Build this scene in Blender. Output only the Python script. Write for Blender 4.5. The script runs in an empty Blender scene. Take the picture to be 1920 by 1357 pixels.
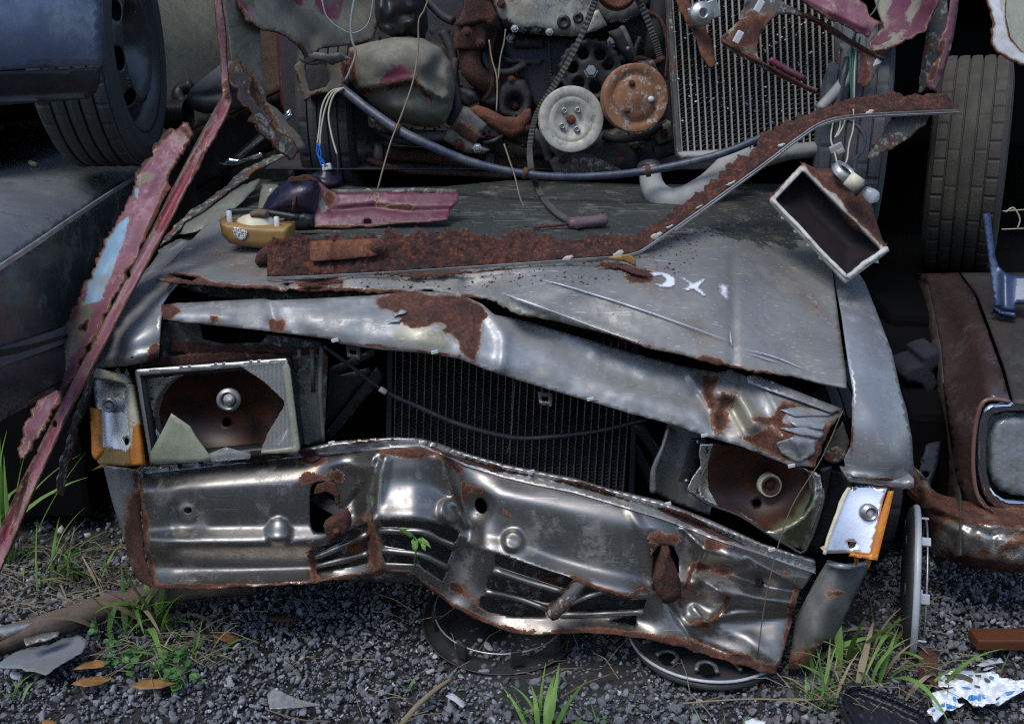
import bpy, math, random
import numpy as np
from mathutils import Vector, Matrix
from mathutils.geometry import delaunay_2d_cdt
random.seed(7); RNG = np.random.default_rng(7)
SC = bpy.context.scene
COL = SC.collection
# ------------------------------------------------------------------ camera
CAM_H = 1.25; PITCH = math.radians(18); FPX = 1867.0
cd = bpy.data.cameras.new("camera"); cam = bpy.data.objects.new("camera", cd); COL.objects.link(cam)
cd.sensor_width = 36; cd.lens = 36 * FPX / 1920; cd.clip_start = .05; cd.clip_end = 2000
cam.location = (0, 0, CAM_H); cam.rotation_euler = (math.pi/2 - PITCH, 0, 0)
SC.camera = cam
# ------------------------------------------------------------------ sky, sun, exposure
SUN_EL, SUN_AZ = 60, 215      # azimuth: degrees clockwise from +Y, the sun stands behind the camera
w = bpy.data.worlds.new("World"); SC.world = w; w.use_nodes = True
nt = w.node_tree; bg = nt.nodes["Background"]
sky = nt.nodes.new("ShaderNodeTexSky"); sky.sky_type = 'NISHITA'; sky.sun_disc = False
sky.sun_elevation = math.radians(SUN_EL); sky.sun_rotation = math.radians(SUN_AZ); sky.dust_density = 0.8; sky.air_density = 1.0
nt.links.new(sky.outputs[0], bg.inputs[0]); bg.inputs[1].default_value = .13
sd = bpy.data.lights.new("sun", 'SUN'); sun = bpy.data.objects.new("sun", sd); COL.objects.link(sun)
sd.energy = 1.2; sd.angle = math.radians(25); sd.color = (1, .97, .93)
_e, _a = math.radians(SUN_EL), math.radians(SUN_AZ)
sun.rotation_euler = Vector((math.sin(_a)*math.cos(_e), math.cos(_a)*math.cos(_e), math.sin(_e))).to_track_quat('Z', 'Y').to_euler()
sun.location = (0, -3, 6)
SC.view_settings.view_transform = 'Standard'; SC.view_settings.look = 'None'
SC.view_settings.exposure = 0.80; SC.view_settings.gamma = 1
SC.render.engine = 'CYCLES'; SC.cycles.use_denoising = False; SC.cycles.filter_width = 1.15; SC.cycles.sample_clamp_indirect = 3; SC.cycles.use_adaptive_sampling = False; SC.cycles.max_bounces = 6
# ------------------------------------------------------------------ helpers: pixels to places
CT, ST = math.cos(PITCH), math.sin(PITCH)
def ray(px, py):
    a = (np.asarray(px, float) - 960) / FPX; b = (678.5 - np.asarray(py, float)) / FPX
    return a, CT + b*ST, -ST + b*CT
def PY(px, py, Y):                      # the point of that line of sight at distance Y
    a, dy, dz = ray(px, py); t = np.asarray(Y, float) / dy
    return np.stack([a*t, dy*t, CAM_H + dz*t], -1)
def PZ(px, py, z):                      # ... at height z
    a, dy, dz = ray(px, py); t = (np.asarray(z, float) - CAM_H) / dz
    return np.stack([a*t, dy*t, CAM_H + dz*t], -1)
def G(px, py, z=0.0): return PZ(px, py, z)
def mpp(py, Y): return float(Y / ray(960, py)[1] / FPX)      # metres per pixel there
WL = {}
def link(o, parent, loc):
    COL.objects.link(o)
    loc = np.asarray(loc, float); WL[o.name] = loc
    if parent is not None:
        o.parent = parent; o.location = loc - WL[parent.name]
    else: o.location = loc
    return o
def tag(o, label=None, cat=None, group=None, kind=None):
    if label: o["label"] = label
    if cat: o["category"] = cat
    if group: o["group"] = group
    if kind: o["kind"] = kind
    return o
def thing(name, loc, label, cat, group=None):
    return tag(link(bpy.data.objects.new(name, None), None, loc), label, cat, group)
def mk(name, V, F, mat, parent=None, smooth=True, attrs=None, thick=0, bevel=0, origin=None, sub=0):
    V = np.asarray(V, float); c = V.mean(0) if origin is None else np.asarray(origin, float)
    if parent is None and origin is None: c = np.array([c[0], c[1], V[:, 2].min()])
    me = bpy.data.meshes.new(name)
    if isinstance(F, np.ndarray):
        n, k = F.shape
        me.vertices.add(len(V)); me.vertices.foreach_set("co", (V - c).ravel())
        me.loops.add(n*k); me.loops.foreach_set("vertex_index", F.ravel().astype(np.int32))
        me.polygons.add(n); me.polygons.foreach_set("loop_start", np.arange(0, n*k, k, dtype=np.int32))
        me.update(calc_edges=True)
    else:
        me.from_pydata((V - c).tolist(), [], [list(f) for f in F]); me.update()
    if smooth: me.polygons.foreach_set("use_smooth", [True]*len(me.polygons))
    for k, v in (attrs or {}).items():
        v = np.asarray(v, float)
        if v.ndim == 2:
            at = me.attributes.new(k, 'FLOAT_VECTOR', 'POINT'); at.data.foreach_set("vector", v.ravel())
        else:
            at = me.attributes.new(k, 'FLOAT', 'POINT'); at.data.foreach_set("value", v)
    me.materials.append(MT[mat] if isinstance(mat, str) else mat)
    o = bpy.data.objects.new(name, me); link(o, parent, c)
    if bevel:
        m = o.modifiers.new("b", 'BEVEL'); m.width = bevel; m.segments = 2; m.limit_method = 'ANGLE'
    if sub:
        m = o.modifiers.new("ss", 'SUBSURF'); m.levels = sub; m.render_levels = sub
    if thick:
        m = o.modifiers.new("s", 'SOLIDIFY'); m.thickness = thick; m.offset = -1; m.use_even_offset = False
    return o
# ---- curves and fields
def crom(P, n=8, closed=False):
    P = np.asarray(P, float); N = len(P)
    if N < 3 and not closed:
        t = np.linspace(0, 1, n+1)[:, None]; return P[0]*(1-t) + P[-1]*t
    if closed: Q = np.vstack([P[-1], P, P[0], P[1]])
    else: Q = np.vstack([2*P[0]-P[1], P, 2*P[-1]-P[-2]])
    out = []
    for i in range(1, len(Q)-2):
        t = np.linspace(0, 1, n, endpoint=False)[:, None]; a, b, c, d = Q[i-1], Q[i], Q[i+1], Q[i+2]
        out.append(.5*((2*b)+(-a+c)*t+(2*a-5*b+4*c-d)*t**2+(-a+3*b-3*c+d)*t**3))
    out = np.vstack(out)
    return out if closed else np.vstack([out, P[-1]])
def inpoly(P, poly):
    x, y = P[:, 0], P[:, 1]; r = np.zeros(len(P), bool); q = np.asarray(poly, float)[:, :2]; n = len(q)
    for i in range(n):
        x1, y1 = q[i]; x2, y2 = q[(i+1) % n]
        c = (y1 > y) != (y2 > y)
        with np.errstate(divide='ignore', invalid='ignore'):
            r ^= c & (x < (x2-x1)*(y-y1)/(y2-y1) + x1)
    return r
def pdist(P, poly, closed=True):
    q = np.asarray(poly, float)[:, :2]; d = np.full(len(P), 1e9); n = len(q)
    for i in range(n if closed else n-1):
        a = q[i]; b = q[(i+1) % n]; ab = b-a; L = (ab**2).sum()+1e-12
        t = np.clip(((P-a)@ab)/L, 0, 1); d = np.minimum(d, np.sqrt(((P-(a+t[:, None]*ab))**2).sum(1)))
    return d
def dens(pts, step):
    """densify an outline; a third number on a point is how ragged the edge is there, in pixels"""
    pts = [(p[0], p[1], p[2] if len(p) > 2 else 0) for p in pts]; out = []
    for i in range(len(pts)):
        a = np.array(pts[i], float); b = np.array(pts[(i+1) % len(pts)], float)
        rag = max(a[2], b[2]) > 0
        st = min(step, 5.0) if rag else step
        n = max(1, int(round(np.hypot(*(b-a)[:2]) / st))); nr = np.array([-(b-a)[1], (b-a)[0]]); nr /= np.hypot(*nr)+1e-9
        for k in range(n):
            p = a + (b-a)*k/n
            if p[2] > 0 and (k or True):
                q = p[None, :2]; f = vnoise(q, 21, 301)[0]*1.1+vnoise(q, 8, 302)[0]*.75+RNG.normal()*.22
                p[:2] += nr*f*p[2]*.9
            out.append(p[:2])
    return np.array(out)
def cdt(outline, holes=(), step=8):
    ol = dens(outline, step); hs = [dens(h, step*.8) for h in holes]
    lo, hi = ol.min(0), ol.max(0)
    gx, gy = np.meshgrid(np.arange(lo[0], hi[0], step), np.arange(lo[1], hi[1], step*.866))
    gx = gx + (np.arange(gx.shape[0]) % 2)[:, None]*step*.5
    g = np.stack([gx.ravel(), gy.ravel()], 1); g += RNG.uniform(-.08, .08, g.shape)*step
    g = g[inpoly(g, ol)]; g = g[pdist(g, ol) > step*.5]
    for h in hs:
        g = g[~inpoly(g, h)]; g = g[pdist(g, h) > step*.45]
    V = [ol]; E = []; k = 0
    for c in [ol]+hs:
        n = len(c); E += [(k+i, k+(i+1) % n) for i in range(n)]; k += n
    allv = np.vstack([ol]+hs+[g])
    r = delaunay_2d_cdt([Vector(p) for p in allv.tolist()], E, [], 0, 1e-4)
    P = np.array([tuple(v) for v in r[0]]); T = np.array([f for f in r[2] if len(f) == 3])
    c = P[T].mean(1); ok = inpoly(c, ol)
    for h in hs: ok &= ~inpoly(c, h)
    T = T[ok]; used = np.unique(T); m = np.full(len(P), -1); m[used] = np.arange(len(used))
    return P[used], m[T], [ol]+hs
def rbf(pts, smooth=0.0):
    """thin plate through (px, py, value)"""
    A = np.array(pts, float); X = A[:, :2]/300; n = len(X)
    def U(r2): return r2*np.log(r2+1e-9)*.5
    K = U(((X[:, None]-X[None])**2).sum(-1)) + np.eye(n)*smooth
    Pm = np.hstack([np.ones((n, 1)), X]); L = np.zeros((n+3, n+3)); L[:n, :n] = K; L[:n, n:] = Pm; L[n:, :n] = Pm.T
    wt = np.linalg.solve(L, np.concatenate([A[:, 2], np.zeros(3)]))
    def f(P):
        Q = np.asarray(P, float)[:, :2]/300
        return U(((Q[:, None]-X[None])**2).sum(-1))@wt[:n] + wt[n] + Q@wt[n+1:]
    return f
def herm(xs, ys, x):
    """monotone cubic, rows independent: xs (n,k) or (k,), ys (n,k), x (n,)"""
    xs = np.asarray(xs, float); ys = np.asarray(ys, float)
    if xs.ndim == 1: xs = np.broadcast_to(xs, (len(x), len(xs)))
    if ys.ndim == 1: ys = np.broadcast_to(ys, (len(x), len(ys)))
    h = np.diff(xs, axis=1); h = np.where(np.abs(h) < 1e-6, 1e-6, h); d = np.diff(ys, axis=1)/h
    m = np.zeros_like(ys); m[:, 0] = d[:, 0]; m[:, -1] = d[:, -1]
    a, b = d[:, :-1], d[:, 1:]; s = a*b > 0
    m[:, 1:-1] = np.where(s, 2*a*b/np.where(s, a+b, 1), 0)
    i = np.clip((x[:, None] >= xs[:, 1:-1]).sum(1), 0, xs.shape[1]-2); r = np.arange(len(x))
    hh = h[r, i]; t = np.clip((x-xs[r, i])/hh, -.3, 1.3); y0, y1 = ys[r, i], ys[r, i+1]; m0, m1 = m[r, i]*hh, m[r, i+1]*hh
    return (2*t**3-3*t**2+1)*y0+(t**3-2*t**2+t)*m0+(-2*t**3+3*t**2)*y1+(t**3-t**2)*m1
def loft(st):
    """stations [(px, [(py, Y), ...]), ...] with the same rows each"""
    xs = np.array([s[0] for s in st], float); R = np.array([s[1] for s in st], float)
    def f(P):
        x = np.clip(P[:, 0], xs[0], xs[-1])
        rows = np.stack([herm(xs, R[:, j, 0], x) for j in range(R.shape[1])], 1)
        vals = np.stack([herm(xs, R[:, j, 1], x) for j in range(R.shape[1])], 1)
        return herm(rows, vals, P[:, 1])
    return f
def vnoise(P, s, seed=0):
    """smooth 2D noise in about -1..1"""
    r = np.random.default_rng(seed); T = r.uniform(-1, 1, (64, 64)); q = P[:, :2]/s + 1000
    i = np.floor(q).astype(int); f = q-i; f = f*f*(3-2*f); i %= 64; j = (i+1) % 64
    a = T[i[:, 0], i[:, 1]]*(1-f[:, 0])+T[j[:, 0], i[:, 1]]*f[:, 0]; b = T[i[:, 0], j[:, 1]]*(1-f[:, 0])+T[j[:, 0], j[:, 1]]*f[:, 0]
    return a*(1-f[:, 1])+b*f[:, 1]
def bump(cx, cy, rx, ry, h, ang=0, p=2):
    c, s = math.cos(math.radians(ang)), math.sin(math.radians(ang))
    def f(P):
        x, y = P[:, 0]-cx, P[:, 1]-cy; u, v = (x*c+y*s)/rx, (-x*s+y*c)/ry
        return -h*np.exp(-(u*u+v*v)**(p/2))
    return f
def dome(cx, cy, r, h):
    return lambda P: -h*np.sqrt(np.clip(1-((P[:, 0]-cx)**2+(P[:, 1]-cy)**2)/r**2, 0, 1))
def ridge(line, wd, h, sharp=False):
    def f(P):
        d = pdist(P, line, False)/wd
        return -h*(np.clip(1-d, 0, 1) if sharp else np.exp(-d*d))
    return f
def add(*fs):
    return lambda P: sum(f(P) for f in fs)
def flat(v): return lambda P: np.full(len(P), float(v))
def masks_of(P, masks):
    at = {}
    for k, polys in (masks or {}).items():
        v = np.zeros(len(P))
        for it in polys:
            if callable(it): v = np.maximum(v, it(P)); continue
            poly, soft = it
            sdv = pdist(P, poly); sdv = np.where(inpoly(P, poly), sdv, -sdv)
            v = np.maximum(v, np.clip(.5+sdv/(4.5*soft), 0, 1))
        at[k] = v
    return at
def near(line, wd, closed=False):        # mask: high along a line
    return lambda P: np.clip((.92-pdist(P, line, closed)/(2.6*wd))*(.86+.42*vnoise(P, 34, 77)), 0, 1)
def sheet(name, outline, field, mat, parent, holes=(), step=8, thick=.0012, masks=None, edge=0, mode='Y', off=0, smooth=True):
    P, T, loops = cdt(outline, holes, step)
    D = field(P)
    W = PY(P[:, 0], P[:, 1], D-off) if mode == 'Y' else PZ(P[:, 0], P[:, 1], D+off)
    n = np.cross(W[T[:, 1]]-W[T[:, 0]], W[T[:, 2]]-W[T[:, 0]]); v = np.array([0, 0, CAM_H])-W[T].mean(1)
    if (n*v).sum() < 0: T = T[:, ::-1]
    at = masks_of(P, masks)
    if edge:
        d = np.min([pdist(P, l) for l in loops], 0); at['edge'] = np.clip(1-d/edge, 0, 1)
    return mk(name, W, np.ascontiguousarray(T), mat, parent, smooth, at, thick)
def lump(name, outline, Y, bulge, wd, depth, mat, parent, step=8, masks=None, extra=None, holes=(), lean=0.0, edge=0):
    """a solid with that outline: rounded front, walls running back by depth"""
    P, T, loops = cdt(outline, holes, step)
    d = np.min([pdist(P, l) for l in loops], 0); u = np.clip(d/wd, 0, 1)
    base = Y(P) if callable(Y) else np.full(len(P), float(Y))
    D = base-bulge*np.sqrt(np.clip(1-(1-u)**2, 0, 1))
    if extra: D = D+extra(P)
    W = PY(P[:, 0], P[:, 1], D)
    n = np.cross(W[T[:, 1]]-W[T[:, 0]], W[T[:, 2]]-W[T[:, 0]])
    if (n*(np.array([0, 0, CAM_H])-W[T].mean(1))).sum() < 0: T = T[:, ::-1]
    # rim walls
    e = {}
    for t in T:
        for i in range(3):
            a, b = int(t[i]), int(t[(i+1) % 3])
            if (b, a) in e: del e[(b, a)]
            else: e[(a, b)] = 1
    W2 = [tuple(p) for p in W]; F = [tuple(t) for t in T]; mp = {}
    c = W.mean(0); at = masks_of(P, masks)
    if edge: at['edge'] = np.clip(1-d/edge, 0, 1)
    src = list(range(len(W)))
    def back(i):
        if i not in mp:
            mp[i] = len(W2); p = W[i].copy(); p[1] += depth; p[2] += lean*depth; W2.append(tuple(p)); src.append(i)
        return mp[i]
    for (a, b) in e: F.append((b, a, back(a), back(b)))
    at = {k: v[src] for k, v in at.items()}
    return mk(name, W2, F, mat, parent, True, at)
# ---- solid primitives
def frames(P):
    P = np.asarray(P, float); t = np.gradient(P, axis=0); t /= np.linalg.norm(t, axis=1)[:, None]+1e-12
    u = np.cross(t[0], [0, 0, 1.]);
    if np.linalg.norm(u) < 1e-3: u = np.cross(t[0], [1., 0, 0])
    u /= np.linalg.norm(u); U = []
    for k in range(len(P)):
        u = u-t[k]*(u@t[k]); u /= np.linalg.norm(u)+1e-12; U.append(u)
    U = np.array(U); return t, U, np.cross(t, U)
def tube(name, pts, r, mat, parent=None, n=8, smooth=6, cap=True, attrs=None, wob=0):
    pts = np.asarray(pts, float); rr = np.full(len(pts), r, float) if np.isscalar(r) else np.asarray(r, float)
    if smooth and len(pts) > 2:
        Q = crom(np.hstack([pts, rr[:, None]]), smooth); pts, rr = Q[:, :3], Q[:, 3]
    t, U, B = frames(pts); th = np.linspace(0, 2*np.pi, n, endpoint=False)
    V = (pts[:, None]+rr[:, None, None]*(np.cos(th)[None, :, None]*U[:, None]+np.sin(th)[None, :, None]*B[:, None]))
    if wob: V = V+RNG.normal(0, wob, V.shape)
    V = V.reshape(-1, 3); F = []
    for i in range(len(pts)-1):
        for j in range(n):
            k = (j+1) % n; F.append((i*n+j, i*n+k, (i+1)*n+k, (i+1)*n+j))
    if cap: F += [tuple(range(n))[::-1], tuple((len(pts)-1)*n+j for j in range(n))]
    return mk(name, V, F, mat, parent)
def ribbon(name, pts, wd, th, mat, parent=None, side=None, smooth=6, teeth=0):
    """flat strip: width along side, thickness th; teeth on the back face"""
    pts = np.asarray(pts, float)
    if smooth and len(pts) > 2: pts = crom(pts, smooth)
    t = np.gradient(pts, axis=0); t /= np.linalg.norm(t, axis=1)[:, None]+1e-12
    S = np.broadcast_to(np.asarray(side, float), pts.shape).copy(); S -= t*(S*t).sum(1)[:, None]; S /= np.linalg.norm(S, axis=1)[:, None]
    Nn = np.cross(t, S); V = []; F = []
    for i in range(len(pts)):
        k = th*(1.0 if not teeth or (i//1) % 2 else 1+teeth)
        for a, b in ((-1, -1), (1, -1), (1, 1), (-1, 1)):
            V.append(pts[i]+S[i]*wd*.5*a+Nn[i]*(k if b > 0 else 0))
    for i in range(len(pts)-1):
        for j in range(4):
            k = (j+1) % 4; F.append((i*4+j, i*4+k, i*4+4+k, i*4+4+j))
    F += [(3, 2, 1, 0), tuple(len(V)-4+j for j in range(4))]
    return mk(name, V, F, mat, parent, smooth=False)
def basis(axis, up=(0, 0, 1)):
    a = np.asarray(axis, float); a /= np.linalg.norm(a); u = np.cross(up, a)
    if np.linalg.norm(u) < 1e-3: u = np.cross((0, 1, 0), a)
    u /= np.linalg.norm(u); return a, u, np.cross(a, u)
def lathe(name, prof, c, axis, mat, parent=None, n=40, smooth=True, rad=None, arc=None, closed=False, thick=0):
    """prof [(along axis, radius)]"""
    a, u, v = basis(axis); c = np.asarray(c, float)
    th = np.linspace(0, 2*np.pi, n, endpoint=False) if arc is None else np.linspace(arc[0], arc[1], n)
    V = []; F = []; m = len(prof)
    for j, t in enumerate(th):
        for i, (h, r) in enumerate(prof):
            rr = r if rad is None else rad(i, j, r); V.append(c+a*h+(u*math.cos(t)+v*math.sin(t))*rr)
    for j in range(n if arc is None else n-1):
        k = (j+1) % n
        for i in range(m-1): F.append((j*m+i, j*m+i+1, k*m+i+1, k*m+i))
        if closed: F.append((j*m+m-1, j*m, k*m, k*m+m-1))
    return mk(name, V, F, mat, parent, smooth, thick=thick)
def box(name, c, s, mat, parent=None, rot=None, bevel=.003, axes=None):
    c = np.asarray(c, float); s = np.asarray(s, float)/2
    q = np.array([(x, y, z) for z in (-1, 1) for y in (-1, 1) for x in (-1, 1)], float)*s
    if axes is not None: q = q@np.asarray(axes, float)
    elif rot is not None: q = q@np.array(Matrix.Rotation(rot[0], 3, 'X').to_3x3()@Matrix.Rotation(rot[1], 3, 'Y').to_3x3()@Matrix.Rotation(rot[2], 3, 'Z').to_3x3())
    F = [(0, 2, 3, 1), (4, 5, 7, 6), (0, 1, 5, 4), (2, 6, 7, 3), (0, 4, 6, 2), (1, 3, 7, 5)]
    return mk(name, c+q, F, mat, parent, False, bevel=bevel)
def strip(pts, wd):                      # outline of a thin stroke in pixels
    p = np.asarray(pts, float); t = np.gradient(p, axis=0); t /= np.linalg.norm(t, axis=1)[:, None]+1e-9
    nr = np.stack([-t[:, 1], t[:, 0]], 1); k = np.sin(np.linspace(.12, np.pi-.12, len(p)))[:, None]
    return np.vstack([p+nr*wd*.5*k, (p-nr*wd*.5*k)[::-1]]).tolist()
def ell(cx, cy, rx, ry, n=18, ang=0):
    t = np.linspace(0, 2*np.pi, n, endpoint=False); a = math.radians(ang)
    x, y = rx*np.cos(t), ry*np.sin(t)
    return np.stack([cx+x*math.cos(a)-y*math.sin(a), cy+x*math.sin(a)+y*math.cos(a)], 1).tolist()
def pts3(l):                              # [(px, py, Y)] to places
    return np.array([PY(*p) for p in l])
def rrect(pts, r=.15, n=4):
    """quad with rounded corners"""
    P = np.asarray(pts, float); out = []
    for i in range(len(P)):
        a, b, c = P[i-1], P[i], P[(i+1) % len(P)]; p = b+(a-b)*r; q = b+(c-b)*r
        for t in np.linspace(0, 1, n): out.append(((1-t)**2*p+2*t*(1-t)*b+t*t*q).tolist())
    return out
# ------------------------------------------------------------------ materials
MT = {}
class NB:
    def __init__(s, name):
        s.m = bpy.data.materials.new(name); s.m.use_nodes = True; s.t = s.m.node_tree
        s.b = s.t.nodes["Principled BSDF"]; MT[name] = s.m
    def n(s, ty, ins=None, **kw):
        x = s.t.nodes.new("ShaderNode"+ty)
        for k, v in kw.items(): setattr(x, k, v)
        for k, v in (ins or {}).items(): s.put(x.inputs[k], v)
        return x
    def put(s, i, v):
        if hasattr(v, "links") or hasattr(v, "is_output"): s.t.links.new(v, i)
        else:
            if i.type == 'RGBA' and len(v) == 3: v = (*v, 1)
            i.default_value = v
    def co(s): return s.n("TexCoord").outputs["Object"]
    def noise(s, sc, det=6, rough=.6, co=None, dist=0):
        return s.n("TexNoise", {"Vector": co or s.co(), "Scale": sc, "Detail": det, "Roughness": rough, "Distortion": dist}).outputs[0]
    def math(s, op, a, b=0.0, c=0.0, clamp=False):
        x = s.n("Math", operation=op, use_clamp=clamp); s.put(x.inputs[0], a); s.put(x.inputs[1], b)
        if op in ('MULTIPLY_ADD',): s.put(x.inputs[2], c)
        return x.outputs[0]
    def ramp(s, f, st):
        x = s.n("ValToRGB", {0: f}); e = x.color_ramp.elements
        while len(e) < len(st): e.new(.5)
        for i, (p, c) in enumerate(st): e[i].position = p; e[i].color = (*c, 1) if len(c) == 3 else c
        return x.outputs[0]
    def step(s, f, lo, hi):
        x = s.n("MapRange", {0: f, 1: lo, 2: hi, 3: 0.0, 4: 1.0}, interpolation_type='SMOOTHSTEP'); return x.outputs[0]
    def mix(s, f, a, b):
        x = s.n("Mix", data_type='RGBA'); s.put(x.inputs[0], f); s.put(x.inputs[6], a); s.put(x.inputs[7], b); return x.outputs[2]
    def mixf(s, f, a, b):
        x = s.n("Mix", data_type='FLOAT'); s.put(x.inputs[0], f); s.put(x.inputs[2], a); s.put(x.inputs[3], b); return x.outputs[0]
    def att(s, name): return s.n("Attribute", attribute_name=name).outputs["Fac"]
RUSTC = [(.15, (.020, .010, .008)), (.42, (.065, .024, .016)), (.65, (.12, .042, .023)), (.92, (.24, .095, .040))]
def paint(name, c1, c2=None, bd=.006, rough=.45, metal=0.0, ns=6, rust=0.0, dirt=.25, dirtc=(.06, .05, .04), bump=.04, bs=90, coat=0.0,
          bare=(.35, .34, .30), rustc=None, spot=0.0, spotc=(.6, .6, .58), rb=.5, rr=.92, ds=5, alt=None, rscale=22, fine=.5, wear=.6, scratch=0.0):
    b = NB(name); co = b.co(); c2 = c2 or tuple(x*.7 for x in c1)
    M = lambda a, k: b.math('MULTIPLY', a, k)
    A = lambda a, k: b.math('ADD', a, k)
    nA = b.noise(ns, 5, .65, co); nM = b.noise(13, 9, .72, co); nF = b.noise(55, 7, .75, co); nX = b.noise(170, 5, .75, co)
    col = b.mix(b.step(nA, .38, .62), c1, c2)
    # chalky faded patches, then mid-size blotches and fine mottle
    fade = M(b.step(nM, .53, .66), .55*wear); col = b.mix(fade, col, tuple(min(.8, x*1.35+.035) for x in c1))
    col = b.mix(M(b.step(nF, .42, .64), fine), col, tuple(x*.5 for x in c1))
    rgh = b.mixf(nA, rough*.8, rough*1.2); rgh = b.mixf(fade, rgh, .6); rgh = b.mixf(M(b.step(nF, .42, .6), fine), rgh, min(1, rough*1.7))
    fa = None
    if alt:
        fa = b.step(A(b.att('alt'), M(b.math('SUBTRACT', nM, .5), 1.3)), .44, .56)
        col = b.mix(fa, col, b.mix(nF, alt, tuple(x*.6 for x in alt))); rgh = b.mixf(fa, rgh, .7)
    fb = b.step(A(b.att('bare'), M(b.math('SUBTRACT', nF, .5), 1.0)), .45, .55)
    col = b.mix(fb, col, b.mix(nM, bare, tuple(x*.55 for x in bare)))
    # dirt: stains in islands and thin runs down the sheet
    mp = b.n("Mapping", {"Vector": co, "Scale": (34, 34, 2.6)}).outputs[0]
    run = M(b.step(b.noise(1, 5, .65, mp), .52, .66), b.step(nA, .40, .60))
    isl = b.step(A(M(nM, .75), M(nX, .25)), .52, .60)
    fd = b.math('MINIMUM', A(M(isl, dirt*1.8), M(run, dirt*1.2*wear)), .92)
    col = b.mix(fd, col, b.mix(nF, dirtc, tuple(x*1.7 for x in dirtc)))
    if scratch:
        for k, (rz, sc_) in enumerate(((.35, (5, 240, 240)), (-.5, (4, 300, 300)))):
            ms = b.n("Mapping", {"Vector": co, "Rotation": (.1, rz, .2*k), "Scale": sc_}).outputs[0]
            fs = M(b.step(b.noise(1, 2, .5, ms), .68, .73), scratch); col = b.mix(fs, col, (.62, .62, .61))
    if spot:
        fs = M(b.step(nX, .66, .70), b.step(nM, .44, .54)); col = b.mix(M(fs, spot), col, spotc)
    ra = b.math('MAXIMUM', b.att('rust'), M(b.att('edge'), .8))
    rn = A(M(b.math('SUBTRACT', b.noise(rscale, 8, .68, co), .5), 1.1), M(b.math('SUBTRACT', nX, .5), .6))
    v = A(ra, rn)
    if rust: v = b.math('MAXIMUM', v, A(b.noise(rscale*.45, 9, .72, co), rust-.35))
    fr = b.step(v, .475, .525)
    halo = M(b.step(A(ra, M(rn, .35)), .08, .5), .75)
    col = b.mix(halo, col, b.mix(.62, col, (.17, .085, .040)))
    R = rustc or RUSTC
    rm = A(M(b.math('SUBTRACT', A(M(nX, .5), M(nF, .5)), .5), 2.4), .5)
    rc = b.ramp(rm, R)
    rc = b.mix(M(b.step(nM, .46, .60), .55), rc, R[0][1])                              # black scale
    rc = b.mix(M(b.math('SUBTRACT', 1.0, b.step(v, .50, .66)), .75), rc, tuple(x*1.15 for x in R[3][1]))   # orange where it thins out
    rc = b.mix(M(b.step(b.noise(80, 4, .6, co), .64, .68), .5), rc, (.10, .098, .10))   # bare flecks
    chip = M(b.step(v, .40, .455), b.math('SUBTRACT', 1.0, b.step(v, .455, .50)))
    col = b.mix(M(chip, b.step(nF, .45, .6)), col, (.42, .40, .35))
    col = b.mix(fr, col, rc)
    b.put(b.b.inputs["Base Color"], col)
    b.put(b.b.inputs["Roughness"], b.mixf(fr, b.mixf(fd, rgh, .8), rr))
    b.put(b.b.inputs["Metallic"], M(b.math('SUBTRACT', 1.0, fr), b.mixf(fd, b.mixf(fade, metal, metal*.4), metal*.1)))
    if coat: b.put(b.b.inputs["Coat Weight"], M(M(b.math('SUBTRACT', 1.0, fr), b.math('SUBTRACT', 1.0, fd)), coat)); b.b.inputs["Coat Roughness"].default_value = .12
    h = A(M(b.noise(bs, 4, .6, co), bump), M(fr, A(M(A(nX, nF), rb*.6), .12)))
    h = A(h, M(isl, .03*dirt))
    b.put(b.b.inputs["Normal"], b.n("Bump", {"Height": h, "Strength": .6, "Distance": bd}).outputs[0])
    return b.m
def plain(name, c, rough=.5, metal=0, var=.3, ns=20, bump=.1, bs=120, trans=0, alpha=1, coat=0, ior=1.45, dirt=0, dirtc=(.05, .045, .04)):
    b = NB(name); co = b.co()
    col = b.mix(b.noise(ns, 6, .6, co), tuple(min(1, x*(1+var)) for x in c), tuple(x*(1-var) for x in c))
    if dirt: col = b.mix(b.math('MULTIPLY', b.step(b.noise(ns*.6, 8, .7, co), .4, .65), dirt), col, dirtc)
    b.put(b.b.inputs["Base Color"], col); b.put(b.b.inputs["Metallic"], float(metal))
    b.put(b.b.inputs["Roughness"], b.mixf(b.noise(ns*2, 4, .6, co), max(.02, rough*.75), min(1, rough*1.25)))
    b.b.inputs["Transmission Weight"].default_value = trans; b.b.inputs["Alpha"].default_value = alpha
    b.b.inputs["IOR"].default_value = ior; b.b.inputs["Coat Weight"].default_value = coat
    if bump: b.put(b.b.inputs["Normal"], b.n("Bump", {"Height": b.noise(bs, 6, .65, co), "Strength": min(1, bump*4), "Distance": .003}).outputs[0])
    return b.m
paint('grey_paint', (.33, .335, .34), (.26, .265, .27), rough=.34, metal=.38, fine=.25, ns=4, dirt=.14, dirtc=(.12, .105, .08), bump=.012, bs=200, coat=.2, spot=.7, scratch=.5, wear=.8)
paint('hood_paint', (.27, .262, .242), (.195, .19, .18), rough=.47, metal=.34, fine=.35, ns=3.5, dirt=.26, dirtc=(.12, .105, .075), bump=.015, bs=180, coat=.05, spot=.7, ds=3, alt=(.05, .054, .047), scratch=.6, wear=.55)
paint('hood_grime', (.045, .05, .045), (.09, .095, .085), rough=.6, metal=.2, ns=5, dirt=.6, dirtc=(.02, .02, .018), bump=.12, bs=150, spot=.8, spotc=(.3, .3, .28))
paint('nose_paint', (.38, .385, .385), (.26, .26, .25), rough=.42, metal=.4, fine=.4, ns=6, dirt=.24, dirtc=(.17, .16, .10), bump=.03, bs=120, bare=(.42, .40, .31), spot=.3, scratch=.5, wear=.8)
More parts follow.
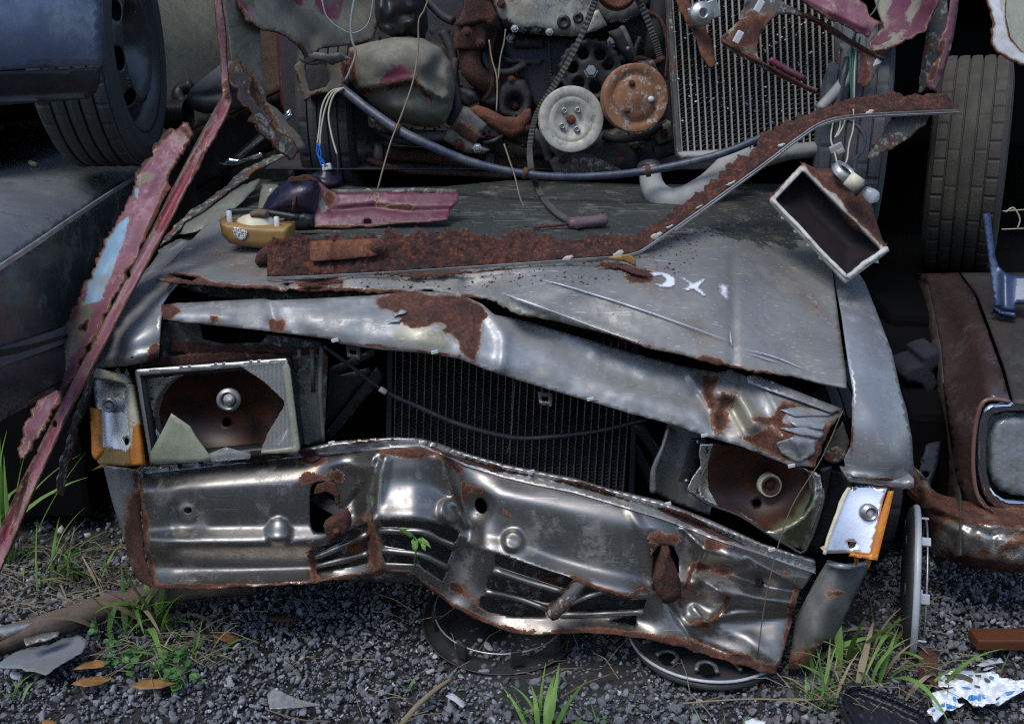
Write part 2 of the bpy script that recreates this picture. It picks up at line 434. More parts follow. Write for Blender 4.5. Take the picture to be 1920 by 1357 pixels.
paint('valance', (.30, .285, .262), (.25, .238, .22), rough=.38, metal=.93, fine=.22, ns=5, dirt=.13, dirtc=(.11, .095, .075), bump=.008, bs=250, spot=.6, scratch=.45, wear=.5)
paint('grey_dull', (.17, .17, .16), (.11, .11, .10), rough=.6, metal=.2, ns=8, rust=.06, dirt=.3, bump=.05)
paint('rusty_panel', (.10, .095, .085), (.06, .05, .045), rough=.7, metal=.1, ns=8, rust=.26, dirt=.4, bump=.1)
paint('rust', (.09, .035, .02), (.05, .02, .014), bd=.012, rough=.92, ns=14, rust=.55, bump=.3, bs=100, rb=1.2)
RUSTO = [(.2, (.035, .014, .009)), (.42, (.105, .036, .017)), (.62, (.18, .064, .027)), (.9, (.33, .14, .055))]
paint('rust_orange', (.2, .08, .03), (.12, .05, .02), rough=.9, ns=14, rust=.55, bump=.3, bs=100, rb=1.0, rustc=RUSTO)
paint('rust_pitted', (.09, .035, .02), (.05, .02, .014), bd=.02, rough=.95, ns=14, rust=.6, bump=.3, bs=60, rb=2.2,
      rustc=[(.2, (.016, .010, .010)), (.45, (.055, .019, .013)), (.62, (.14, .042, .020)), (.82, (.30, .105, .038))])
paint('maroon', (.13, .02, .042), (.09, .015, .03), rough=.5, ns=7, rust=-.02, dirt=.3, dirtc=(.10, .05, .05), bump=.04, alt=(.27, .25, .18), coat=.1)
paint('pink_faded', (.22, .075, .105), (.15, .048, .07), rough=.5, ns=9, rust=.0, dirt=.3, dirtc=(.28, .20, .16), bump=.05, alt=(.20, .17, .12), bare=(.22, .38, .50))
paint('beige', (.21, .19, .14), (.14, .125, .095), rough=.75, ns=9, rust=.0, dirt=.45, dirtc=(.10, .09, .07), bump=.08, alt=(.20, .035, .06))
paint('timing_cover', (.44, .43, .35), (.33, .32, .27), rough=.6, ns=14, metal=.2, rust=.20, dirt=.5, dirtc=(.07, .075, .09), bump=.08, rustc=RUSTO, alt=(.025, .025, .028), rscale=14)
paint('pulley_pale', (.50, .47, .37), (.40, .395, .35), rough=.55, ns=16, metal=.2, rust=.17, dirt=.4, bump=.03, rustc=RUSTO, rscale=26, alt=(.50, .48, .38))
paint('pulley_rust', (.27, .12, .05), (.22, .10, .05), rough=.7, ns=16, rust=.27, dirt=.35, bump=.05, rustc=[(.3, (.05, .014, .012)), (.5, (.09, .03, .022)), (.7, (.16, .05, .03)), (.9, (.3, .12, .05))], rscale=40)
paint('blue_paint', (.13, .165, .25), (.105, .135, .21), rough=.35, metal=.35, ns=3, dirt=.2, dirtc=(.07, .08, .10), bump=.006, coat=.4)
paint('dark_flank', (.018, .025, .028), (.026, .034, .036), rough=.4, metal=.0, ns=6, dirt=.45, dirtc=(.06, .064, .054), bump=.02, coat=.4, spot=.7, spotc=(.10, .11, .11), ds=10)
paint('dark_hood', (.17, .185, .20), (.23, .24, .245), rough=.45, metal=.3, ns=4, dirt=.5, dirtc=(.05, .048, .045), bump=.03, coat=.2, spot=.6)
paint('olive_paint', (.78, .65, .40), (.55, .47, .30), rough=.2, metal=.3, ns=3, dirt=.35, dirtc=(.10, .09, .06), bump=.02, coat=.7)
paint('brown_paint', (.085, .050, .044), (.055, .034, .030), rough=.22, metal=.2, ns=4, dirt=.3, dirtc=(.04, .035, .03), bump=.01, coat=.6, spot=.8)
paint('brown_grime', (.055, .042, .036), (.03, .025, .021), rough=.55, metal=.1, ns=6, dirt=.5, dirtc=(.03, .03, .022), bump=.06, spot=.6)
paint('chrome_bumper', (.55, .54, .50), (.42, .41, .37), rough=.3, metal=.75, ns=10, rust=.27, dirt=.3, bump=.1, rscale=13, rb=1.4)
plain('reflector_silver', (.82, .83, .86), .33, .85, .1, 12, .03, 60, dirt=.15)
def reflector():
    b = NB('reflector'); co = b.co()
    n1 = b.noise(40, 8, .65, co)
    f = b.step(b.math('ADD', b.att('rust'), b.math('MULTIPLY', b.math('SUBTRACT', n1, .5), .35)), .47, .53)
    sp = b.step(b.noise(90, 6, .7, co), .58, .62)
    silver = b.mix(sp, (.62, .60, .55), (.07, .04, .03))
    brown = b.mix(b.step(b.noise(11, 6, .6, co), .3, .7), (.075, .026, .012), (.022, .010, .009))
    ol = b.step(b.math('ADD', b.att('alt'), b.math('MULTIPLY', b.math('SUBTRACT', b.noise(30, 8, .7, co), .5), .8)), .35, .75)
    col = b.mix(f, silver, brown); col = b.mix(ol, col, b.mix(b.noise(20, 6, .6, co), (.10, .105, .05), (.17, .165, .11)))
    b.put(b.b.inputs["Base Color"], col); b.put(b.b.inputs["Metallic"], b.mixf(f, .9, .25))
    b.put(b.b.inputs["Roughness"], b.mixf(f, .25, .42))
    b.put(b.b.inputs["Normal"], b.n("Bump", {"Height": b.noise(300, 3, .6, co), "Strength": .15, "Distance": .002}).outputs[0])
reflector()
plain('dusty_glass', (.36, .37, .27), .35, 0, .3, 18, .05, 200, alpha=.80, dirt=.4, dirtc=(.2, .2, .15))
plain('clear_glass', (.45, .47, .45), .10, 0, .15, 25, .02, 200, alpha=.30)
plain('lamp_glass', (.26, .29, .31), .08, 0, .3, 25, .05, 250, alpha=.9, coat=.6, dirt=.4, dirtc=(.18, .17, .12))
plain('amber', (.75, .26, .02), .3, 0, .25, 25, .03, 150, trans=.25, dirt=.35, dirtc=(.35, .10, .03))
plain('amber_dull', (.30, .17, .045), .45, 0, .2, 15, .04, 150, dirt=.3, dirtc=(.16, .12, .06))
plain('cream_plastic', (.62, .58, .42), .5, 0, .15, 30, .04, 150, dirt=.3, dirtc=(.3, .25, .14))
plain('white_plastic', (.55, .56, .56), .4, 0, .06, 30, .03, 150, dirt=.15, dirtc=(.4, .38, .34))
plain('bulb_white', (.5, .48, .46), .3, .1, .15, 30, .02, 150)
plain('bulb_glass', (.6, .63, .66), .06, 0, .02, 30, 0, 150, alpha=.45)
plain('chrome', (.62, .64, .67), .13, 1, .08, 20, .015, 80, dirt=.15)
plain('galvanised', (.42, .42, .40), .42, .75, .2, 30, .05, 120, dirt=.25)
plain('black_plastic', (.016, .017, .019), .42, 0, .3, 20, .05, 150, dirt=.25, dirtc=(.045, .045, .043))
plain('black_iron', (.028, .028, .033), .65, .1, .4, 12, .12, 80, dirt=.5, dirtc=(.035, .028, .022))
plain('engine_dark', (.042, .041, .046), .75, 0, .4, 9, .2, 60, dirt=.6, dirtc=(.045, .036, .028))
plain('dark_void', (.0035, .0035, .004), 1.0, 0, .3, 6, .1, 40); MT['dark_void'].node_tree.nodes['Principled BSDF'].inputs['Specular IOR Level'].default_value = .1  # near-black: the shade of gaps and recesses is put into the colour
plain('tyre', (.046, .047, .051), .78, 0, .35, 10, .12, 140, dirt=.55, dirtc=(.06, .055, .045))
plain('tyre_old', (.048, .043, .035), .85, 0, .35, 10, .15, 140, dirt=.7, dirtc=(.085, .08, .058))
plain('rim_dark', (.085, .086, .088), .34, .5, .3, 14, .05, 90, dirt=.3, dirtc=(.08, .075, .06))
plain('fin', (.27, .255, .225), .6, .5, .4, 20, .05, 120, dirt=.4)
plain('fin_black', (.085, .085, .083), .6, .4, .4, 20, .05, 120, dirt=.4)
plain('tube_alu', (.42, .39, .345), .5, .35, .2, 20, .06, 120, dirt=.3, dirtc=(.2, .18, .15))
plain('tube_dark', (.20, .195, .175), .5, .6, .3, 20, .05, 120, dirt=.4)
plain('hose_grey', (.30, .30, .28), .7, 0, .2, 14, .08, 110, dirt=.4, dirtc=(.13, .125, .11))
plain('cable_blue', (.035, .046, .075), .4, .1, .5, 40, .08, 150, dirt=.45, dirtc=(.16, .155, .15))
plain('cable_black', (.022, .024, .03), .45, 0, .4, 40, .06, 150, dirt=.3, dirtc=(.08, .08, .08))
plain('wire_pale', (.40, .36, .27), .5, 0, .2, 60, 0)
plain('wire_blue', (.02, .16, .62), .4, 0, .1, 60, 0)
plain('wire_green', (.02, .10, .07), .5, 0, .3, 60, 0)
plain('belt', (.045, .043, .040), .8, 0, .3, 30, .1, 150, dirt=.5, dirtc=(.10, .09, .075))
plain('blue_lens', (.014, .018, .045), .3, .2, .3, 14, .05, 90, dirt=.35, dirtc=(.09, .045, .05))
plain('blue_part', (.014, .032, .085), .45, .3, .2, 14, .04, 90, coat=.3, dirt=.25, dirtc=(.14, .19, .28))
plain('blue_dark', (.005, .007, .022), .6, 0, .3, 14, .04, 90)
plain('foam', (.018, .02, .03), .95, 0, .5, 60, .4, 300)
plain('wheel_cover', (.20, .20, .20), .45, .4, .25, 18, .05, 120, dirt=.5, dirtc=(.05, .045, .04))
plain('wheel_cover_dark', (.045, .045, .046), .5, .3, .35, 18, .06, 120, dirt=.5, dirtc=(.03, .025, .022))
plain('cover_white', (.46, .48, .50), .45, .1, .12, 18, .04, 120, dirt=.25, dirtc=(.2, .2, .19))
plain('slate_sheet', (.17, .185, .205), .7, 0, .25, 16, .1, 130, dirt=.3, dirtc=(.13, .085, .05))
plain('wood_brown', (.10, .035, .016), .45, 0, .3, 14, .05, 90)
plain('leaf_dead', (.25, .13, .04), .6, 0, .35, 30, .06, 150, dirt=.35, dirtc=(.15, .05, .02))
plain('dry_stalk', (.24, .19, .115), .75, 0, .3, 40, .05, 200)
plain('twig', (.13, .095, .06), .85, 0, .35, 40, .08, 200)
plain('rock', (.19, .195, .205), .85, 0, .35, 40, .2, 160, dirt=.4, dirtc=(.08, .08, .082))
plain('bag_white', (.80, .83, .86), .35, 0, .05, 20, .05, 90, dirt=.10, dirtc=(.25, .18, .12))
plain('bag_blue', (.05, .32, .68), .4, 0, .2, 30, 0)
plain('white_paint', (.80, .82, .84), .6, 0, .06, 40, .04, 160, dirt=.18, dirtc=(.3, .3, .3))
plain('scratch', (.62, .63, .64), .4, .4, .15, 60, 0)
plain('seam_pale', (.46, .45, .43), .4, .6, .2, 30, .06, 120, dirt=.4, dirtc=(.14, .10, .07))
def leafmat(name, c1, c2):
    b = NB(name); co = b.co()
    col = b.mix(b.step(b.noise(25, 5, .6, co), .35, .7), c1, c2)
    b.put(b.b.inputs["Base Color"], col); b.b.inputs["Roughness"].default_value = .5
    b.b.inputs["Transmission Weight"].default_value = 0
    tr = b.n("BsdfTranslucent", {"Color": c1}); mx = b.n("MixShader", {0: .35})
    b.t.links.new(b.b.outputs[0], mx.inputs[1]); b.t.links.new(tr.outputs[0], mx.inputs[2])
    out = b.t.nodes["Material Output"]; b.t.links.new(mx.outputs[0], out.inputs[0])
leafmat('grass', (.13, .26, .05), (.07, .17, .035))
leafmat('grass_light', (.22, .38, .08), (.13, .28, .05))
leafmat('weed', (.08, .20, .055), (.12, .27, .08))
def gravelmat():
    b = NB('gravel'); co = b.co()
    tint = b.att('tone')
    c = b.ramp(tint, [(0, (.055, .057, .063)), (.4, (.125, .13, .145)), (.75, (.23, .238, .26)), (1, (.55, .55, .56))])
    c = b.mix(b.step(b.noise(240, 4, .7, co), .60, .66), c, (.34, .35, .38))
    c = b.mix(b.math('MULTIPLY', b.step(b.noise(2.6, 6, .7, co), .50, .66), b.step(b.noise(30, 6, .7, co), .48, .6)), c, (.10, .04, .02))
    b.put(b.b.inputs["Base Color"], c); b.b.inputs["Roughness"].default_value = .85
    b.put(b.b.inputs["Normal"], b.n("Bump", {"Height": b.noise(260, 6, .7, co), "Strength": .8, "Distance": .003}).outputs[0])
gravelmat()
def groundmat():
    b = NB('ground_dirt'); co = b.co()
    c = b.ramp(b.noise(35, 9, .7, co), [(.3, (.020, .018, .017)), (.55, (.055, .052, .052)), (.75, (.12, .115, .12))])
    b.put(b.b.inputs["Base Color"], c); b.b.inputs["Roughness"].default_value = .95
    b.put(b.b.inputs["Normal"], b.n("Bump", {"Height": b.noise(60, 9, .75, co), "Strength": 1.0, "Distance": .02}).outputs[0])
groundmat()
plain('lamp_dark', (.008, .005, .007), .75, .1, .5, 14, .05, 90, dirt=.3, dirtc=(.03, .012, .012))
plain('hose_mirror', (.09, .095, .105), .55, 0, .2, 14, .06, 110, dirt=.3, dirtc=(.05, .05, .05))
paint('bucket_white', (.62, .64, .66), (.5, .51, .52), rough=.35, ns=6, dirt=.25, dirtc=(.3, .25, .16), bump=.02, rustc=RUSTO)

def spray():
    b = NB('spray'); co = b.co()
    b.put(b.b.inputs["Base Color"], b.mix(b.noise(60, 5, .6, co), (.78, .80, .83), (.55, .57, .60))); b.b.inputs["Roughness"].default_value = .6
    e = b.math('ADD', b.math('SUBTRACT', 1.0, b.att('edge')), b.math('MULTIPLY', b.math('SUBTRACT', b.noise(170, 6, .75, co), .5), 1.3))
    b.put(b.b.inputs["Alpha"], b.step(e, .10, .75))
spray()
plain('handle_mauve', (.11, .06, .068), .5, 0, .3, 30, .08, 150, dirt=.4, dirtc=(.25, .22, .2))
plain('grit', (.06, .052, .042), .9, 0, .5, 60, .1, 200)
leafmat('hedge_leaf', (.05, .075, .03), (.03, .05, .02))
plain('pink_brown', (.22, .115, .095), .35, .1, .1, 20, .02, 100)

def wornpatch():
    b = NB('worn_patch'); co = b.co(); f = b.step(b.noise(260, 5, .7, co), .45, .55)
    b.put(b.b.inputs["Base Color"], b.mix(f, (.75, .75, .74), (.16, .11, .06))); b.b.inputs["Roughness"].default_value = .5
wornpatch()
plain('rail_weathered', (.17, .12, .09), .85, 0, .4, 20, .2, 120, dirt=.6, dirtc=(.07, .035, .022))
paint('rim_paint', (.58, .56, .50), (.45, .43, .37), rough=.5, ns=20, rust=.10, dirt=.3, dirtc=(.25, .17, .10), bump=.06, rscale=40)
paint('pink_rail', (.27, .11, .14), (.19, .07, .092), rough=.5, ns=9, rust=.0, dirt=.3, dirtc=(.24, .17, .14), bump=.05, alt=(.24, .205, .16), bare=(.21, .022, .035))
plain('tray_rubber', (.018, .019, .026), .33, 0, .3, 20, .04, 150)
paint('olive_wing', (.27, .265, .20), (.20, .20, .155), rough=.5, metal=.2, ns=8, rust=.02, dirt=.25, dirtc=(.10, .085, .055), bump=.05, scratch=.4)
plain('tyre_lightened', (.085, .088, .095), .8, 0, .3, 10, .12, 140, dirt=.5, dirtc=(.05, .05, .05))  # tyre rubber in a lighter copy, making up for weak light on it
# ------------------------------------------------------------------ ground
gx = np.linspace(-1, 1, 90); gx = np.sign(gx)*np.abs(gx)**3*60; gy = np.linspace(0, 1, 120)**3*90-15
gy = np.unique(np.concatenate([gy, np.linspace(1.3, 3.2, 40)])); gx = np.unique(np.concatenate([gx, np.linspace(-1.3, 1.4, 50)]))
X, Yg = np.meshgrid(gx, gy); P2 = np.stack([X.ravel(), Yg.ravel()], 1)
Zg = vnoise(P2, .35, 3)*.012+vnoise(P2, .11, 4)*.005-.012
nx, ny = len(gx), len(gy); idx = np.arange(nx*ny).reshape(ny, nx)
Fg = np.stack([idx[:-1, :-1], idx[:-1, 1:], idx[1:, 1:], idx[1:, :-1]], -1).reshape(-1, 4)
GROUND = mk('ground', np.column_stack([P2, Zg]), Fg, 'ground_dirt', origin=(0, 0, 0)); tag(GROUND, kind='structure', label='dark grit and soil of the scrapyard ground')
# ------------------------------------------------------------------ grey wrecked car
CAR = thing('wrecked_car', (0, 2.4, 0), 'crushed silver grey car with torn rusty front, broken headlights and bare radiator', 'car')
VST = [(262, [(880,1.93),(905,1.895),(925,1.88),(955,1.878),(990,1.875),(1015,1.85),(1058,1.885),(1105,1.845)]),
 (330, [(871,1.915),(896,1.87),(920,1.84),(952,1.836),(987,1.834),(1017,1.80),(1060,1.842),(1103,1.795)]),
 (420, [(862,1.91),(888,1.86),(914,1.835),(948,1.83),(984,1.828),(1018,1.795),(1061,1.84),(1101,1.79)]),
 (590, [(852,1.91),(876,1.86),(905,1.84),(945,1.835),(980,1.833),(1015,1.81),(1058,1.845),(1092,1.80)]),
 (660, [(840,1.91),(868,1.88),(900,1.872),(935,1.867),(965,1.858),(990,1.835),(1040,1.84),(1085,1.82)]),
 (718, [(832,1.90),(850,1.838),(872,1.828),(905,1.815),(945,1.795),(972,1.775),(1030,1.80),(1075,1.80)]),
 (770, [(828,1.90),(847,1.835),(870,1.825),(905,1.815),(945,1.785),(972,1.765),(1025,1.79),(1072,1.79)]),
 (822, [(834,1.91),(852,1.845),(880,1.838),(915,1.83),(955,1.80),(982,1.785),(1040,1.80),(1100,1.80)]),
 (870, [(850,1.91),(880,1.872),(915,1.862),(950,1.856),(985,1.846),(1015,1.825),(1080,1.812),(1145,1.795)]),
 (940, [(872,1.90),(900,1.86),(930,1.83),(970,1.82),(1005,1.81),(1035,1.785),(1110,1.815),(1180,1.775)]),
 (1050, [(895,1.88),(925,1.835),(955,1.81),(1000,1.80),(1045,1.79),(1080,1.755),(1130,1.80),(1186,1.755)]),
 (1170, [(928,1.86),(955,1.81),(985,1.79),(1030,1.78),(1075,1.768),(1115,1.73),(1155,1.775),(1190,1.735)]),
 (1240, [(950,1.85),(978,1.80),(1000,1.785),(1050,1.78),(1090,1.775),(1120,1.76),(1160,1.75),(1203,1.73)]),
 (1300, [(972,1.84),(1000,1.805),(1030,1.79),(1060,1.795),(1095,1.755),(1125,1.768),(1175,1.74),(1222,1.72)]),
 (1370, [(1005,1.83),(1022,1.775),(1045,1.752),(1075,1.778),(1105,1.735),(1140,1.748),(1190,1.73),(1245,1.705)]),
 (1450, [(1040,1.82),(1055,1.775),(1075,1.755),(1100,1.775),(1125,1.735),(1150,1.745),(1200,1.722),(1262,1.695)]),
 (1530, [(1066,1.82),(1075,1.80),(1090,1.79),(1110,1.79),(1130,1.77),(1150,1.765),(1205,1.75),(1265,1.72)])]
VF = add(loft(VST), dome(522, 995, 25, .022), bump(843, 958, 21, 24, .026, -15, 9), bump(962, 1013, 20, 20, .024, -10, 9),
         bump(352, 962, 34, 38, -.014, 0, 4), bump(352, 957, 16, 13, .006, 0, 4), bump(902, 948, 22, 24, -.01, 0, 4),
         ridge([(645, 880), (690, 990)], 26, -.012), ridge([(722, 862), (700, 985)], 9, .010), ridge([(826, 860), (868, 1005)], 12, .012),
         ridge([(870, 1010), (850, 1110)], 30, -.016), ridge([(905, 1000), (905, 1120)], 22, .012),
         ridge([(1285, 1000), (1300, 1090), (1290, 1150)], 22, -.012), ridge([(1325, 1010), (1310, 1060), (1345, 1100)], 16, .010),
         ridge([(1310, 1070), (1400, 1062)], 9, -.008), ridge([(1300, 1140), (1330, 1172), (1370, 1130)], 7, .010), bump(1330, 1130, 26, 22, -.009, 0, 3),
         ridge([(1345, 1110), (1490, 1135)], 10, .012), ridge([(1300, 1165), (1400, 1195), (1460, 1245)], 14, .007), ridge([(1330, 1195), (1480, 1150)], 30, -.012),
         bump(1425, 1095, 30, 20, -.012, 0, 3), ridge([(560, 850), (700, 880)], 14, .006), bump(620, 935, 40, 70, -.006, 0, 2),
         ridge([(700,860),(690,930),(704,985)], 7, .012, True), ridge([(826,842),(838,900),(872,985)], 8, .014, True), ridge([(640,960),(690,905),(715,850)], 8, -.010, True), ridge([(880,1020),(1000,1060),(1100,1095)], 8, .006, True),
         ridge([(1280,990),(1322,1030),(1300,1075),(1350,1110)], 8, .014, True), ridge([(1400,1040),(1470,1085),(1500,1100)], 7, .008, True), ridge([(1300,1170),(1380,1150),(1485,1148)], 7, .010, True), ridge([(1250,1130),(1300,1200),(1390,1235)], 7, -.009, True), ridge([(1170,930),(1210,1010),(1225,1090)], 12, .005, True),
         lambda P: vnoise(P, 60, 15)*.0007)
VOUT = [(262,880),(420,862),(555,850),(640,841),(737,829),(790,827),(822,836),(873,852),(941,872),(1008,888),(1076,901),(1140,920),(1240,950),(1330,985,2),(1430,1030),(1530,1066),
        (1500,1110,2),(1490,1145,2),(1474,1200,2),(1456,1266,3),(1400,1250,3),(1330,1230,3),(1260,1206,3),(1170,1190,2),(1100,1185),(1010,1190,2),(960,1186),(905,1166,2),(850,1137,2),(800,1098,2),
        (770,1073,2),(700,1072,2),(650,1084,2),(590,1091,2),(480,1098,2),(380,1103,2),(290,1101),(276,1050,2),(268,990,2),(263,930)]
VH = [rrect([(581,903),(632,903),(634,1000),(581,998)], .3), [(1225,1037),(1237,1022),(1262,1023),(1274,1047),(1274,1071),(1266,1090),(1258,1112),(1224,1106)],
      [(588,1026),(616,1021),(688,978),(691,993),(592,1040)], [(593,1049),(688,1010),(690,1031),(595,1057)], [(593,1066),(653,1055),(688,1044),(689,1055),(656,1062),(594,1073)],
      [(712,976),(805,979),(842,987),(862,998),(856,1014),(848,1018),(792,991),(716,988)], [(714,1001),(788,1002),(849,1032),(838,1060),(792,1036),(719,1023)],
      [(717,1038),(788,1043),(838,1069),(831,1090),(795,1067),(786,1058),(722,1055)],
      rrect([(928,1037),(1076,1083),(1060,1105),(929,1061)], .12), rrect([(917,1077),(1053,1113),(1030,1131),(967,1116),(913,1102)], .12),
      rrect([(902,1117),(957,1123),(1022,1145),(1023,1155),(967,1156),(915,1147),(897,1136)], .15),
      [(1097,1099),(1173,1124),(1213,1124),(1207,1142),(1062,1149),(1083,1127)], [(1140,1163),(1193,1153),(1192,1172)],
      ell(902,948,11,15,14,-20), ell(352,957,8,6,10), ell(1425,1093,7,5,10)]
VM = {'rust': [near([(262,900),(266,1000),(280,1095)], 11), near([(290,1101),(480,1098),(590,1091),(650,1084),(700,1074),(770,1073)], 5), near([(585,1020),(590,1090)], 10),
      near([(690,975),(706,1070)], 13), near([(570,900),(632,893)], 11), near([(560,850),(600,862)], 12), near([(720,848),(825,850),(860,880)], 8), near([(770,1076),(850,1137),(960,1184),(1100,1184)], 6),
      near([(1100,1184),(1260,1204),(1400,1240),(1456,1262)], 11), near([(1225,1015),(1265,1012)], 12), near([(1222,1030),(1228,1104)], 6), near([(1310,1060),(1350,1072),(1390,1066)], 9), near([(1330,1020),(1372,1025)], 9),
      near([(1300,1060),(1275,1130),(1290,1165),(1330,1172),(1360,1140),(1365,1120)], 5), near([(1280,1100),(1320,1118)], 5), near([(1460,1070),(1475,1075)], 5), near([(1490,1110),(1474,1200),(1456,1262)], 6),
      near([(1240,948),(1330,985),(1370,1010)], 9), near([(1075,1090),(1050,1120),(1035,1150)], 9), near([(880,915),(900,920)], 6), near([(945,958),(955,965)], 5), near([(1000,1190),(960,1186)], 7), near([(850,1100),(930,1150)], 8),
      near([(1090,1090),(1175,1122),(1225,1090)], 4), near([(1060,1155),(1200,1146)], 5), near([(870,905),(872,935)], 4)]}
valance = sheet('front_valance', VOUT, VF, 'valance', CAR, VH, step=5.2, thick=.002, masks=VM); valance['label'] = 'crumpled bare metal front panel with grille slots'
# seam flange over the valance
top2 = [(258,874),(402,857),(500,848),(555,843),(629,827),(737,819),(788,821),(819,829),(873,848),(941,868),(1008,882),(1076,895),(1140,914),(1240,938),(1330,973),(1430,1018),(1528,1048)]
tx = np.array(top2, float); v0x = np.array([s[0] for s in VST]); v0y = np.array([s[1][0][0] for s in VST]); v0Y = np.array([s[1][0][1] for s in VST])
flw = lambda x: 10+13*np.clip((np.asarray(x, float)-800)/80, 0, 1)*np.clip((1420-np.asarray(x, float))/80, 0, 1)
def flange_f(P):
    yt = np.interp(P[:, 0], tx[:, 0], tx[:, 1]); yb = np.interp(P[:, 0], v0x, v0y)+flw(P[:, 0])
    t = np.clip((P[:, 1]-yt)/(yb-yt), 0, 1); g = np.interp(P[:, 0], v0x, v0Y)+np.interp(t, [0, .12, .30, .42, .62, 1], [.0, -.028, -.03, -.010, -.014, .008]); return np.minimum(g, VF(P)-.004)
fl_out = top2+[(x, y+float(flw(x))-1) for x, y in [(1530,1066),(1430,1030),(1330,985),(1240,950),(1140,920),(1076,901),(1008,888),(941,872),(873,852),(822,836),(790,827),(737,829),(640,841),(555,850),(420,862),(262,880)]]
flange = sheet('upper_flange', fl_out, flange_f, 'seam_pale', CAR, step=5, thick=.002, masks={'rust': []})
for (x, y) in [(622,830),(996,884),(1252,944),(1447,1030),(310,880)]:
    p = PY(x, y, float(flange_f(np.array([[x, y]]))[0])-.004); box('clip', p, (.014, .004, .007), 'white_plastic', flange, rot=(0, .25, 0), bevel=.001)
for i, (l, wd) in enumerate([([(430,866),(500,858),(560,852)], 9), ([(800,835),(870,862),(940,880),(1000,892)], 7), ([(1040,900),(1100,912),(1180,938)], 8), ([(1230,950),(1290,972),(1345,1000),(1400,1022)], 12), ([(560,848),(600,858)], 22), ([(640,832),(740,824)], 3)]):
    sheet('rust_scale', [(x, y, 2.0) for x, y in strip(crom(l, 6), wd)], flange_f, 'rust', flange, step=4, thick=.002, off=.004)
# bumper brackets poking through
bb = lump('bumper_bracket', [(606,985),(622,975),(634,966),(648,962),(655,975),(656,990),(650,1002),(632,1010),(618,1019),(612,1005)], 1.80, .012, 7, .025, 'rust', CAR, 4)
tube('bracket_arm', pts3([(598,935,1.96),(612,945,1.90),(630,955,1.85),(645,968,1.812)]), [.018, .018, .017, .014], 'engine_dark', bb, n=4, smooth=3)
sheet('bracket_cap', [(588,925,1),(594,908,1),(610,902,1),(626,908,1),(634,925,1),(636,945,1),(630,948,1),(626,930,1),(612,922,1),(598,926,1)], rbf([(588,925,1.84),(610,902,1.83),(634,940,1.82)]), 'rust', bb, step=4, thick=.006)
lathe('bolt', [(.006, 0), (.006, .006), (0, .008)], PY(631, 995, 1.79), (0, -1, .1), 'rust_orange', bb, n=8)
lump('bumper_bracket', [(1243,1030),(1256,1032),(1258,1050),(1275,1085),(1278,1118),(1262,1130),(1243,1132),(1230,1110),(1224,1085),(1238,1058)], 1.765, .03, 12, .14, 'rust', CAR, 5)
sheet('rear_crossmember', [(588,1000),(720,965),(860,965),(960,1030),(1230,1105),(1215,1180),(1080,1175),(900,1150),(790,1095),(588,1085)], add(rbf([(588,1040,1.99),(860,1000,1.97),(1220,1140,1.93),(900,1120,1.95)]), ridge([(590,1040),(780,1030),(900,1090),(1220,1145)], 24, .03)), 'rusty_panel', CAR, step=10, thick=.004)
for pl in [[(592,1044),(640,1024),(690,1001)], [(594,1061),(650,1047),(690,1037)], [(712,994),(790,996),(820,1010),(853,1024)], [(716,1030),(788,1039),(812,1050),(840,1064)], [(925,1068),(990,1090),(1062,1110)], [(911,1109),(967,1120),(1026,1141)], [(1050,1153),(1130,1150),(1207,1146)]]:
    tube('slat', np.array([PY(x, y, float(VF(np.array([[x, y]], float))[0])-.003) for x, y in pl]), .0068, 'valance', valance, n=8, smooth=4, wob=.0003)
# broken grille struts
tube('broken_strut', pts3([(1090,1092,1.75),(1070,1115,1.735),(1052,1135,1.73),(1035,1152,1.745)]), [.012, .012, .014, .013], 'rusty_panel', CAR, wob=.0012)
tube('broken_strut', pts3([(1140,1105,1.76),(1100,1118,1.755),(1068,1132,1.75)]), [.005, .005, .005], 'seam_pale', CAR)
# corners
CLf = rbf([(193,872,1.96),(230,872,1.915),(262,885,1.905),(215,960,1.955),(245,960,1.915),(266,970,1.90),(240,1050,1.94),(262,1050,1.90),(280,1095,1.88),(255,1085,1.92)])
sheet('corner_panel', [(193,872),(230,876),(258,880),(268,890),(262,960),(270,1040,2),(288,1102,2),(262,1090,2),(248,1070),(232,1010),(210,940)], CLf, 'grey_paint', CAR, step=6, thick=.002,
      masks={'rust': [([(236,935),(275,900),(290,1105),(250,1095),(236,1010)], 10), near([(255,890),(250,1010)], 6)]})['label'] = 'left bumper corner panel rusted through at the bottom'
CRf = rbf([(1552,1051,1.80),(1585,1056,1.775),(1623,1053,1.82),(1520,1120,1.785),(1560,1125,1.755),(1605,1120,1.82),(1495,1190,1.765),(1540,1195,1.74),(1565,1205,1.80),(1485,1250,1.75),(1522,1250,1.745)])
sheet('corner_panel', [(1552,1049),(1582,1056),(1599,1059),(1625,1050),(1630,1061),(1616,1090),(1582,1161),(1566,1207,3),(1548,1200,5),(1535,1220,5),(1525,1254,3),(1477,1256,3),(1484,1210),(1491,1159),(1530,1085)], CRf, 'grey_dull', CAR, step=6, thick=.002,
      masks={'rust': [([(1478,1222),(1500,1222),(1540,1206),(1575,1190),(1560,1270),(1470,1270)], 10), ([(1549,1108),(1575,1108),(1592,1112),(1575,1118),(1550,1117)], 6)]})
tube('corner_lip', pts3([(1553,1056,1.785),(1585,1062,1.762),(1625,1056,1.81)]), .006, 'grey_paint', CAR)
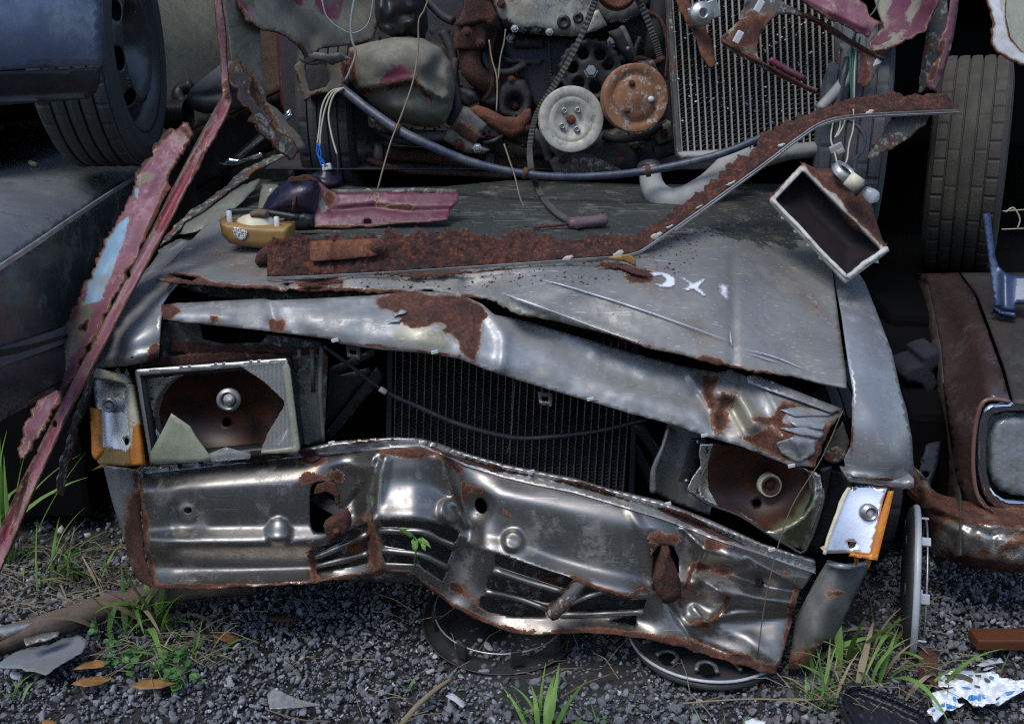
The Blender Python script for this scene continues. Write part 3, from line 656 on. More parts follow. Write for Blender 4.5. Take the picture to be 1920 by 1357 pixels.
# ---- nose panel
NST = [(302, [(568,1.955),(578,1.93),(589,1.91),(600,1.905)]), (409, [(563,1.95),(580,1.905),(597,1.885),(611,1.882)]), (500, [(560,1.95),(580,1.92),(600,1.90),(620,1.89)]),
 (603, [(558,1.95),(590,1.895),(618,1.875),(634,1.872)]), (706, [(553,1.955),(600,1.89),(636,1.865),(655,1.862)]), (793, [(546,1.96),(600,1.895),(644,1.862),(662,1.858)]),
 (860, [(552,1.96),(610,1.90),(652,1.862),(672,1.857)]), (930, [(578,1.955),(640,1.89),(680,1.86),(700,1.855)]), (1047, [(600,1.96),(660,1.905),(710,1.865),(735,1.855)]),
 (1150, [(640,1.955),(690,1.90),(742,1.85),(765,1.842)]), (1240, [(665,1.945),(720,1.88),(770,1.835),(790,1.828)]), (1324, [(690,1.93),(745,1.87),(797,1.825),(818,1.82)]),
 (1394, [(705,1.91),(760,1.85),(818,1.81),(838,1.805)]), (1481, [(738,1.88),(790,1.82),(850,1.80),(874,1.795)]), (1580, [(768,1.87),(800,1.84),(850,1.815),(880,1.81)])]
NF = add(loft(NST), ridge([(500,560),(512,600)], 12, -.012), ridge([(530,575),(600,572),(660,556)], 5, .006), ridge([(905,570),(945,630),(940,690)], 12, .012), ridge([(990,610),(1110,680),(1290,745)], 22, -.012),
         ridge([(1320,700),(1312,740),(1345,790)], 16, -.02), ridge([(1345,735),(1385,740),(1415,790)], 14, .022), ridge([(1400,720),(1450,800)], 18, -.012), ridge([(1420,800),(1500,830)], 14, .012), bump(1370,780, 26, 36, -.018, 20, 3),
         ridge([(640,600),(690,590)], 18, .005), ridge([(1290,700),(1330,760),(1350,820)], 7, .012, True), ridge([(1390,712),(1372,760),(1420,850)], 7, -.012, True), ridge([(1440,735),(1500,850)], 6, .008, True), ridge([(505,560),(520,618)], 6, -.008, True), ridge([(640,575),(700,556)], 4, .006, True), lambda P: vnoise(P, 45, 5)*.0028+vnoise(P, 18, 6)*.0013)
NOUT = [(302,569,2),(409,564),(493,560),(512,563),(603,559),(708,553),(776,545),(830,548),(877,558),(904,570),(928,590),(979,600),(1081,630),(1182,660),(1280,686),(1345,698,3),(1374,690,3),(1400,708),(1450,725),(1579,768),
        (1573,780,2),(1552,812,3),(1543,838,3),(1526,876,3),(1481,873),(1436,855),(1394,838),(1324,818),(1276,801,2),(1240,790),(1210,783,2),(1149,765),(1047,735),(972,713),(911,693),(860,672),(793,662),(708,655),(640,645),(619,636),(506,621),(409,611),(306,599,2)]
NRUST = [([(705,560),(745,545),(800,548),(870,558),(905,572),(915,590),(905,600),(898,640),(890,680),(868,665),(858,640),(845,628),(828,622),(834,612),(820,605),(800,610),(770,612),(752,600),(735,582),(712,575)], 5),
         ([(302,566),(325,570),(338,584),(318,598),(302,598)], 4), ([(395,590),(410,592),(406,606),(394,604)], 4), ([(502,598),(535,600),(536,622),(506,622)], 5),
         ([(1318,705),(1345,705),(1340,740),(1345,770),(1330,765),(1315,745)], 7), ([(1350,735),(1385,732),(1380,745),(1362,770),(1360,800),(1345,820),(1335,780)], 9),
         ([(1465,752),(1560,770),(1540,772),(1480,768),(1465,790),(1500,800),(1480,830),(1455,800),(1410,790),(1415,780),(1450,782)], 5), ([(1440,800),(1470,820),(1480,860),(1430,845),(1380,820),(1410,815)], 9), ([(1540,800),(1575,775),(1545,840),(1526,876),(1510,862),(1530,830)], 6)]
nose = sheet('nose_panel', NOUT, NF, 'nose_paint', CAR, step=6.5, thick=.0015,
    masks={'rust': NRUST+[near([(640,642),(740,652),(860,668)], 2.5)], 'bare': [([(770,572),(805,560),(842,570),(850,590),(835,598),(800,584),(765,580)], 5), ([(815,603),(838,600),(838,612),(822,610)], 4), ([(730,618),(760,608),(828,622),(848,655),(800,652),(740,640)], 6), ([(1360,745),(1400,745),(1450,800),(1400,815),(1360,800)], 9)]})
nose['label'] = 'crumpled nose panel with rust patches and peeling paint'
# paint flakes curling off the nose panel
for q in [[(1462,768),(1500,762),(1545,768),(1560,775),(1555,780),(1490,780)], [(1480,790),(1520,788),(1550,795),(1543,806),(1490,800)], [(1460,802),(1510,800),(1545,812),(1540,822),(1500,815)], [(1455,830),(1490,818),(1530,825),(1528,850),(1500,868),(1465,850)],
          [(752,580),(764,584),(755,588),(742,590)], [(740,598),(754,596),(748,604),(725,604)], [(735,585),(748,588),(740,594)]]:
    sheet('paint_flake', [(x, y, .8) for x, y in q], add(NF, lambda P: vnoise(P, 20, 9)*.002), 'nose_paint', nose, step=5, thick=.0006, off=.005)
sheet('torn_flap', [(1400,706),(1415,702),(1579,766),(1560,774),(1500,752),(1402,718)], NF, 'grey_paint', nose, step=6, off=.012, thick=.001)
for (x, y) in [(628,638),(815,660),(1107,748),(1321,816),(1484,873)]:
    p = PY(x, y, float(NF(np.array([[x, y]]))[0])-.005); box('clip', p, (.014, .004, .007), 'white_plastic', nose, rot=(0, .22, 0), bevel=.001)
for (x, y, Y) in [(1022,748,1.87),(662,660,1.885)]:
    sheet('hanging_tab', [(x-14,y-14),(x+14,y-10),(x+13,y+14),(x-11,y+10)], flat(Y), 'rusty_panel', CAR, [[(x-7,y-5),(x+6,y-3),(x+6,y+5),(x-6,y+4)]], step=4, thick=.002)
# ---- hood (height field)
HF0 = rbf([(293,520,.785),(400,530,.78),(506,540,.772),(603,544,.765),(748,548,.76),(877,556,.752),(938,572,.742),(1047,602,.716),(1149,630,.692),(1216,652,.675),(1280,664,.662),(1382,688,.640),(1483,705,.620),(1587,727,.600),
            (1575,617,.672),(1561,512,.745),(1500,420,.80),(1470,345,.865),(1210,345,.868),(960,340,.872),(700,350,.868),(490,335,.862),(420,400,.832),(340,460,.802),(600,450,.825),(800,450,.83),(1000,450,.83),(1200,500,.795),(1350,520,.775),(1250,580,.735),(900,500,.80),(1050,530,.785),(650,505,.80)])
HF = add(HF0, lambda P: -ridge([(940,550),(1070,595),(1210,646)], 7, .003)(P), lambda P: ridge([(880,535),(1000,520),(1150,500)], 22, .005)(P), lambda P: -ridge([(1013,524),(1180,575),(1370,640)], 8, .0015)(P),
         lambda P: ridge([(1375,480),(1375,690)], 7, .0025)(P), lambda P: vnoise(P, 90, 11)*.002+vnoise(P, 30, 12)*.0005)
HOUT = [(293,523,3),(377,533,2),(506,541,3),(603,544,2),(700,547,3),(748,549,3),(800,543,3),(877,556,3),(904,558,4),(938,573,4),(979,590,2),(1047,603),(1149,630),(1216,652),(1280,664),(1314,675,3),(1382,688,3),(1483,705,2),(1587,727),
        (1587,705),(1575,617),(1561,512),(1520,430),(1470,345),(1210,346),(1060,340),(960,338),(830,350),(700,352),(490,336),(430,372),(351,459),(300,512,2)]
HH = [[(318,512,1.5),(352,513,1.5),(372,520,1.5),(360,528,1.5),(330,521,1.5)], [(520,532,1),(545,528,1),(540,536,1)]]
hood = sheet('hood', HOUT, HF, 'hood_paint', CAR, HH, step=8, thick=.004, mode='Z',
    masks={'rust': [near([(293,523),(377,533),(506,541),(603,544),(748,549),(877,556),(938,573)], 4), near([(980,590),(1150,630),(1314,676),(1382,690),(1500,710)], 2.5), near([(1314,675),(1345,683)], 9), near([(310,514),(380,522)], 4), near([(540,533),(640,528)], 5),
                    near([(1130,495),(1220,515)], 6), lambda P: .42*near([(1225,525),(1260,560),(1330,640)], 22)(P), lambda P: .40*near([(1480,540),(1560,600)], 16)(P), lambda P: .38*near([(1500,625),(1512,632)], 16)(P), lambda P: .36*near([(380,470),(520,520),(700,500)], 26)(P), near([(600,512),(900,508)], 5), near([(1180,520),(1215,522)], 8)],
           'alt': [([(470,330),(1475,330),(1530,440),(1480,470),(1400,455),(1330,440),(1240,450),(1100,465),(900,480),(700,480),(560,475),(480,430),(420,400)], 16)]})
hood['label'] = 'buckled grey hood with rusted front edge and white paint marks'
for (q, wd) in [([(942,549),(1000,570),(1100,608),(1209,646)], 3.2), ([(1013,524),(1060,535),(1180,572),(1280,607),(1370,640)], 2.4), ([(1398,655),(1450,668),(1510,692)], 2.0), ([(1405,662),(1460,680)], 1.5), ([(1369,620),(1373,650)], 4)]:
    sheet('scratch', strip(crom(q, 8), wd), HF, 'scratch', hood, step=4, thick=.0004, mode='Z', off=.002)
# spray-painted white figures on the hood
for q in [[(1214,512),(1228,508),(1252,510),(1266,520),(1268,534),(1258,541),(1238,540),(1225,533),(1222,528),(1240,531),(1247,524),(1240,517),(1226,520)], [(1272,520),(1284,518),(1300,530),(1318,520),(1328,523),(1312,538),(1332,556),(1316,556),(1300,544),(1286,548),(1276,542),(1290,534)], [(1344,532),(1352,528),(1368,532),(1369,566),(1356,562),(1346,550)]]:
    sheet('white_mark', [(x, y, 1.0) for x, y in q], HF, 'spray', hood, step=3, thick=0, edge=7 if q[0][0] < 1340 else 15, mode='Z', off=.0012)
for q in [([(1115,500),(1150,496),(1195,508),(1222,518)], 14), ([(700,512),(780,516),(880,508),(960,503)], 7), ([(560,535),(640,528)], 5)]:
    sheet('rust_scale', [(x, y, 3.0) for x, y in strip(crom(q[0], 5), q[1])], HF, 'rust', hood, step=4, thick=.002, mode='Z', off=.004)
def crumbs(name, n, poly, field, parent, mats, seed, size=(.0012, .005), mode='Z', lab=None):
    r = np.random.default_rng(seed); q = np.asarray(poly, float); pts = []
    while len(pts) < n:
        p = r.uniform(q.min(0), q.max(0), (400, 2)); pts += p[inpoly(p, q)].tolist()
    P = np.array(pts[:n]); D = field(P); W = PZ(P[:, 0], P[:, 1], D) if mode == 'Z' else PY(P[:, 0], P[:, 1], D); V = []; F = []
    for w_ in W:
        s_ = r.uniform(*size)*r.choice([.6, 1, 1, 1.6]); b = len(V); a = r.uniform(0, 6.28); e1 = np.array([math.cos(a), math.sin(a), r.normal(0, .3)])*s_; e2 = np.array([-math.sin(a), math.cos(a), r.normal(0, .3)])*s_*r.uniform(.3, .9); u = np.array([0, 0, s_*.6])
        V += [w_-e1, w_-e2, w_+e1, w_+e2, w_+u+e1*.2, w_-u]; F += [(b, b+1, b+4), (b+1, b+2, b+4), (b+2, b+3, b+4), (b+3, b, b+4), (b+1, b, b+5), (b+2, b+1, b+5), (b+3, b+2, b+5), (b, b+3, b+5)]
    o = mk(name, V, F, mats, parent, False); o['kind'] = 'stuff'
    return o
crumbs('dirt_crumbs', 900, [(480,350),(1460,355),(1500,430),(1300,460),(900,490),(600,470),(480,420)], HF, hood, 'grit', 201)
crumbs('rust_crumbs', 420, [(520,520),(900,498),(1180,480),(1250,430),(1330,390),(1300,520),(1000,540),(600,545)], HF, hood, 'rust', 202, (.001, .0035))
crumbs('pale_crumbs', 160, [(500,350),(1450,355),(1500,600),(1200,620),(900,520),(400,500)], HF, hood, 'rock', 203, (.0008, .0025))
def on_hood(px, py, up=0.0):
    return PZ(px, py, float(HF(np.array([[px, py]], float))[0])+up)
def hoodY(px, py): return float(on_hood(px, py)[1])
# inner edge of the hood under the torn lip
sheet('hood_underside', [(330,535),(506,543,2),(700,549,2),(770,546),(720,556),(603,562),(520,566,3),(450,556,3),(380,548,3)], flat(2.06), 'rusty_panel', CAR, step=7)
# ---- wings (fenders)
FRf = rbf([(1563,508,2.24),(1605,508,2.27),(1578,590,2.03),(1646,590,2.10),(1592,688,1.875),(1640,690,1.89),(1677,686,1.95),(1598,778,1.815),(1650,780,1.81),(1699,764,1.875),(1590,870,1.80),(1650,875,1.785),(1700,880,1.815),(1713,890,1.86),(1660,640,2.0),(1620,600,2.03)])
fr = sheet('wing', [(1562,510),(1578,590),(1592,688),(1599,730,1),(1597,778,1.5),(1594,837,1.5),(1583,860),(1586,890),(1632,897),(1699,903),(1712,905),(1713,876),(1710,820),(1699,764),(1688,730),(1673,661),(1646,590),(1622,529),(1605,505)], add(FRf, ridge([(1600,893),(1700,903)], 6, .01)), 'grey_paint', CAR, step=7, thick=.003,
    masks={'rust': [near([(1598,735),(1596,850)], 3), near([(1610,897),(1695,900)], 4)], 'bare': [near([(1590,888),(1708,900)], 5)]})
lump('wing_lip', [(1586,889),(1640,894),(1695,900),(1714,898),(1714,914),(1690,917),(1640,909),(1590,902)], 1.80, .006, 6, .04, 'seam_pale', fr, 5)
FLf = rbf([(183,688,1.95),(240,684,1.895),(298,671,1.90),(186,644,1.97),(240,640,1.90),(300,620,1.905),(220,583,2.02),(302,570,1.96),(258,522,2.13),(332,529,2.02),(281,498,2.2),(305,464,2.32),(352,454,2.28),(345,500,2.08)])
fl = sheet('wing', [(332,532),(318,548),(305,568),(302,600,1),(300,620),(298,671),(270,680),(237,686),(183,690),(186,644),(220,583),(258,522),(281,498),(305,464),(339,447),(354,452),(345,500)], add(FLf, ridge([(190,672),(240,672),(295,660)], 8, .012)), 'grey_paint', CAR, [ell(247, 671, 3, 3, 8)], step=7, thick=.003,
    masks={'rust': [([(275,655),(300,640),(300,675),(280,678)], 5)]})
# loose olive-grey flaps of the wing top by the left edge
OL = rbf([(300,500,2.25),(420,345,2.66),(490,335,2.68),(340,440,2.38),(480,440,2.30)])
sheet('torn_wing_top', [(318,445,2),(345,420,2),(395,388,2),(440,352,2),(487,335,2),(480,352,2),(455,378),(420,408),(385,428,2),(345,440,2)], add(OL, ridge([(350,425),(470,350)], 10, .02)), 'olive_wing', CAR, step=7)
sheet('torn_wing_top', [(296,470,2),(330,448,2),(380,440,2),(440,436),(480,420),(490,345),(520,345),(540,380),(500,450),(430,470),(352,470),(300,500,2)], add(OL, flat(.05)), 'olive_wing', CAR, step=9)
sheet('rusty_seam', [(x, y, 2.5) for x, y in strip(crom([(300,460),(345,412),(400,372),(460,325),(505,300),(548,284)], 6), 13)], add(OL, flat(-.03)), 'rusty_panel', CAR, step=5, thick=.004)
# ---- panels behind the lamps
sheet('lamp_panel', [(300,602),(345,606),(600,640),(615,670),(608,830),(555,835),(540,690),(530,676),(262,692),(258,680),(300,672)], rbf([(300,600,1.96),(600,640,1.95),(600,830,1.98),(262,690,1.95)]), 'rusty_panel', CAR,
      [[(375,607),(440,612),(500,628),(490,642),(420,645),(380,636)]], step=8, masks={'bare': [([(560,660),(608,650),(606,828),(558,832)], 10)]})
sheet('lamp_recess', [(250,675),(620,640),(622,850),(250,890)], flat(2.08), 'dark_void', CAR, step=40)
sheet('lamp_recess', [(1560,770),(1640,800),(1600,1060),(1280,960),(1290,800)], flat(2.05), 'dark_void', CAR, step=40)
for pl in [[(603,650,1.94),(601,740,1.93),(606,826,1.92)], [(561,655,1.94),(562,690,1.94)], [(585,655,1.945),(588,735,1.945)]]:
    tube('brace', pts3(pl), .005, 'grey_dull', CAR, n=6)
sheet('rust_scale', [(268,680,2),(340,664,2),(420,660,2),(500,664,2),(560,672,2),(520,680,2),(400,690,2),(280,694,2)], flat(1.93), 'rust', CAR, step=5, thick=.003)
sheet('rust_scale', [(320,640,3),(400,646,2),(480,648,3),(600,652,2),(598,664,3),(480,662,2),(400,668,3),(318,662,3)], flat(1.945), 'rust', CAR, step=5, thick=.003)
# left radiator-side strut frame in black plastic
sheet('side_strut', [(612,800),(618,690),(700,655),(705,668),(630,705),(690,690),(700,700),(622,790)], flat(2.04), 'black_plastic', CAR, step=10, thick=.012)
sheet('side_strut', [(610,812),(705,690),(716,700),(716,712),(622,822)], flat(2.02), 'black_plastic', CAR, step=10, thick=.012)
# right inner panel
IRf = rbf([(1250,790,1.95),(1320,830,1.91),(1290,925,1.90),(1230,925,1.96),(1260,940,1.93)])
sheet('lamp_panel', [(1252,788),(1290,800),(1325,825),(1312,850),(1300,890),(1290,922),(1335,945),(1330,965),(1262,942),(1232,925),(1222,920),(1240,850)], IRf, 'grey_dull', CAR, step=8)
tube('brace', pts3([(1254,802,1.94),(1242,840,1.925),(1226,880,1.92),(1224,922,1.92)]), [.006, .006, .007, .008], 'seam_pale', CAR, n=6)
sheet('side_strut', [(1185,800),(1200,790),(1250,860),(1236,880),(1228,860)], flat(2.0), 'black_plastic', CAR, step=10, thick=.012)
sheet('side_strut', [(1180,830),(1190,822),(1232,905),(1222,925)], flat(2.02), 'black_plastic', CAR, step=10, thick=.012)
bk = sheet('lamp_bracket', [(1297,824),(1315,822),(1310,850),(1292,906),(1274,902),(1290,850)], flat(1.885), 'black_plastic', CAR, step=6, thick=.006)
for (x, y) in [(1309, 828), (1287, 901)]: lathe('screw', [(0, .0045), (-.003, .004), (-.003, .0)], PY(x, y, 1.884), (0, 1, 0), 'galvanised', bk, n=10)
sheet('lamp_bracket', [(1537,880),(1560,876),(1548,930),(1520,1010),(1514,1000),(1540,930)], flat(1.87), 'black_plastic', CAR, step=6, thick=.02)
sheet('torn_edge', [(1545,840,3),(1580,790,3),(1592,830,3),(1585,860,3),(1570,868,3),(1552,862,4)], flat(1.87), 'rusty_panel', CAR, step=5, thick=.002)
sheet('wing_side', [(1560,880),(1590,890),(1580,930),(1548,1010),(1530,1040),(1515,1030),(1540,960)], flat(1.93), 'black_plastic', CAR, step=10)
# ---- radiator
def radiator(parent, c, n, wt, tmat, fmat, framemat, pitch, dep=.02, label=None):
    """c: four corners TL TR BR BL as (px, py, Y)"""
    TL, TR, BR, BL = pts3(c)
    def at(u, v): return (TL*(1-u)+TR*u)*(1-v)+(BL*(1-u)+BR*u)*v
    core = None
    V = []; F = []
    for g in range(n-1):
        h = np.linalg.norm(BL-TL); m = int(h/pitch)
        for k in range(m+1):
            u = (g+.08+.84*(k % 2))/(n-1)*.98+.01; p = at(u, k/m); V += [p+(0, .001, 0), p+(0, dep, 0)]
            if k: b = len(V)-4; F.append((b, b+1, b+3, b+2))
    core = mk('radiator', V, F, fmat, parent, False, thick=.0005); core["kind"] = 'stuff'
    if label: core['label'] = label
    src = None
    for g in range(n):
        u = g/(n-1)*.98+.01; a, b = at(u, 0), at(u, 1)
        if src is None:
            d = b-a; s = np.array([wt/2, 0, 0]); f = np.array([0, dep*.9, 0])
            V = [p+q for p in (a, b) for q in (-s, -s*.5-f*.12, s*.5-f*.12, s, s+f, -s+f)]
            src = mk('radiator_tube', V, [(0,1,7,6),(1,2,8,7),(2,3,9,8),(3,4,10,9),(4,5,11,10),(5,0,6,11)], tmat, core); src_c = (a+b)/2
            base = WL[src.name].copy()
        else:
            o = src.copy(); link(o, core, base+(a+b)/2-src_c)
            o.rotation_euler = (0, 0, 0)
    for (a, b) in ((at(-.012, -.01), at(-.012, 1.01)), (at(1.012, -.01), at(1.012, 1.01))):
        mid = (a+b)/2; L = np.linalg.norm(b-a); z = (b-a)/L; x = np.array([1., 0, 0]); x -= z*(x@z); x /= np.linalg.norm(x)
        box('side_frame', mid+(0, dep*.4, 0), (.012, dep*1.6, L), framemat, core, axes=[x, np.cross(z, x), z], bevel=.002)
    backing = mk('radiator_back', [at(0, 0)+(0, dep*1.5, 0), at(1, 0)+(0, dep*1.5, 0), at(1, 1)+(0, dep*1.5, 0), at(0, 1)+(0, dep*1.5, 0)], [(0, 3, 2, 1)], 'dark_void', core, False)
    return core
radiator(CAR, [(738,640,2.03),(1186,640,2.03),(1178,930,2.0),(733,930,2.0)], 33, .0035, 'tube_dark', 'fin_black', 'black_plastic', .0042, .024, 'dark radiator with bent fins behind the nose panel')
tube('cable', pts3([(606,648,1.93),(650,680,1.93),(720,732,1.95),(790,765,1.95),(860,795,1.95),(960,820,1.955),(1040,818,1.955),(1130,806,1.95),(1212,786,1.93)]), [.0045, .0045, .005, .0055, .006, .006, .0055, .005, .0045], 'cable_black', CAR, n=8)
tube('cable_tape', pts3([(712,728,1.943),(724,736,1.943)]), .0062, 'cream_plastic', CAR, n=8, smooth=0)
tube('dry_stem', pts3([(966,715,1.99),(962,760,1.985),(958,820,1.985),(950,850,1.985)]), .0013, 'dry_stalk', CAR, n=5)
# ---- headlights
def socket(parent, px, py, Y, r, bulb=True):
    s = mpp(py, Y)*r; c = PY(px, py, Y)
    q = lathe('bulb_socket', [(0, s*1.0), (.012, s*1.0), (.012, s*.86), (.018, s*.82), (.018, s*.7), (.008, s*.62), (.004, 0)], c, (.12, -1, .15), 'galvanised' if bulb else 'rust_orange', parent, n=28)
    return c, s, q
HLf = rbf([(253,695,1.885),(535,674,1.88),(560,846,1.855),(283,870,1.86)])
HL = sheet('headlight', [(266,706),(300,704),(540,690),(548,840),(288,864),(280,800)], lambda P: HLf(P)+.022+.075*np.clip(1-((P[:, 0]-415)/128)**2-((P[:, 1]-778)/95)**2, 0, 1)**.8, 'reflector', CAR, [ell(425, 791, 8, 8, 12)], step=6, thick=.0015,
           masks={'rust': [(ell(410, 776, 112, 92, 30), 6), ([(500,700),(545,720),(545,800),(500,840)], 8)]})
HL['label'] = 'broken left headlight with brown reflector and jagged glass'
sheet('lamp_frame', rrect([(251,695),(537,673),(562,848),(282,873)], .05), HLf, 'black_plastic', HL, [rrect([(266,708),(526,689),(548,836),(292,860)], .05)], step=6, thick=.05)
sheet('lamp_rim', rrect([(253,693),(536,672),(540,678),(537,682),(262,704),(270,760),(284,848),(291,868),(282,872)], .02), HLf, 'galvanised', HL, step=5, off=.004, thick=.004)
c, s, q = socket(HL, 430, 748, 1.90, 22)
tube('bulb', [c+np.array([.004, -.012, .004])*k for k in (0, 1.0, 2.2, 3.2, 3.9)], [.012, .012, .009, .008, .003], 'bulb_white', HL, n=16)
gl = add(HLf, flat(-.006))
sheet('glass_shard', [(321,775),(356,799),(366,817),(399,862),(384,865),(288,871),(280,866),(283,846),(302,812)], gl, 'dusty_glass', HL, step=12, thick=.003)
sheet('glass_shard', [(449,685),(527,677),(537,680),(541,695),(560,838),(556,846),(489,847),(502,812),(534,760),(533,752),(496,716)], add(gl, lambda P: .0012*np.sin(P[:, 0]*.8)), 'clear_glass', HL, step=3, thick=.003)
sheet('glass_shard', [(392,850),(423,838),(470,851),(468,860),(397,866)], add(HLf, flat(-.012)), 'clear_glass', HL, step=12, thick=.003)
sheet('glass_rim', [(536,676),(543,690),(562,842),(557,849),(490,851),(490,845),(550,838),(530,690)], add(HLf, flat(-.012)), 'dusty_glass', HL, step=6, thick=.006)
HRf = rbf([(1313,834,1.87),(1537,890,1.83),(1509,1030,1.79),(1290,918,1.86),(1400,960,1.825)])
HR = sheet('headlight', [(1313,830),(1344,830),(1420,845),(1492,872),(1537,888),(1543,918),(1541,946),(1510,1031),(1478,1022),(1436,997),(1386,964),(1330,944),(1287,918),(1300,890),(1314,873),(1310,851)],
           lambda P: HRf(P)+.06*np.clip(1-((P[:, 0]-1420)/110)**2-((P[:, 1]-912)/85)**2, 0, 1)**.8, 'reflector', CAR, [ell(1419, 942, 8, 7, 12)], step=6, thick=.0015,
           masks={'rust': [([(1338,826),(1420,840),(1495,868),(1516,885),(1520,930),(1505,965),(1470,1000),(1436,996),(1386,964),(1345,948),(1328,915),(1326,870)], 4)], 'alt': [([(1440,990),(1485,965),(1520,920),(1545,930),(1515,1035),(1470,1020)], 12)]})
HR['label'] = 'right headlight without glass, brown dusty reflector hanging askew'
c, s, q = socket(HR, 1440, 907, 1.872, 21, False)
lathe('socket_ring', [(0, s*1.05), (.014, s*1.05), (.016, s*.98), (.014, s*.72), (0, s*.66)], c, (.1, -1, .2), 'cream_plastic', HR, n=26)
lathe('bulb_stub', [(.012, 0), (.012, s*.35), (0, s*.45)], c, (.1, -1, .2), 'rust', HR, n=16)
tube('reflector_edge', pts3([(1288,918,1.862),(1330,945,1.85),(1386,966,1.833),(1440,1000,1.81),(1480,1023,1.797),(1510,1032,1.785),(1542,945,1.80),(1543,915,1.815)]), .003, 'wheel_cover_dark', HR, n=6, smooth=3)
tube('dry_stem', pts3([(1580,770,1.80),(1540,860,1.79),(1480,960,1.765),(1440,1100,1.72),(1420,1230,1.70)]), .0012, 'twig', CAR, n=5)
# ---- indicator lamps
ILf = rbf([(170,695,1.955),(205,700,1.945),(238,712,1.93),(180,760,1.925),(215,765,1.915),(243,770,1.90),(185,838,1.89),(215,842,1.88),(247,846,1.865)])
IL = sheet('indicator', [(172,706),(228,712),(238,722),(249,850),(186,840),(180,765)], add(ILf, lambda P: .008*np.clip(1-((P[:, 0]-210)/32)**2, 0, 1)), 'reflector_silver', CAR, [ell(237, 827, 5, 7, 8)], step=6, thick=.002)
IL['label'] = 'left indicator with bare silver reflector and broken amber rim'
sheet('lamp_rim', [(168,690),(182,690),(232,702),(240,716),(236,720),(205,712),(172,708)], add(ILf, flat(-.012)), 'cream_plastic', IL, step=6, thick=.02)
sheet('lamp_rim', [(236,718),(244,720),(252,775),(256,800),(250,800),(246,846),(240,800)], add(ILf, flat(-.014)), 'cream_plastic', IL, step=6, thick=.02)
sheet('amber_lens', [(250,790,1),(256,795),(263,870,1),(245,872),(240,840,1.5),(247,832,1.5)], add(ILf, flat(-.014)), 'amber', IL, step=5, thick=.015)
sheet('amber_lens', [(168,764,1),(184,768,1),(184,838),(192,845),(178,862),(172,852)], add(ILf, flat(-.010)), 'amber', IL, step=5, thick=.02)
sheet('amber_lens', [(174,848),(192,840),(245,850),(258,870),(230,872,1),(185,870)], add(ILf, flat(-.005)), 'amber_dull', IL, step=5, thick=.04)
c, s, q = socket(IL, 208, 757, 1.925, 14); tube('bulb', [c+np.array([0, -.006, 0])*k for k in (0, 1, 2.2, 2.8)], [.009, .010, .008, .002], 'bulb_glass', IL, n=14)
IRF = rbf([(1585,920,1.81),(1663,918,1.795),(1655,938,1.788),(1633,1038,1.742),(1545,1037,1.757),(1551,1010,1.768)])
IR = sheet('indicator', [(1583,926),(1590,914),(1620,910),(1664,914),(1656,938),(1634,1040),(1600,1036),(1545,1038),(1551,1010)], add(IRF, lambda P: .004*np.clip(1-((P[:, 0]-1605)/45)**2, 0, 1)), 'reflector_silver', CAR, [[(1588,1014,1),(1606,1016,1),(1602,1026),(1592,1028,1)]], step=6, thick=.002)
IR['label'] = 'right indicator with bare silver reflector and amber edge strip'
sheet('amber_lens', [(1667,920),(1676,920),(1668,957),(1645,1050),(1593,1042),(1597,1036),(1632,1040),(1650,970)], add(IRF, flat(-.01)), 'amber', IR, step=6, thick=.03)
sheet('lamp_rim', [(1580,926,1.5),(1590,912,1.5),(1596,914),(1588,930),(1556,1012),(1549,1040),(1543,1038),(1550,1008)], add(IRF, flat(-.006)), 'cream_plastic', IR, step=5, thick=.012)
c, s, q = socket(IR, 1626, 958, 1.785, 16); tube('bulb', [c+np.array([0, -.006, 0])*k for k in (0, 1, 2.2, 2.8)], [.009, .010, .008, .002], 'bulb_glass', IR, n=14)
lathe('bulb_stub', [(0, 0), (0, .007), (.006, .007)], PY(1598, 1021, 1.775), (0, -1, 0), 'bulb_glass', IR, n=12)
# ---- body behind the front and its wheels
def hexa(name, p8, mat, parent, bevel=.02):
    return mk(name, p8, [(0,1,2,3),(7,6,5,4),(0,4,5,1),(1,5,6,2),(2,6,7,3),(3,7,4,0)], mat, parent, False, bevel=bevel)
hexa('body_shell', [(-.80,2.25,.12),(.80,2.25,.10),(.80,5.6,.15),(-.80,5.6,.15),(-.78,2.25,.62),(.76,2.25,.50),(.76,5.6,.80),(-.78,5.6,.80)], 'dark_flank', CAR)
hexa('engine_bay', [(-.70,2.12,.10),(.70,2.10,.08),(.70,2.2,.08),(-.70,2.2,.08),(-.70,2.12,.70),(.70,2.10,.55),(.70,2.2,.55),(-.70,2.2,.70)], 'dark_void', CAR)
hexa('crushed_cabin', [(-.70,2.95,.78),(.70,2.95,.78),(.70,5.0,.80),(-.70,5.0,.80),(-.66,3.2,.93),(.66,3.2,.93),(.66,5.0,.95),(-.66,5.0,.95)], 'dark_flank', CAR)
def tyre(name, c, axis, R, W, mat, parent, n=96, rimr=.58, blocks=True, label=None):
    pr = [(-W*.36, R*rimr), (-W*.46, R*.70), (-W*.50, R*.82), (-W*.47, R*.92), (-W*.42, R*.965)]
    k = 5; rb = W*.84/k
    for i in range(k):
        a = -W*.42+i*rb
        pr += [(a+rb*.06, R*.99), (a+rb*.45, R), (a+rb*.88, R*.995), (a+rb*.90, R*.968), (a+rb*.99, R*.968)]
    pr += [(W*.42, R*.965), (W*.47, R*.92), (W*.50, R*.82), (W*.46, R*.70), (W*.36, R*rimr)]
    m = len(pr); n = n*2
    def rad(i, j, r):
        if blocks and 5 <= i < m-5 and r > R*.98:
            k_ = (i-5)//5
            if k_ in (0, 4) and j % 8 == 0: return r-R*.011
            if k_ in (1, 3) and j % 16 == 4: return r-R*.005
        return r
    o = lathe(name, pr, c, axis, mat, parent, n=n, rad=rad, smooth=False)
    if label: o['label'] = label
    return o
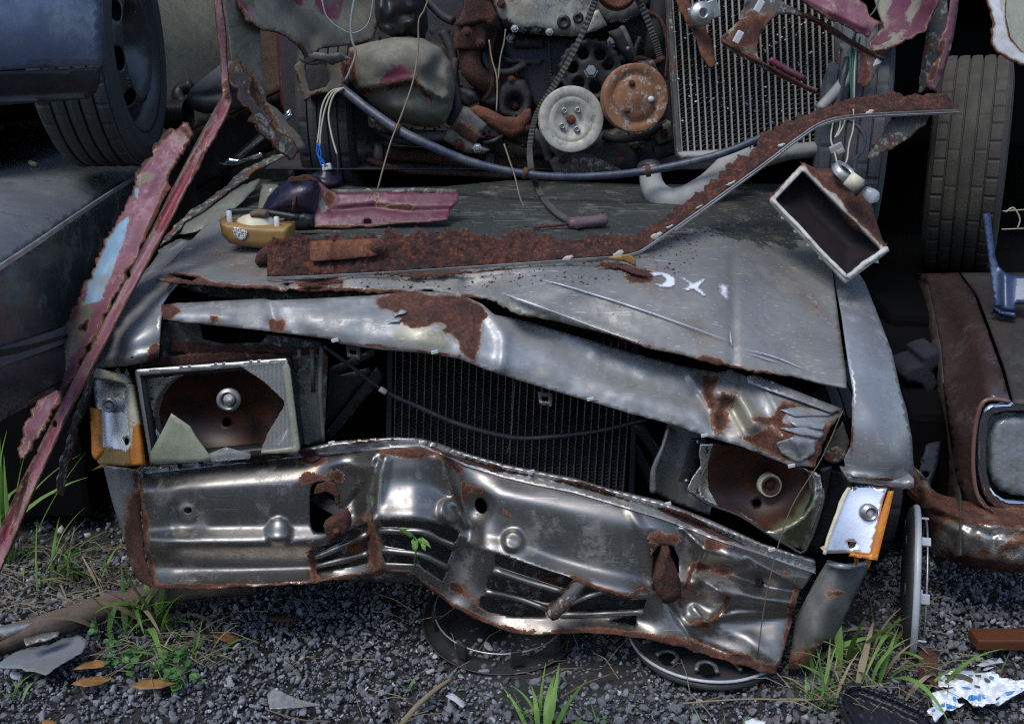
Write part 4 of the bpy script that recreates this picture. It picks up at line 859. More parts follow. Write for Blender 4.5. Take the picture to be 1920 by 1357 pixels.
wr = tyre('tyre', (.80, 2.30, .235), (1, .05, 0), .26, .17, 'tyre', CAR, n=64)
wl = tyre('tyre', (-.80, 2.45, .24), (1, 0, 0), .26, .17, 'tyre', CAR, n=64)
# ------------------------------------------------------------------ red wreck standing on the grey car
RED = thing('red_wreck', (0, 3.0, .86), 'rusted maroon car wreck with open engine bay, stacked on the grey hood', 'car')
# body behind the engine
hexa('firewall', [(-.75,3.35,.80),(.80,3.35,.80),(.80,3.45,.80),(-.75,3.45,.80),(-.75,3.35,2.0),(.80,3.35,2.0),(.80,3.45,2.0),(-.75,3.45,2.0)], 'engine_dark', RED)
hexa('body_shell', [(-.80,3.5,.98),(.85,3.5,.98),(.85,6.4,.98),(-.80,6.4,.98),(-.80,3.5,1.55),(.85,3.5,1.55),(.75,6.4,1.55),(-.72,6.4,1.55)], 'maroon', RED, .05)
hexa('roof', [(-.70,4.0,1.55),(.72,4.0,1.55),(.66,6.2,1.55),(-.66,6.2,1.55),(-.58,4.4,2.0),(.60,4.4,2.0),(.56,5.8,2.0),(-.56,5.8,2.0)], 'maroon', RED, .06)
hexa('floor_pan', [(-.70,2.85,.895),(.72,2.85,.895),(.72,3.40,.895),(-.70,3.40,.895),(-.70,2.85,.90),(.72,2.85,.90),(.72,3.40,.93),(-.70,3.40,.93)], 'engine_dark', RED, .002)
tyre('tyre', PY(612, 268, 2.86)+np.array([0, .24, .06]), (1, 0, 0), .28, .165, 'tyre', RED, n=72, label='dark front tyre beneath the beige box rail')
tyre('tyre', PY(1652, 275, 2.62)+np.array([0, .26, 0]), (1, -.30, 0), .31, .185, 'tyre_lightened', RED, n=96, label='dark front tyre by the hanging lamp housing')
# ---- engine
EN = lump('engine', [(860,-60),(1240,-60),(1252,60),(1245,150),(1230,240),(1180,300),(1060,310),(1000,300),(930,260),(900,200),(880,120)], 2.98, .05, 40, .30, 'engine_dark', RED, 12, extra=lambda P: vnoise(P, 30, 21)*.02+vnoise(P, 12, 22)*.006)
lump('timing_cover', [(918,-40),(921,0),(932,30),(945,55),(985,63),(1040,67),(1078,69),(1100,64),(1120,40),(1116,-40)], 2.84, .03, 22, .12, 'timing_cover', EN, 6,
     masks={'rust': [lambda P: .55*near([(960,0),(990,20)], 22)(P)], 'alt': [([(925,30),(955,35),(970,55),(990,50),(1020,50),(1042,66),(985,70),(940,60)], 9)]}, extra=bump(1000, 0, 30, 60, .015))
for (x, y, r) in [(1057, 42, 13), (1084, 34, 10)]:
    s = mpp(y, 2.8)*r; lathe('plug', [(0, s), (-.010, s), (-.012, s*.75), (-.012, s*.42), (.004, s*.40), (.004, 0)], PY(x, y, 2.812), (0, 1, 0), 'black_plastic', EN, n=20)
lump('cover_bracket', [(1096,64),(1108,24),(1122,18),(1139,48),(1118,58)], 2.80, .006, 6, .05, 'timing_cover', EN, 5)
lump('backplate', [(942,60),(1090,66),(1080,110),(1040,160),(1020,215),(1000,200),(985,160),(965,145),(955,120),(945,100)], 2.90, .012, 12, .06, 'black_iron', EN, 6)
# belt wheel with holes and teeth
c = (1108, 132); R0 = 61
hs = [ell(c[0]+34*math.cos(a), c[1]+34*math.sin(a), 11, 11.5, 14) for a in np.radians([-58, -115, -172, -228, -285, -342, -18])[[0, 1, 2, 3, 4, 6]]]
o = []
for k in range(96):
    a = 2*math.pi*k/96; rr = R0*(1.0 if (k//2) % 2 else .955); o.append((c[0]+rr*math.cos(a), c[1]+rr*math.sin(a)*.99))
lump('belt_wheel', o, 2.83, .004, 6, .03, 'black_iron', EN, 6, holes=hs, extra=lambda P: np.where(np.hypot(P[:, 0]-c[0], P[:, 1]-c[1]) > 50, -.010, 0.))
lathe('bolt', [(.012, 0), (.012, .013), (.010, .015), (0, .015), (0, .020), (-.006, .020)], PY(1108, 133, 2.826), (0, -1, .1), 'galvanised', EN, n=6, smooth=False)
lathe('bolt', [(.012, 0), (.012, .006), (0, .007)], PY(1177, 92, 2.82), (0, -1, .1), 'galvanised', EN, n=12)
# pale pulley
def pulley(px, py, Y, r, prof, ax, mat, label):
    s = mpp(py, Y)*r; o = lathe('pulley', [(h*s, q*s) for h, q in prof], PY(px, py, Y), ax, mat, EN, n=64); o['label'] = label; return o, s
AXP = (.05, -1, .10)
p1, s1 = pulley(1071, 224, 2.72, 61, [(-.42, .0), (-.42, .88), (-.34, 1.0), (-.26, 1.0), (-.18, .86), (-.10, .86), (-.02, 1.0), (.05, .995), (.07, .97), (.03, .70), (.015, .685), (.03, .66), (.0, .50), (-.06, .44), (-.08, .0)], AXP, 'pulley_pale', 'pale grey steel pulley with four bolts')
a_, u_, v_ = basis(AXP); cp = PY(1071, 224, 2.72)
lathe('hub_bolt', [(.05*s1, 0), (.06*s1, .10*s1), (.04*s1, .14*s1), (-.1*s1, .15*s1), (-.08*s1, .18*s1), (-.12*s1, .18*s1)], cp, AXP, 'rust_orange', p1, n=12)
for k in (55, 130, 215, 300):
    t = math.radians(k); q = cp+(u_*math.cos(t)+v_*math.sin(t))*s1*.34-a_*s1*.07
    lathe('bolt', [(.012, .0), (.005, .004), (.012, .0045), (.013, .007), (0, .008)], q, AXP, 'seam_pale', p1, n=12)
AX2 = (.16, -1, .06)
p2, s2 = pulley(1192, 184, 2.70, 63, [(-.42, .0), (-.42, .90), (-.36, 1.0), (-.27, 1.0), (-.2, .86), (-.12, .86), (-.04, 1.0), (.04, 1.0), (.06, .96), (.03, .80), (-.02, .72), (-.04, .66), (.06, .58), (.07, .40), (.09, .28), (.10, .26), (.10, .0)], AX2, 'pulley_rust', 'orange rusted pulley beside the pale one')
a_, u_, v_ = basis(AX2); cp = PY(1192, 184, 2.70)
for k, mm in ((70, 'rust'), (185, 'white_plastic'), (-50, 'rust_orange')):
    t = math.radians(180-k); q = cp+(u_*math.cos(t)+v_*math.sin(t))*s2*.45+a_*s2*.06
    lathe('bolt', [(.010, 0), (.010, .005), (.006, .008), (0, .0085)], q, AX2, mm, p2, n=12)
# alternator
al = lathe('alternator', [(-.10, .0), (-.10, .085), (-.02, .092), (.0, .088), (.006, .06), (.01, 0)], PY(1160, -22, 2.86), (.1, -1, .05), 'galvanised', EN, n=40, rad=lambda i, j, r: r*(1.0 if j % 3 or i < 2 else .93))
lathe('alternator_pulley', [(0, 0), (.03, .02), (.03, .042), (.045, .056), (.05, .056), (.055, .045), (.062, .050), (.065, .044), (.05, .03), (.05, 0)], PY(1150, -18, 2.80), (.1, -1, .05), 'rust_orange', EN, n=40)
# toothed belts
sd_ = (.25, -1, .2)
ribbon('toothed_belt', pts3([(1122,-20,2.74),(1112,15,2.74),(1090,70,2.74),(1062,125,2.745),(1035,168,2.76),(1012,205,2.77),(1000,240,2.75),(994,285,2.72),(997,318,2.62)]+[(x, y, hoodY(x, y)-.03) for x, y in [(1008,352),(1022,378),(1048,404),(1088,427)]]), .016, .0035, 'belt', EN, (.9, -.45, .1), smooth=13, teeth=.9)
ribbon('toothed_belt', pts3([(1188,-20,2.78),(1205,15,2.77),(1222,55,2.76),(1232,85,2.755),(1238,108,2.75)]), .017, .0035, 'belt', EN, (.9, -.45, .1), smooth=11, teeth=.9)
ribbon('toothed_belt', pts3([(1028,62,2.885),(1030,110,2.885),(1034,160,2.885)]), .006, .003, 'belt', EN, (1, 0, 0), smooth=16, teeth=.9)
lump('water_pipe', [(1140,60),(1165,52),(1185,90),(1192,115),(1180,120),(1160,100)], 2.86, .03, 14, .08, 'engine_dark', EN, 7)
tube('coolant_hose', pts3([(1240,-20,2.88),(1232,60,2.88),(1225,100,2.90),(1215,130,2.95)]), .028, 'black_iron', EN, n=14)
tube('coolant_hose', pts3([(1165,50,2.87),(1180,85,2.86),(1188,118,2.87)]), .010, 'grey_dull', EN, n=10)
# exhaust side
lump('manifold_flange', [(850,45),(862,35),(870,12),(868,-30),(915,-30),(918,0),(932,28),(928,52),(918,50),(905,42),(880,50),(862,52)], 2.80, .012, 5, .10, 'rust', EN, 6)
lump('manifold_flange', [(853,62),(862,50),(905,48),(912,58),(910,85),(906,92),(854,94),(850,88)], 2.81, .006, 4, .08, 'rust', EN, 6)
tube('exhaust_pipe', pts3([(880,92,2.85),(882,118,2.84),(893,142,2.84),(915,155,2.87),(945,160,2.95)]), .030, 'rust', EN, n=16)
lump('starter_motor', [(930,185),(935,160),(955,142),(985,150),(998,180),(996,212),(975,222),(945,222),(932,210)], 2.88, .02, 12, .12, 'engine_dark', EN, 6, extra=bump(965, 195, 16, 18, -.05, 0, 4))
lathe('bolt', [(.015, 0), (.012, .010), (0, .012)], PY(966, 199, 2.90), (0, -1, .1), 'rust', EN, n=10)
lump('engine_mount_arm', [(880,205),(893,199),(915,206),(945,222),(970,222),(985,208),(995,206),(998,225),(985,250),(960,260),(935,250),(912,235),(892,222)], 2.79, .02, 10, .06, 'rust_orange', EN, 6, masks=None)
lump('engine_mount', [(846,240),(868,202),(880,205),(914,234),(910,245),(890,268),(866,258)], 2.77, .012, 8, .09, 'grey_dull', EN, 6, masks={'rust': [([(846,240),(856,222),(900,252),(888,270)], 6)]})
lump('engine_mount_foot', [(830,262),(838,245),(852,240),(892,270),(918,282),(905,290),(870,286)], 2.78, .012, 10, .07, 'beige', EN, 6)
lump('oil_pan', [(1028,305),(1060,262),(1130,245),(1180,240),(1200,290),(1204,322),(1150,332),(1060,330),(1035,325)], 2.86, .05, 26, .25, 'engine_dark', EN, 8, masks=None)
lump('oil_pan_lip', [(1030,302),(1052,285),(1110,290),(1170,322),(1040,330)], 2.80, .01, 8, .06, 'rusty_panel', EN, 7)
lump('side_mount', [(1222,245),(1258,228),(1262,262),(1236,272)], 2.80, .01, 8, .08, 'beige', EN, 6)
lump('side_mount', [(1228,280),(1262,258),(1268,290),(1235,300)], 2.82, .01, 8, .08, 'engine_dark', EN, 6)
tube('crossmember', pts3([(700,288,2.92),(800,292,2.90),(900,305,2.89),(1010,310,2.89),(1040,308,2.90)]), .022, 'rust', RED, n=12, wob=.001)
tube('crossmember', pts3([(800,270,2.95),(880,280,2.95),(1000,285,2.95)]), .035, 'engine_dark', RED, n=12)
lathe('pipe_clamp', [(-.012, .026), (.012, .026)], PY(712, 288, 2.91), (1, 0, 0), 'grey_dull', RED, n=18, thick=.003)
lathe('pipe_clamp', [(-.012, .026), (.012, .026)], PY(918, 306, 2.885), (1, 0, -.1), 'grey_dull', RED, n=18, thick=.003)
# smaller clutter of the engine: bolts, pipes, ribs, brackets
for (x, y, Y, r, m) in [(958,72,2.885,6,'galvanised'),(1010,75,2.885,6,'rust'),(1062,78,2.885,6,'black_iron'),(975,140,2.885,6,'rust'),(1040,150,2.88,6,'black_iron'),(1148,78,2.86,7,'galvanised'),(1166,110,2.85,6,'black_iron'),(1230,170,2.90,8,'rust'),(1015,258,2.87,7,'rust'),(1110,300,2.80,7,'black_iron'),(1165,300,2.80,7,'rust'),(1055,300,2.79,6,'rust'),
        (958,148,2.86,6,'rust_orange'),(940,8,2.80,6,'rust'),(965,54,2.80,5,'galvanised'),(1030,60,2.80,5,'galvanised'),(860,270,2.76,7,'rust'),(895,278,2.76,6,'galvanised'),(875,60,2.78,7,'rust'),(900,80,2.79,6,'rust'),(1245,250,2.78,6,'rust'),(1235,286,2.79,6,'black_iron'),(990,240,2.78,6,'rust')]:
    q = mpp(y, Y)*r; lathe('bolt', [(q*.9, 0), (q*.9, q*.7), (q*.7, q), (0, q), (0, q*1.5), (-q*.5, q*1.5)], PY(x, y, Y), (0, -1, .1), m, EN, n=6, smooth=False)
for pl, r, m in [([(905,100,2.86),(920,130,2.85),(955,135,2.86),(985,120,2.87)], .010, 'engine_dark'), ([(930,60,2.86),(918,100,2.85),(922,160,2.84),(905,190,2.85)], .007, 'rust'), ([(940,225,2.83),(960,250,2.82),(1000,270,2.83),(1040,275,2.84)], .013, 'engine_dark'), ([(1000,245,2.80),(1020,270,2.80),(1030,300,2.82)], .012, 'grey_dull'),
                 ([(1180,120,2.86),(1200,110,2.85),(1225,118,2.85),(1245,110,2.86)], .008, 'rust'), ([(1200,70,2.88),(1190,100,2.87),(1196,125,2.86)], .007, 'black_iron'), ([(1212,20,2.86),(1240,40,2.85),(1252,90,2.84),(1248,150,2.84)], .005, 'rust'), ([(1130,255,2.80),(1160,262,2.79),(1210,255,2.79),(1240,235,2.80)], .010, 'black_iron'),
                 ([(700,240,2.86),(740,262,2.84),(800,268,2.83),(845,258,2.82)], .010, 'black_iron'), ([(690,300,2.88),(760,320,2.86),(860,325,2.86),(960,330,2.86)], .009, 'rust'), ([(855,110,2.86),(850,150,2.85),(858,200,2.84),(845,235,2.84)], .012, 'engine_dark'), ([(830,60,2.88),(845,90,2.87),(852,130,2.86)], .014, 'black_iron'), ([(800,0,2.92),(830,30,2.90),(850,40,2.88)], .012, 'black_iron'), ([(1040,180,2.87),(1032,200,2.86),(1010,215,2.85)], .010, 'engine_dark'),
                 ([(1238,150,2.86),(1232,190,2.84),(1240,225,2.83)], .013, 'black_iron'), ([(965,215,2.84),(955,240,2.80),(930,262,2.79),(905,268,2.79)], .006, 'cable_black')]:
    tube('engine_pipe', pts3(pl), r, m, EN, n=9, wob=r*.03)
for i, (l, Y, m) in enumerate([([(1140,250),(1175,235),(1215,240),(1222,262),(1190,280),(1150,275)], 2.83, 'rusty_panel'), ([(985,262),(1020,250),(1045,262),(1040,290),(1000,296)], 2.84, 'engine_dark'), ([(905,160),(925,165),(935,190),(925,205),(905,195)], 2.86, 'engine_dark'), ([(860,165),(890,168),(900,190),(880,200),(860,195)], 2.84, 'black_iron'), ([(1195,115),(1225,112),(1235,135),(1225,150)], 2.84, 'rusty_panel'),
                            ([(960,70),(1020,72),(1022,90),(965,92)], 2.88, 'black_iron'), ([(945,108),(1020,112),(1012,124),(950,120)], 2.885, 'engine_dark'), ([(1040,250),(1075,290),(1050,300),(1030,280)], 2.80, 'grey_dull'), ([(690,215),(730,228),(745,246),(720,250),(690,236)], 2.83, 'rusty_panel'), ([(755,245),(835,248),(838,262),(800,268),(760,260)], 2.80, 'grey_dull'), ([(920,232),(945,250),(940,266),(915,256)], 2.80, 'rusty_panel')]):
    lump('bracket', l, Y, .012, 7, .05, m, EN, 6, extra=lambda P, i=i: vnoise(P, 9, 130+i)*.006)
crumbs('grime', 1300, [(700,60),(1250,60),(1250,325),(1000,330),(700,300)], lambda P: 2.93+0*P[:, 0]-.05*np.abs(vnoise(P, 40, 140)), EN, 'grit', 204, (.002, .008), 'Y')
# ---- left inner wing, chassis rail
lump('rail_box', [(655,90),(690,80),(740,70),(785,72),(822,92),(842,120),(850,160),(846,205),(835,232),(812,240),(775,236),(735,222),(700,196),(672,172),(655,150),(650,120)], 2.74, .10, 45, .35, 'beige', RED, 7,
     masks={'alt': [([(712,150),(735,120),(752,125),(770,138),(765,152),(740,162),(715,160)], 12), ([(775,138),(785,140),(782,152)], 5)], 'rust': [near([(655,100),(662,150)], 9), near([(672,172),(720,165),(770,154),(790,165),(808,190)], 5)]},
     extra=add(lambda P: np.clip((P[:, 1]-np.interp(P[:, 0], [655,672,720,775,800,830], [172,170,163,152,172,185]))/5, 0, 1)*.035, bump(745, 205, 50, 26, .02), ridge([(670,163),(720,157),(775,146),(800,168)], 4, .008), ridge([(830,110),(812,140),(825,165)], 14, -.035), lambda P: vnoise(P, 40, 31)*.012))['label'] = 'dented beige box rail with flaking maroon paint'
RTf = rbf([(556,130,2.70),(600,100,2.66),(650,110,2.66),(570,185,2.70),(640,180,2.66)])
sheet('rail_end', [(552,128,3),(568,112,2),(600,102,2),(640,104,3),(655,120,2),(650,150,2),(640,172,2),(600,176,3),(572,190,3),(558,160,2)], RTf, 'beige', RED, [[(572,124,2),(610,122,2),(620,150,1),(612,164,2),(580,172,2),(574,150)]], step=6, thick=.004, masks={'rust': [near([(640,104),(655,150),(640,172)], 9), near([(572,190),(600,178)], 6), near([(556,130),(566,186)], 3)]})
lump('rail_side', [(566,120),(650,100),(665,130),(655,165),(574,182)], 2.78, .005, 10, .2, 'engine_dark', RED, 9)
sheet('torn_lip', [(560,112,3),(590,98,2),(640,100,3),(660,112,3),(625,122,3),(600,114,2),(575,120,2)], add(RTf, flat(-.02), lambda P: vnoise(P, 18, 33)*.01), 'grey_dull', RED, step=5, thick=.003)
IWf = rbf([(440,0,2.42),(480,60,2.45),(560,90,2.60),(600,0,2.72),(720,0,2.90),(700,80,2.84),(520,40,2.55),(640,80,2.76)])
sheet('inner_wing', [(436,-40),(446,10,3),(462,40,3),(490,58,3),(520,62,3),(545,72,3),(562,88,4),(572,112,3),(600,92),(650,86),(700,75),(712,40),(722,-40)], add(IWf, ridge([(545,20),(580,70),(580,100)], 16, -.03), lambda P: vnoise(P, 60, 34)*.012), 'beige', RED, step=7, thick=.002, edge=6,
      masks={'alt': [([(436,-40),(452,-40),(470,42),(440,20)], 8), ([(575,-40),(640,-40),(640,20),(628,42),(600,30)], 14), ([(510,-40),(560,-40),(575,10),(560,15)], 12)], 'rust': [near([(446,10),(490,58),(545,72),(572,110)], 3), near([(560,80),(575,112)], 7)]})['label'] = 'torn beige inner wing with ragged edge'
lump('air_duct', [(705,-30),(702,30),(712,58),(735,70),(760,66),(785,72),(792,50),(785,-30)], 2.86, .05, 25, .2, 'black_plastic', RED, 7, extra=lambda P: vnoise(P, 14, 35)*.025)
# ---- left wing edge: rusty pillar and strip
sheet('wing_edge', [(418,-30),(470,-30),(488,60),(492,120),(500,190,1),(520,205,1),(560,255,2),(572,275,2),(545,285,2),(520,262,2),(480,240,2),(470,200),(455,150),(438,140),(430,60)], rbf([(418,0,2.40),(490,60,2.50),(500,190,2.50),(560,270,2.52),(470,200,2.46),(430,60,2.42)]), 'beige', RED, step=8, thick=.003,
      masks={'rust': [([(440,120),(460,125),(490,190),(545,270),(560,300),(530,285),(470,220),(432,160)], 12)]})
sheet('rust_flange', [(430,130,5),(448,116,7),(464,132,8),(472,170,7),(492,196,8),(516,240,8),(545,262,8),(560,284,6),(548,300,7),(525,290,7),(508,272,6),(484,246,7),(466,212,6),(444,178,7),(430,160,4)], rbf([(430,130,2.38),(475,170,2.41),(550,290,2.46),(460,220,2.40)]), 'rusty_panel', RED, step=5, thick=.004, edge=10)
# ---- radiator on the right
rr = radiator(RED, [(1254,-60,2.70),(1556,-60,2.70),(1576,272,2.66),(1276,290,2.66)], 25, .0048, 'tube_alu', 'fin', 'rusty_panel', .0060, .022, 'pale ribbed radiator beside the rusted pulleys')
crumbs('pale_debris', 260, [(1260,10),(1550,10),(1570,260),(1280,280)], lambda P: 2.672+0*P[:, 0], rr, 'cover_white', 211, (.001, .004), 'Y')
lump('radiator_tank', [(1272,286),(1400,280),(1578,262),(1582,280),(1560,292),(1480,300),(1420,318),(1380,312),(1300,300),(1276,298)], 2.645, .02, 12, .06, 'hose_grey', RED, 7)
tube('radiator_hose', pts3([(1218,316,2.60),(1222,345,2.58),(1236,368,2.55),(1262,378,2.53),(1295,368,2.52),(1330,345,2.53),(1368,308,2.56),(1400,292,2.60)]), [.026, .030, .033, .034, .033, .031, .029, .026], 'hose_grey', RED, n=18)['label'] = 'bent grey radiator hose end'
lathe('hose_end', [(0, .022), (.012, .030), (.0, .031)], PY(1217, 318, 2.60), (-.1, -.4, .9), 'black_plastic', RED, n=18)
# headlamp surround frame, rusted, hanging in front of the radiator
s4 = lambda q: [(1280+x/2.95, y/2.95, 1.2) for x, y in q]
FRf2 = rbf([(1416,0,2.60),(1352,75,2.58),(1530,175,2.55),(1660,112,2.55),(1620,160,2.54),(1560,60,2.58)])
sheet('lamp_surround', s4([(385,-60),(520,-60),(560,20),(690,85),(930,220),(1125,325),(1095,360),(1070,400),(1030,470),(1005,485),(965,455),(985,370),(980,290),(940,260),(700,108),(640,85),(590,75),(530,82),(480,120),(430,190),(410,250),(412,310),(450,350),(560,420),(680,470),(745,490),(735,520),(690,500),(560,440),(400,350),(270,285),(215,240),(220,210),(310,120)]), add(FRf2, ridge([(1400,0),(1352,72)], 5, .012)), 'rusty_panel', RED, step=6, thick=.004,
      masks={'rust': [([(1410,20),(1450,30),(1420,90),(1355,85)], 12), near([(1500,30),(1655,110)], 6), near([(1360,80),(1525,172)], 6), near([(1612,100),(1620,160)], 12)]})['label'] = 'rusted lamp surround hanging before the radiator'
for pl in [[(1352,76),(1400,104),(1460,134),(1527,172)], [(1510,26),(1560,54),(1600,80),(1658,112)]]:
    tube('surround_edge', np.array([PY(x, y, float(FRf2(np.array([[x, y]], float))[0])-.006) for x, y in pl]), .0045, 'rust', RED, n=6, smooth=4, wob=.0008)
tube('surround_edge', pts3([(1443,112,2.562),(1470,128,2.557),(1508,148,2.55)]), .008, 'maroon', RED, n=8)
for (x, y) in [(1423, 12), (1384, 70), (1642, 122)]: box('clip', PY(x, y, 2.555), (.030, .012, .016), 'white_plastic', RED, rot=(0, 1.1, 0), bevel=.002)
# rusty bracket with a bulb holder
sheet('bracket', [(1262,-20,2),(1290,-20,2),(1300,20,2),(1325,55,2),(1338,90,2),(1344,118,2),(1334,126,2),(1318,105,2),(1305,70,2),(1288,40,2),(1275,15,2)], rbf([(1262,0,2.62),(1344,118,2.60),(1300,60,2.605)]), 'rust_orange', RED, step=5, thick=.005)
lathe('bulb_holder', [(-.012, .030), (0, .030), (.006, .026), (.008, .018), (.012, .014), (.012, .010), (0, .009), (-.004, 0)], PY(1316, 26, 2.585), (.2, -1, .15), 'galvanised', RED, n=26)
box('bulb_holder_plate', PY(1320, 24, 2.60), (.075, .008, .045), 'galvanised', RED, rot=(0, .35, 0))
# right inner wing and red flap
sheet('red_flap', [(1450,-40),(1490,-5,2),(1560,40,2),(1605,60,2),(1628,70,3),(1640,52,2),(1658,45,2),(1630,30),(1625,10),(1600,-10),(1580,-40)], add(rbf([(1450,0,2.60),(1560,30,2.55),(1628,68,2.53),(1650,45,2.53),(1600,0,2.56)]), ridge([(1500,-10),(1560,22),(1620,50)], 9, .014), lambda P: vnoise(P, 22, 36)*.006), 'pink_faded', RED, step=5, thick=.002, edge=5,
      masks={'rust': [near([(1490,-5),(1560,40),(1628,70)], 3)]})
IW2 = rbf([(1640,95,2.62),(1700,80,2.60),(1750,40,2.58),(1760,0,2.58),(1650,20,2.72),(1700,0,2.68)])
sheet('inner_wing', [(1625,-40),(1765,-40),(1758,10,3),(1748,40,3),(1735,58,3),(1700,78,3),(1665,95,3),(1635,98,3),(1628,80),(1655,50)], IW2, 'maroon', RED, step=6, thick=.002, edge=5,
      masks={'alt': [([(1630,95),(1660,75),(1700,50),(1705,0),(1690,-40),(1715,-40),(1720,20),(1690,80)], 16), ([(1625,-40),(1650,-40),(1670,10),(1650,60),(1630,60)], 16)], 'rust': [near([(1758,10),(1735,58),(1700,78),(1640,98)], 2)]})
sheet('wing_strip', [(1786,-40),(1800,-40),(1796,20),(1788,70),(1775,120),(1765,150),(1757,172,2),(1742,165,2),(1740,150,3),(1755,110,4),(1768,70,3),(1780,20)], add(rbf([(1790,0,2.55),(1770,100,2.53),(1750,168,2.51)]), ridge([(1790,0),(1765,130)], 5, .008)), 'pink_faded', RED, step=6, thick=.003,
      masks={'rust': [near([(1745,150),(1756,110),(1768,75)], 8)]})
sheet('inner_strip', [(1735,-40),(1775,-40),(1778,60),(1762,110,2),(1735,170,3),(1722,175,3),(1728,120),(1738,60)], flat(2.66), 'rusty_panel', RED, step=8, thick=.003)
lump('body_corner', [(1560,75),(1600,90),(1640,100),(1625,140),(1605,150),(1590,120),(1575,110)], 2.72, .02, 10, .1, 'grey_dull', RED, 7)
# hoses and wires beside the radiator
tube('hose', pts3([(1598,92,2.62),(1600,120,2.60),(1585,150,2.585),(1560,180,2.575),(1535,205,2.565)]), [.013, .015, .015, .014, .013], 'hose_grey', RED, n=12)
tube('hose', pts3([(1590,110,2.60),(1582,140,2.58),(1572,190,2.57),(1565,200,2.57)]), .010, 'cable_black', RED, n=10)
for dx, m in ((0, 'wire_green'), (4, 'wire_green'), (9, 'wire_pale'), (12, 'cable_black')):
    tube('wire', pts3([(1600+dx,70,2.60),(1594+dx,120,2.57),(1596+dx*.6,170,2.55),(1598+dx*.4,205,2.545)]), .0026, m, RED, n=6)
tube('wire', pts3([(1650,-10,2.60),(1640,20,2.58),(1612,50,2.585),(1600,75,2.59)]), .0025, 'wire_green', RED, n=6)
# grey-blue cable slung across the bay
tube('slung_cable', pts3([(640,165,2.62),(690,205,2.58),(745,243,2.55),(800,270,2.53),(880,303,2.52),(960,322,2.51),(1040,331,2.50),(1120,330,2.50),(1210,321,2.50),(1300,303,2.49),(1370,282,2.48),(1436,254,2.46)]), [.012, .012, .0125, .0115, .011, .010, .0095, .0095, .010, .010, .0095, .009], 'cable_blue', RED, n=12)['label'] = 'grey blue cable slung across the engine bay'
for (x, y, Y) in [(985,325,2.505),(745,243,2.545),(1215,321,2.495)]: lathe('cable_clamp', [(-.006, .0125), (.006, .0125)], PY(x, y, Y), (1, -.1, -.25 if x < 1000 else .15), 'rust_orange', RED, n=14, thick=.002)
for i, l in enumerate([[(645,165),(620,172),(604,200),(598,245),(595,270)], [(645,165),(622,176),(608,210),(601,250),(600,272)], [(642,166),(625,180),(616,215),(622,255),(632,290)]]):
    tube('wire', pts3([(x, y, 2.60-.0006*(y-165)) for x, y in l]), .0024, 'wire_pale', RED, n=6)
for l in [[(595,270),(594,285),(600,300),(614,312)], [(600,272),(597,290),(606,302),(610,314)], [(597,270),(602,288),(600,300),(604,314)]]:
    tube('wire', pts3([(x, y, 2.535) for x, y in l]), .0020, 'wire_blue', RED, n=6)
for l in [[(600,-20),(612,30),(640,55),(665,62),(690,45),(700,0),(702,-20)], [(668,-20),(658,40),(660,75),(667,100),(655,135),(648,150)]]:
    tube('wire', pts3([(x, y, 2.62) for x, y in l]), .0032 if l[0][0] > 650 else .002, 'hose_grey', RED, n=6)
tube('wire', pts3([(632,290,2.535),(634,312,2.53),(633,322,2.53)]), .0024, 'cable_black', RED, n=6)
tube('tie_bar', pts3([(1150,95,2.89),(1165,60,2.89)]), .006, 'rust', RED, n=6)
# plant stalks hanging in the bay
for l, Y in [([(806,-10),(795,20),(785,40),(784,90),(775,150),(755,210),(735,260),(720,310),(708,355)], 2.5), ([(917,75),(922,110),(932,150),(931,210)], 2.72), ([(948,55),(945,80),(938,110),(934,150)], 2.72), ([(945,270),(955,300),(965,330),(975,370),(984,392)], 2.55)]:
    tube('dry_stalk', pts3([(x, y, Y-.0003*max(0, y-100)) for x, y in l]), .0022, 'dry_stalk', RED, n=5)
# ---- the strut: long torn strip of wing hanging down to the ground on the left
SK = thing('torn_wing_strip', G(0, 1085), 'long pink rusted strip of car wing leaning down to the grass', 'scrap metal')
SKf = rbf([(410,0,2.30),(430,170,2.30),(400,230,2.22),(330,340,2.08),(250,480,1.97),(170,640,1.87),(90,820,1.79),(20,1000,1.76),(-20,1080,1.77),(40,840,1.82),(300,260,2.18),(140,640,1.90)])
beam = sheet('rail', [(398,-30),(412,-30),(424,60),(428,150,1),(434,190,1),(424,218),(400,262,2),(362,330,2),(322,408),(262,520),(214,610),(168,700),(120,790),(80,880),(50,950),(14,1040),(-30,1130),(-30,1060),(2,985),(40,900),(92,800),(148,690),(196,600),(238,520),(286,430),(330,340),(375,255),(402,205,2),(416,180,1),(412,100),(404,40)],
       add(SKf, ridge([(425,190),(362,305),(300,425),(214,580),(120,770),(40,935),(-20,1070)], 9, -.016)), 'pink_rail', SK, [ell(314,455,3.5,5,8), ell(241,515,4,6,8), ell(165,653,5,7,8), ell(103,795,4,6,8), ell(66,848,4,6,8)], step=5.5, thick=.003, edge=4,
       masks={'rust': [near([(428,160),(432,192)], 8), near([(395,255),(360,335)], 3), near([(196,605),(92,800),(2,985)], 3), near([(240,515),(241,516)], 7), near([(66,850),(20,1000)], 4)], 'alt': [near([(405,215),(330,345),(286,432),(196,605)], 5), near([(240,560),(168,700),(80,880)], 4)], 'bare': [near([(425,195),(362,305),(300,425)], 8), near([(120,770),(40,935),(-20,1070)], 5)]})
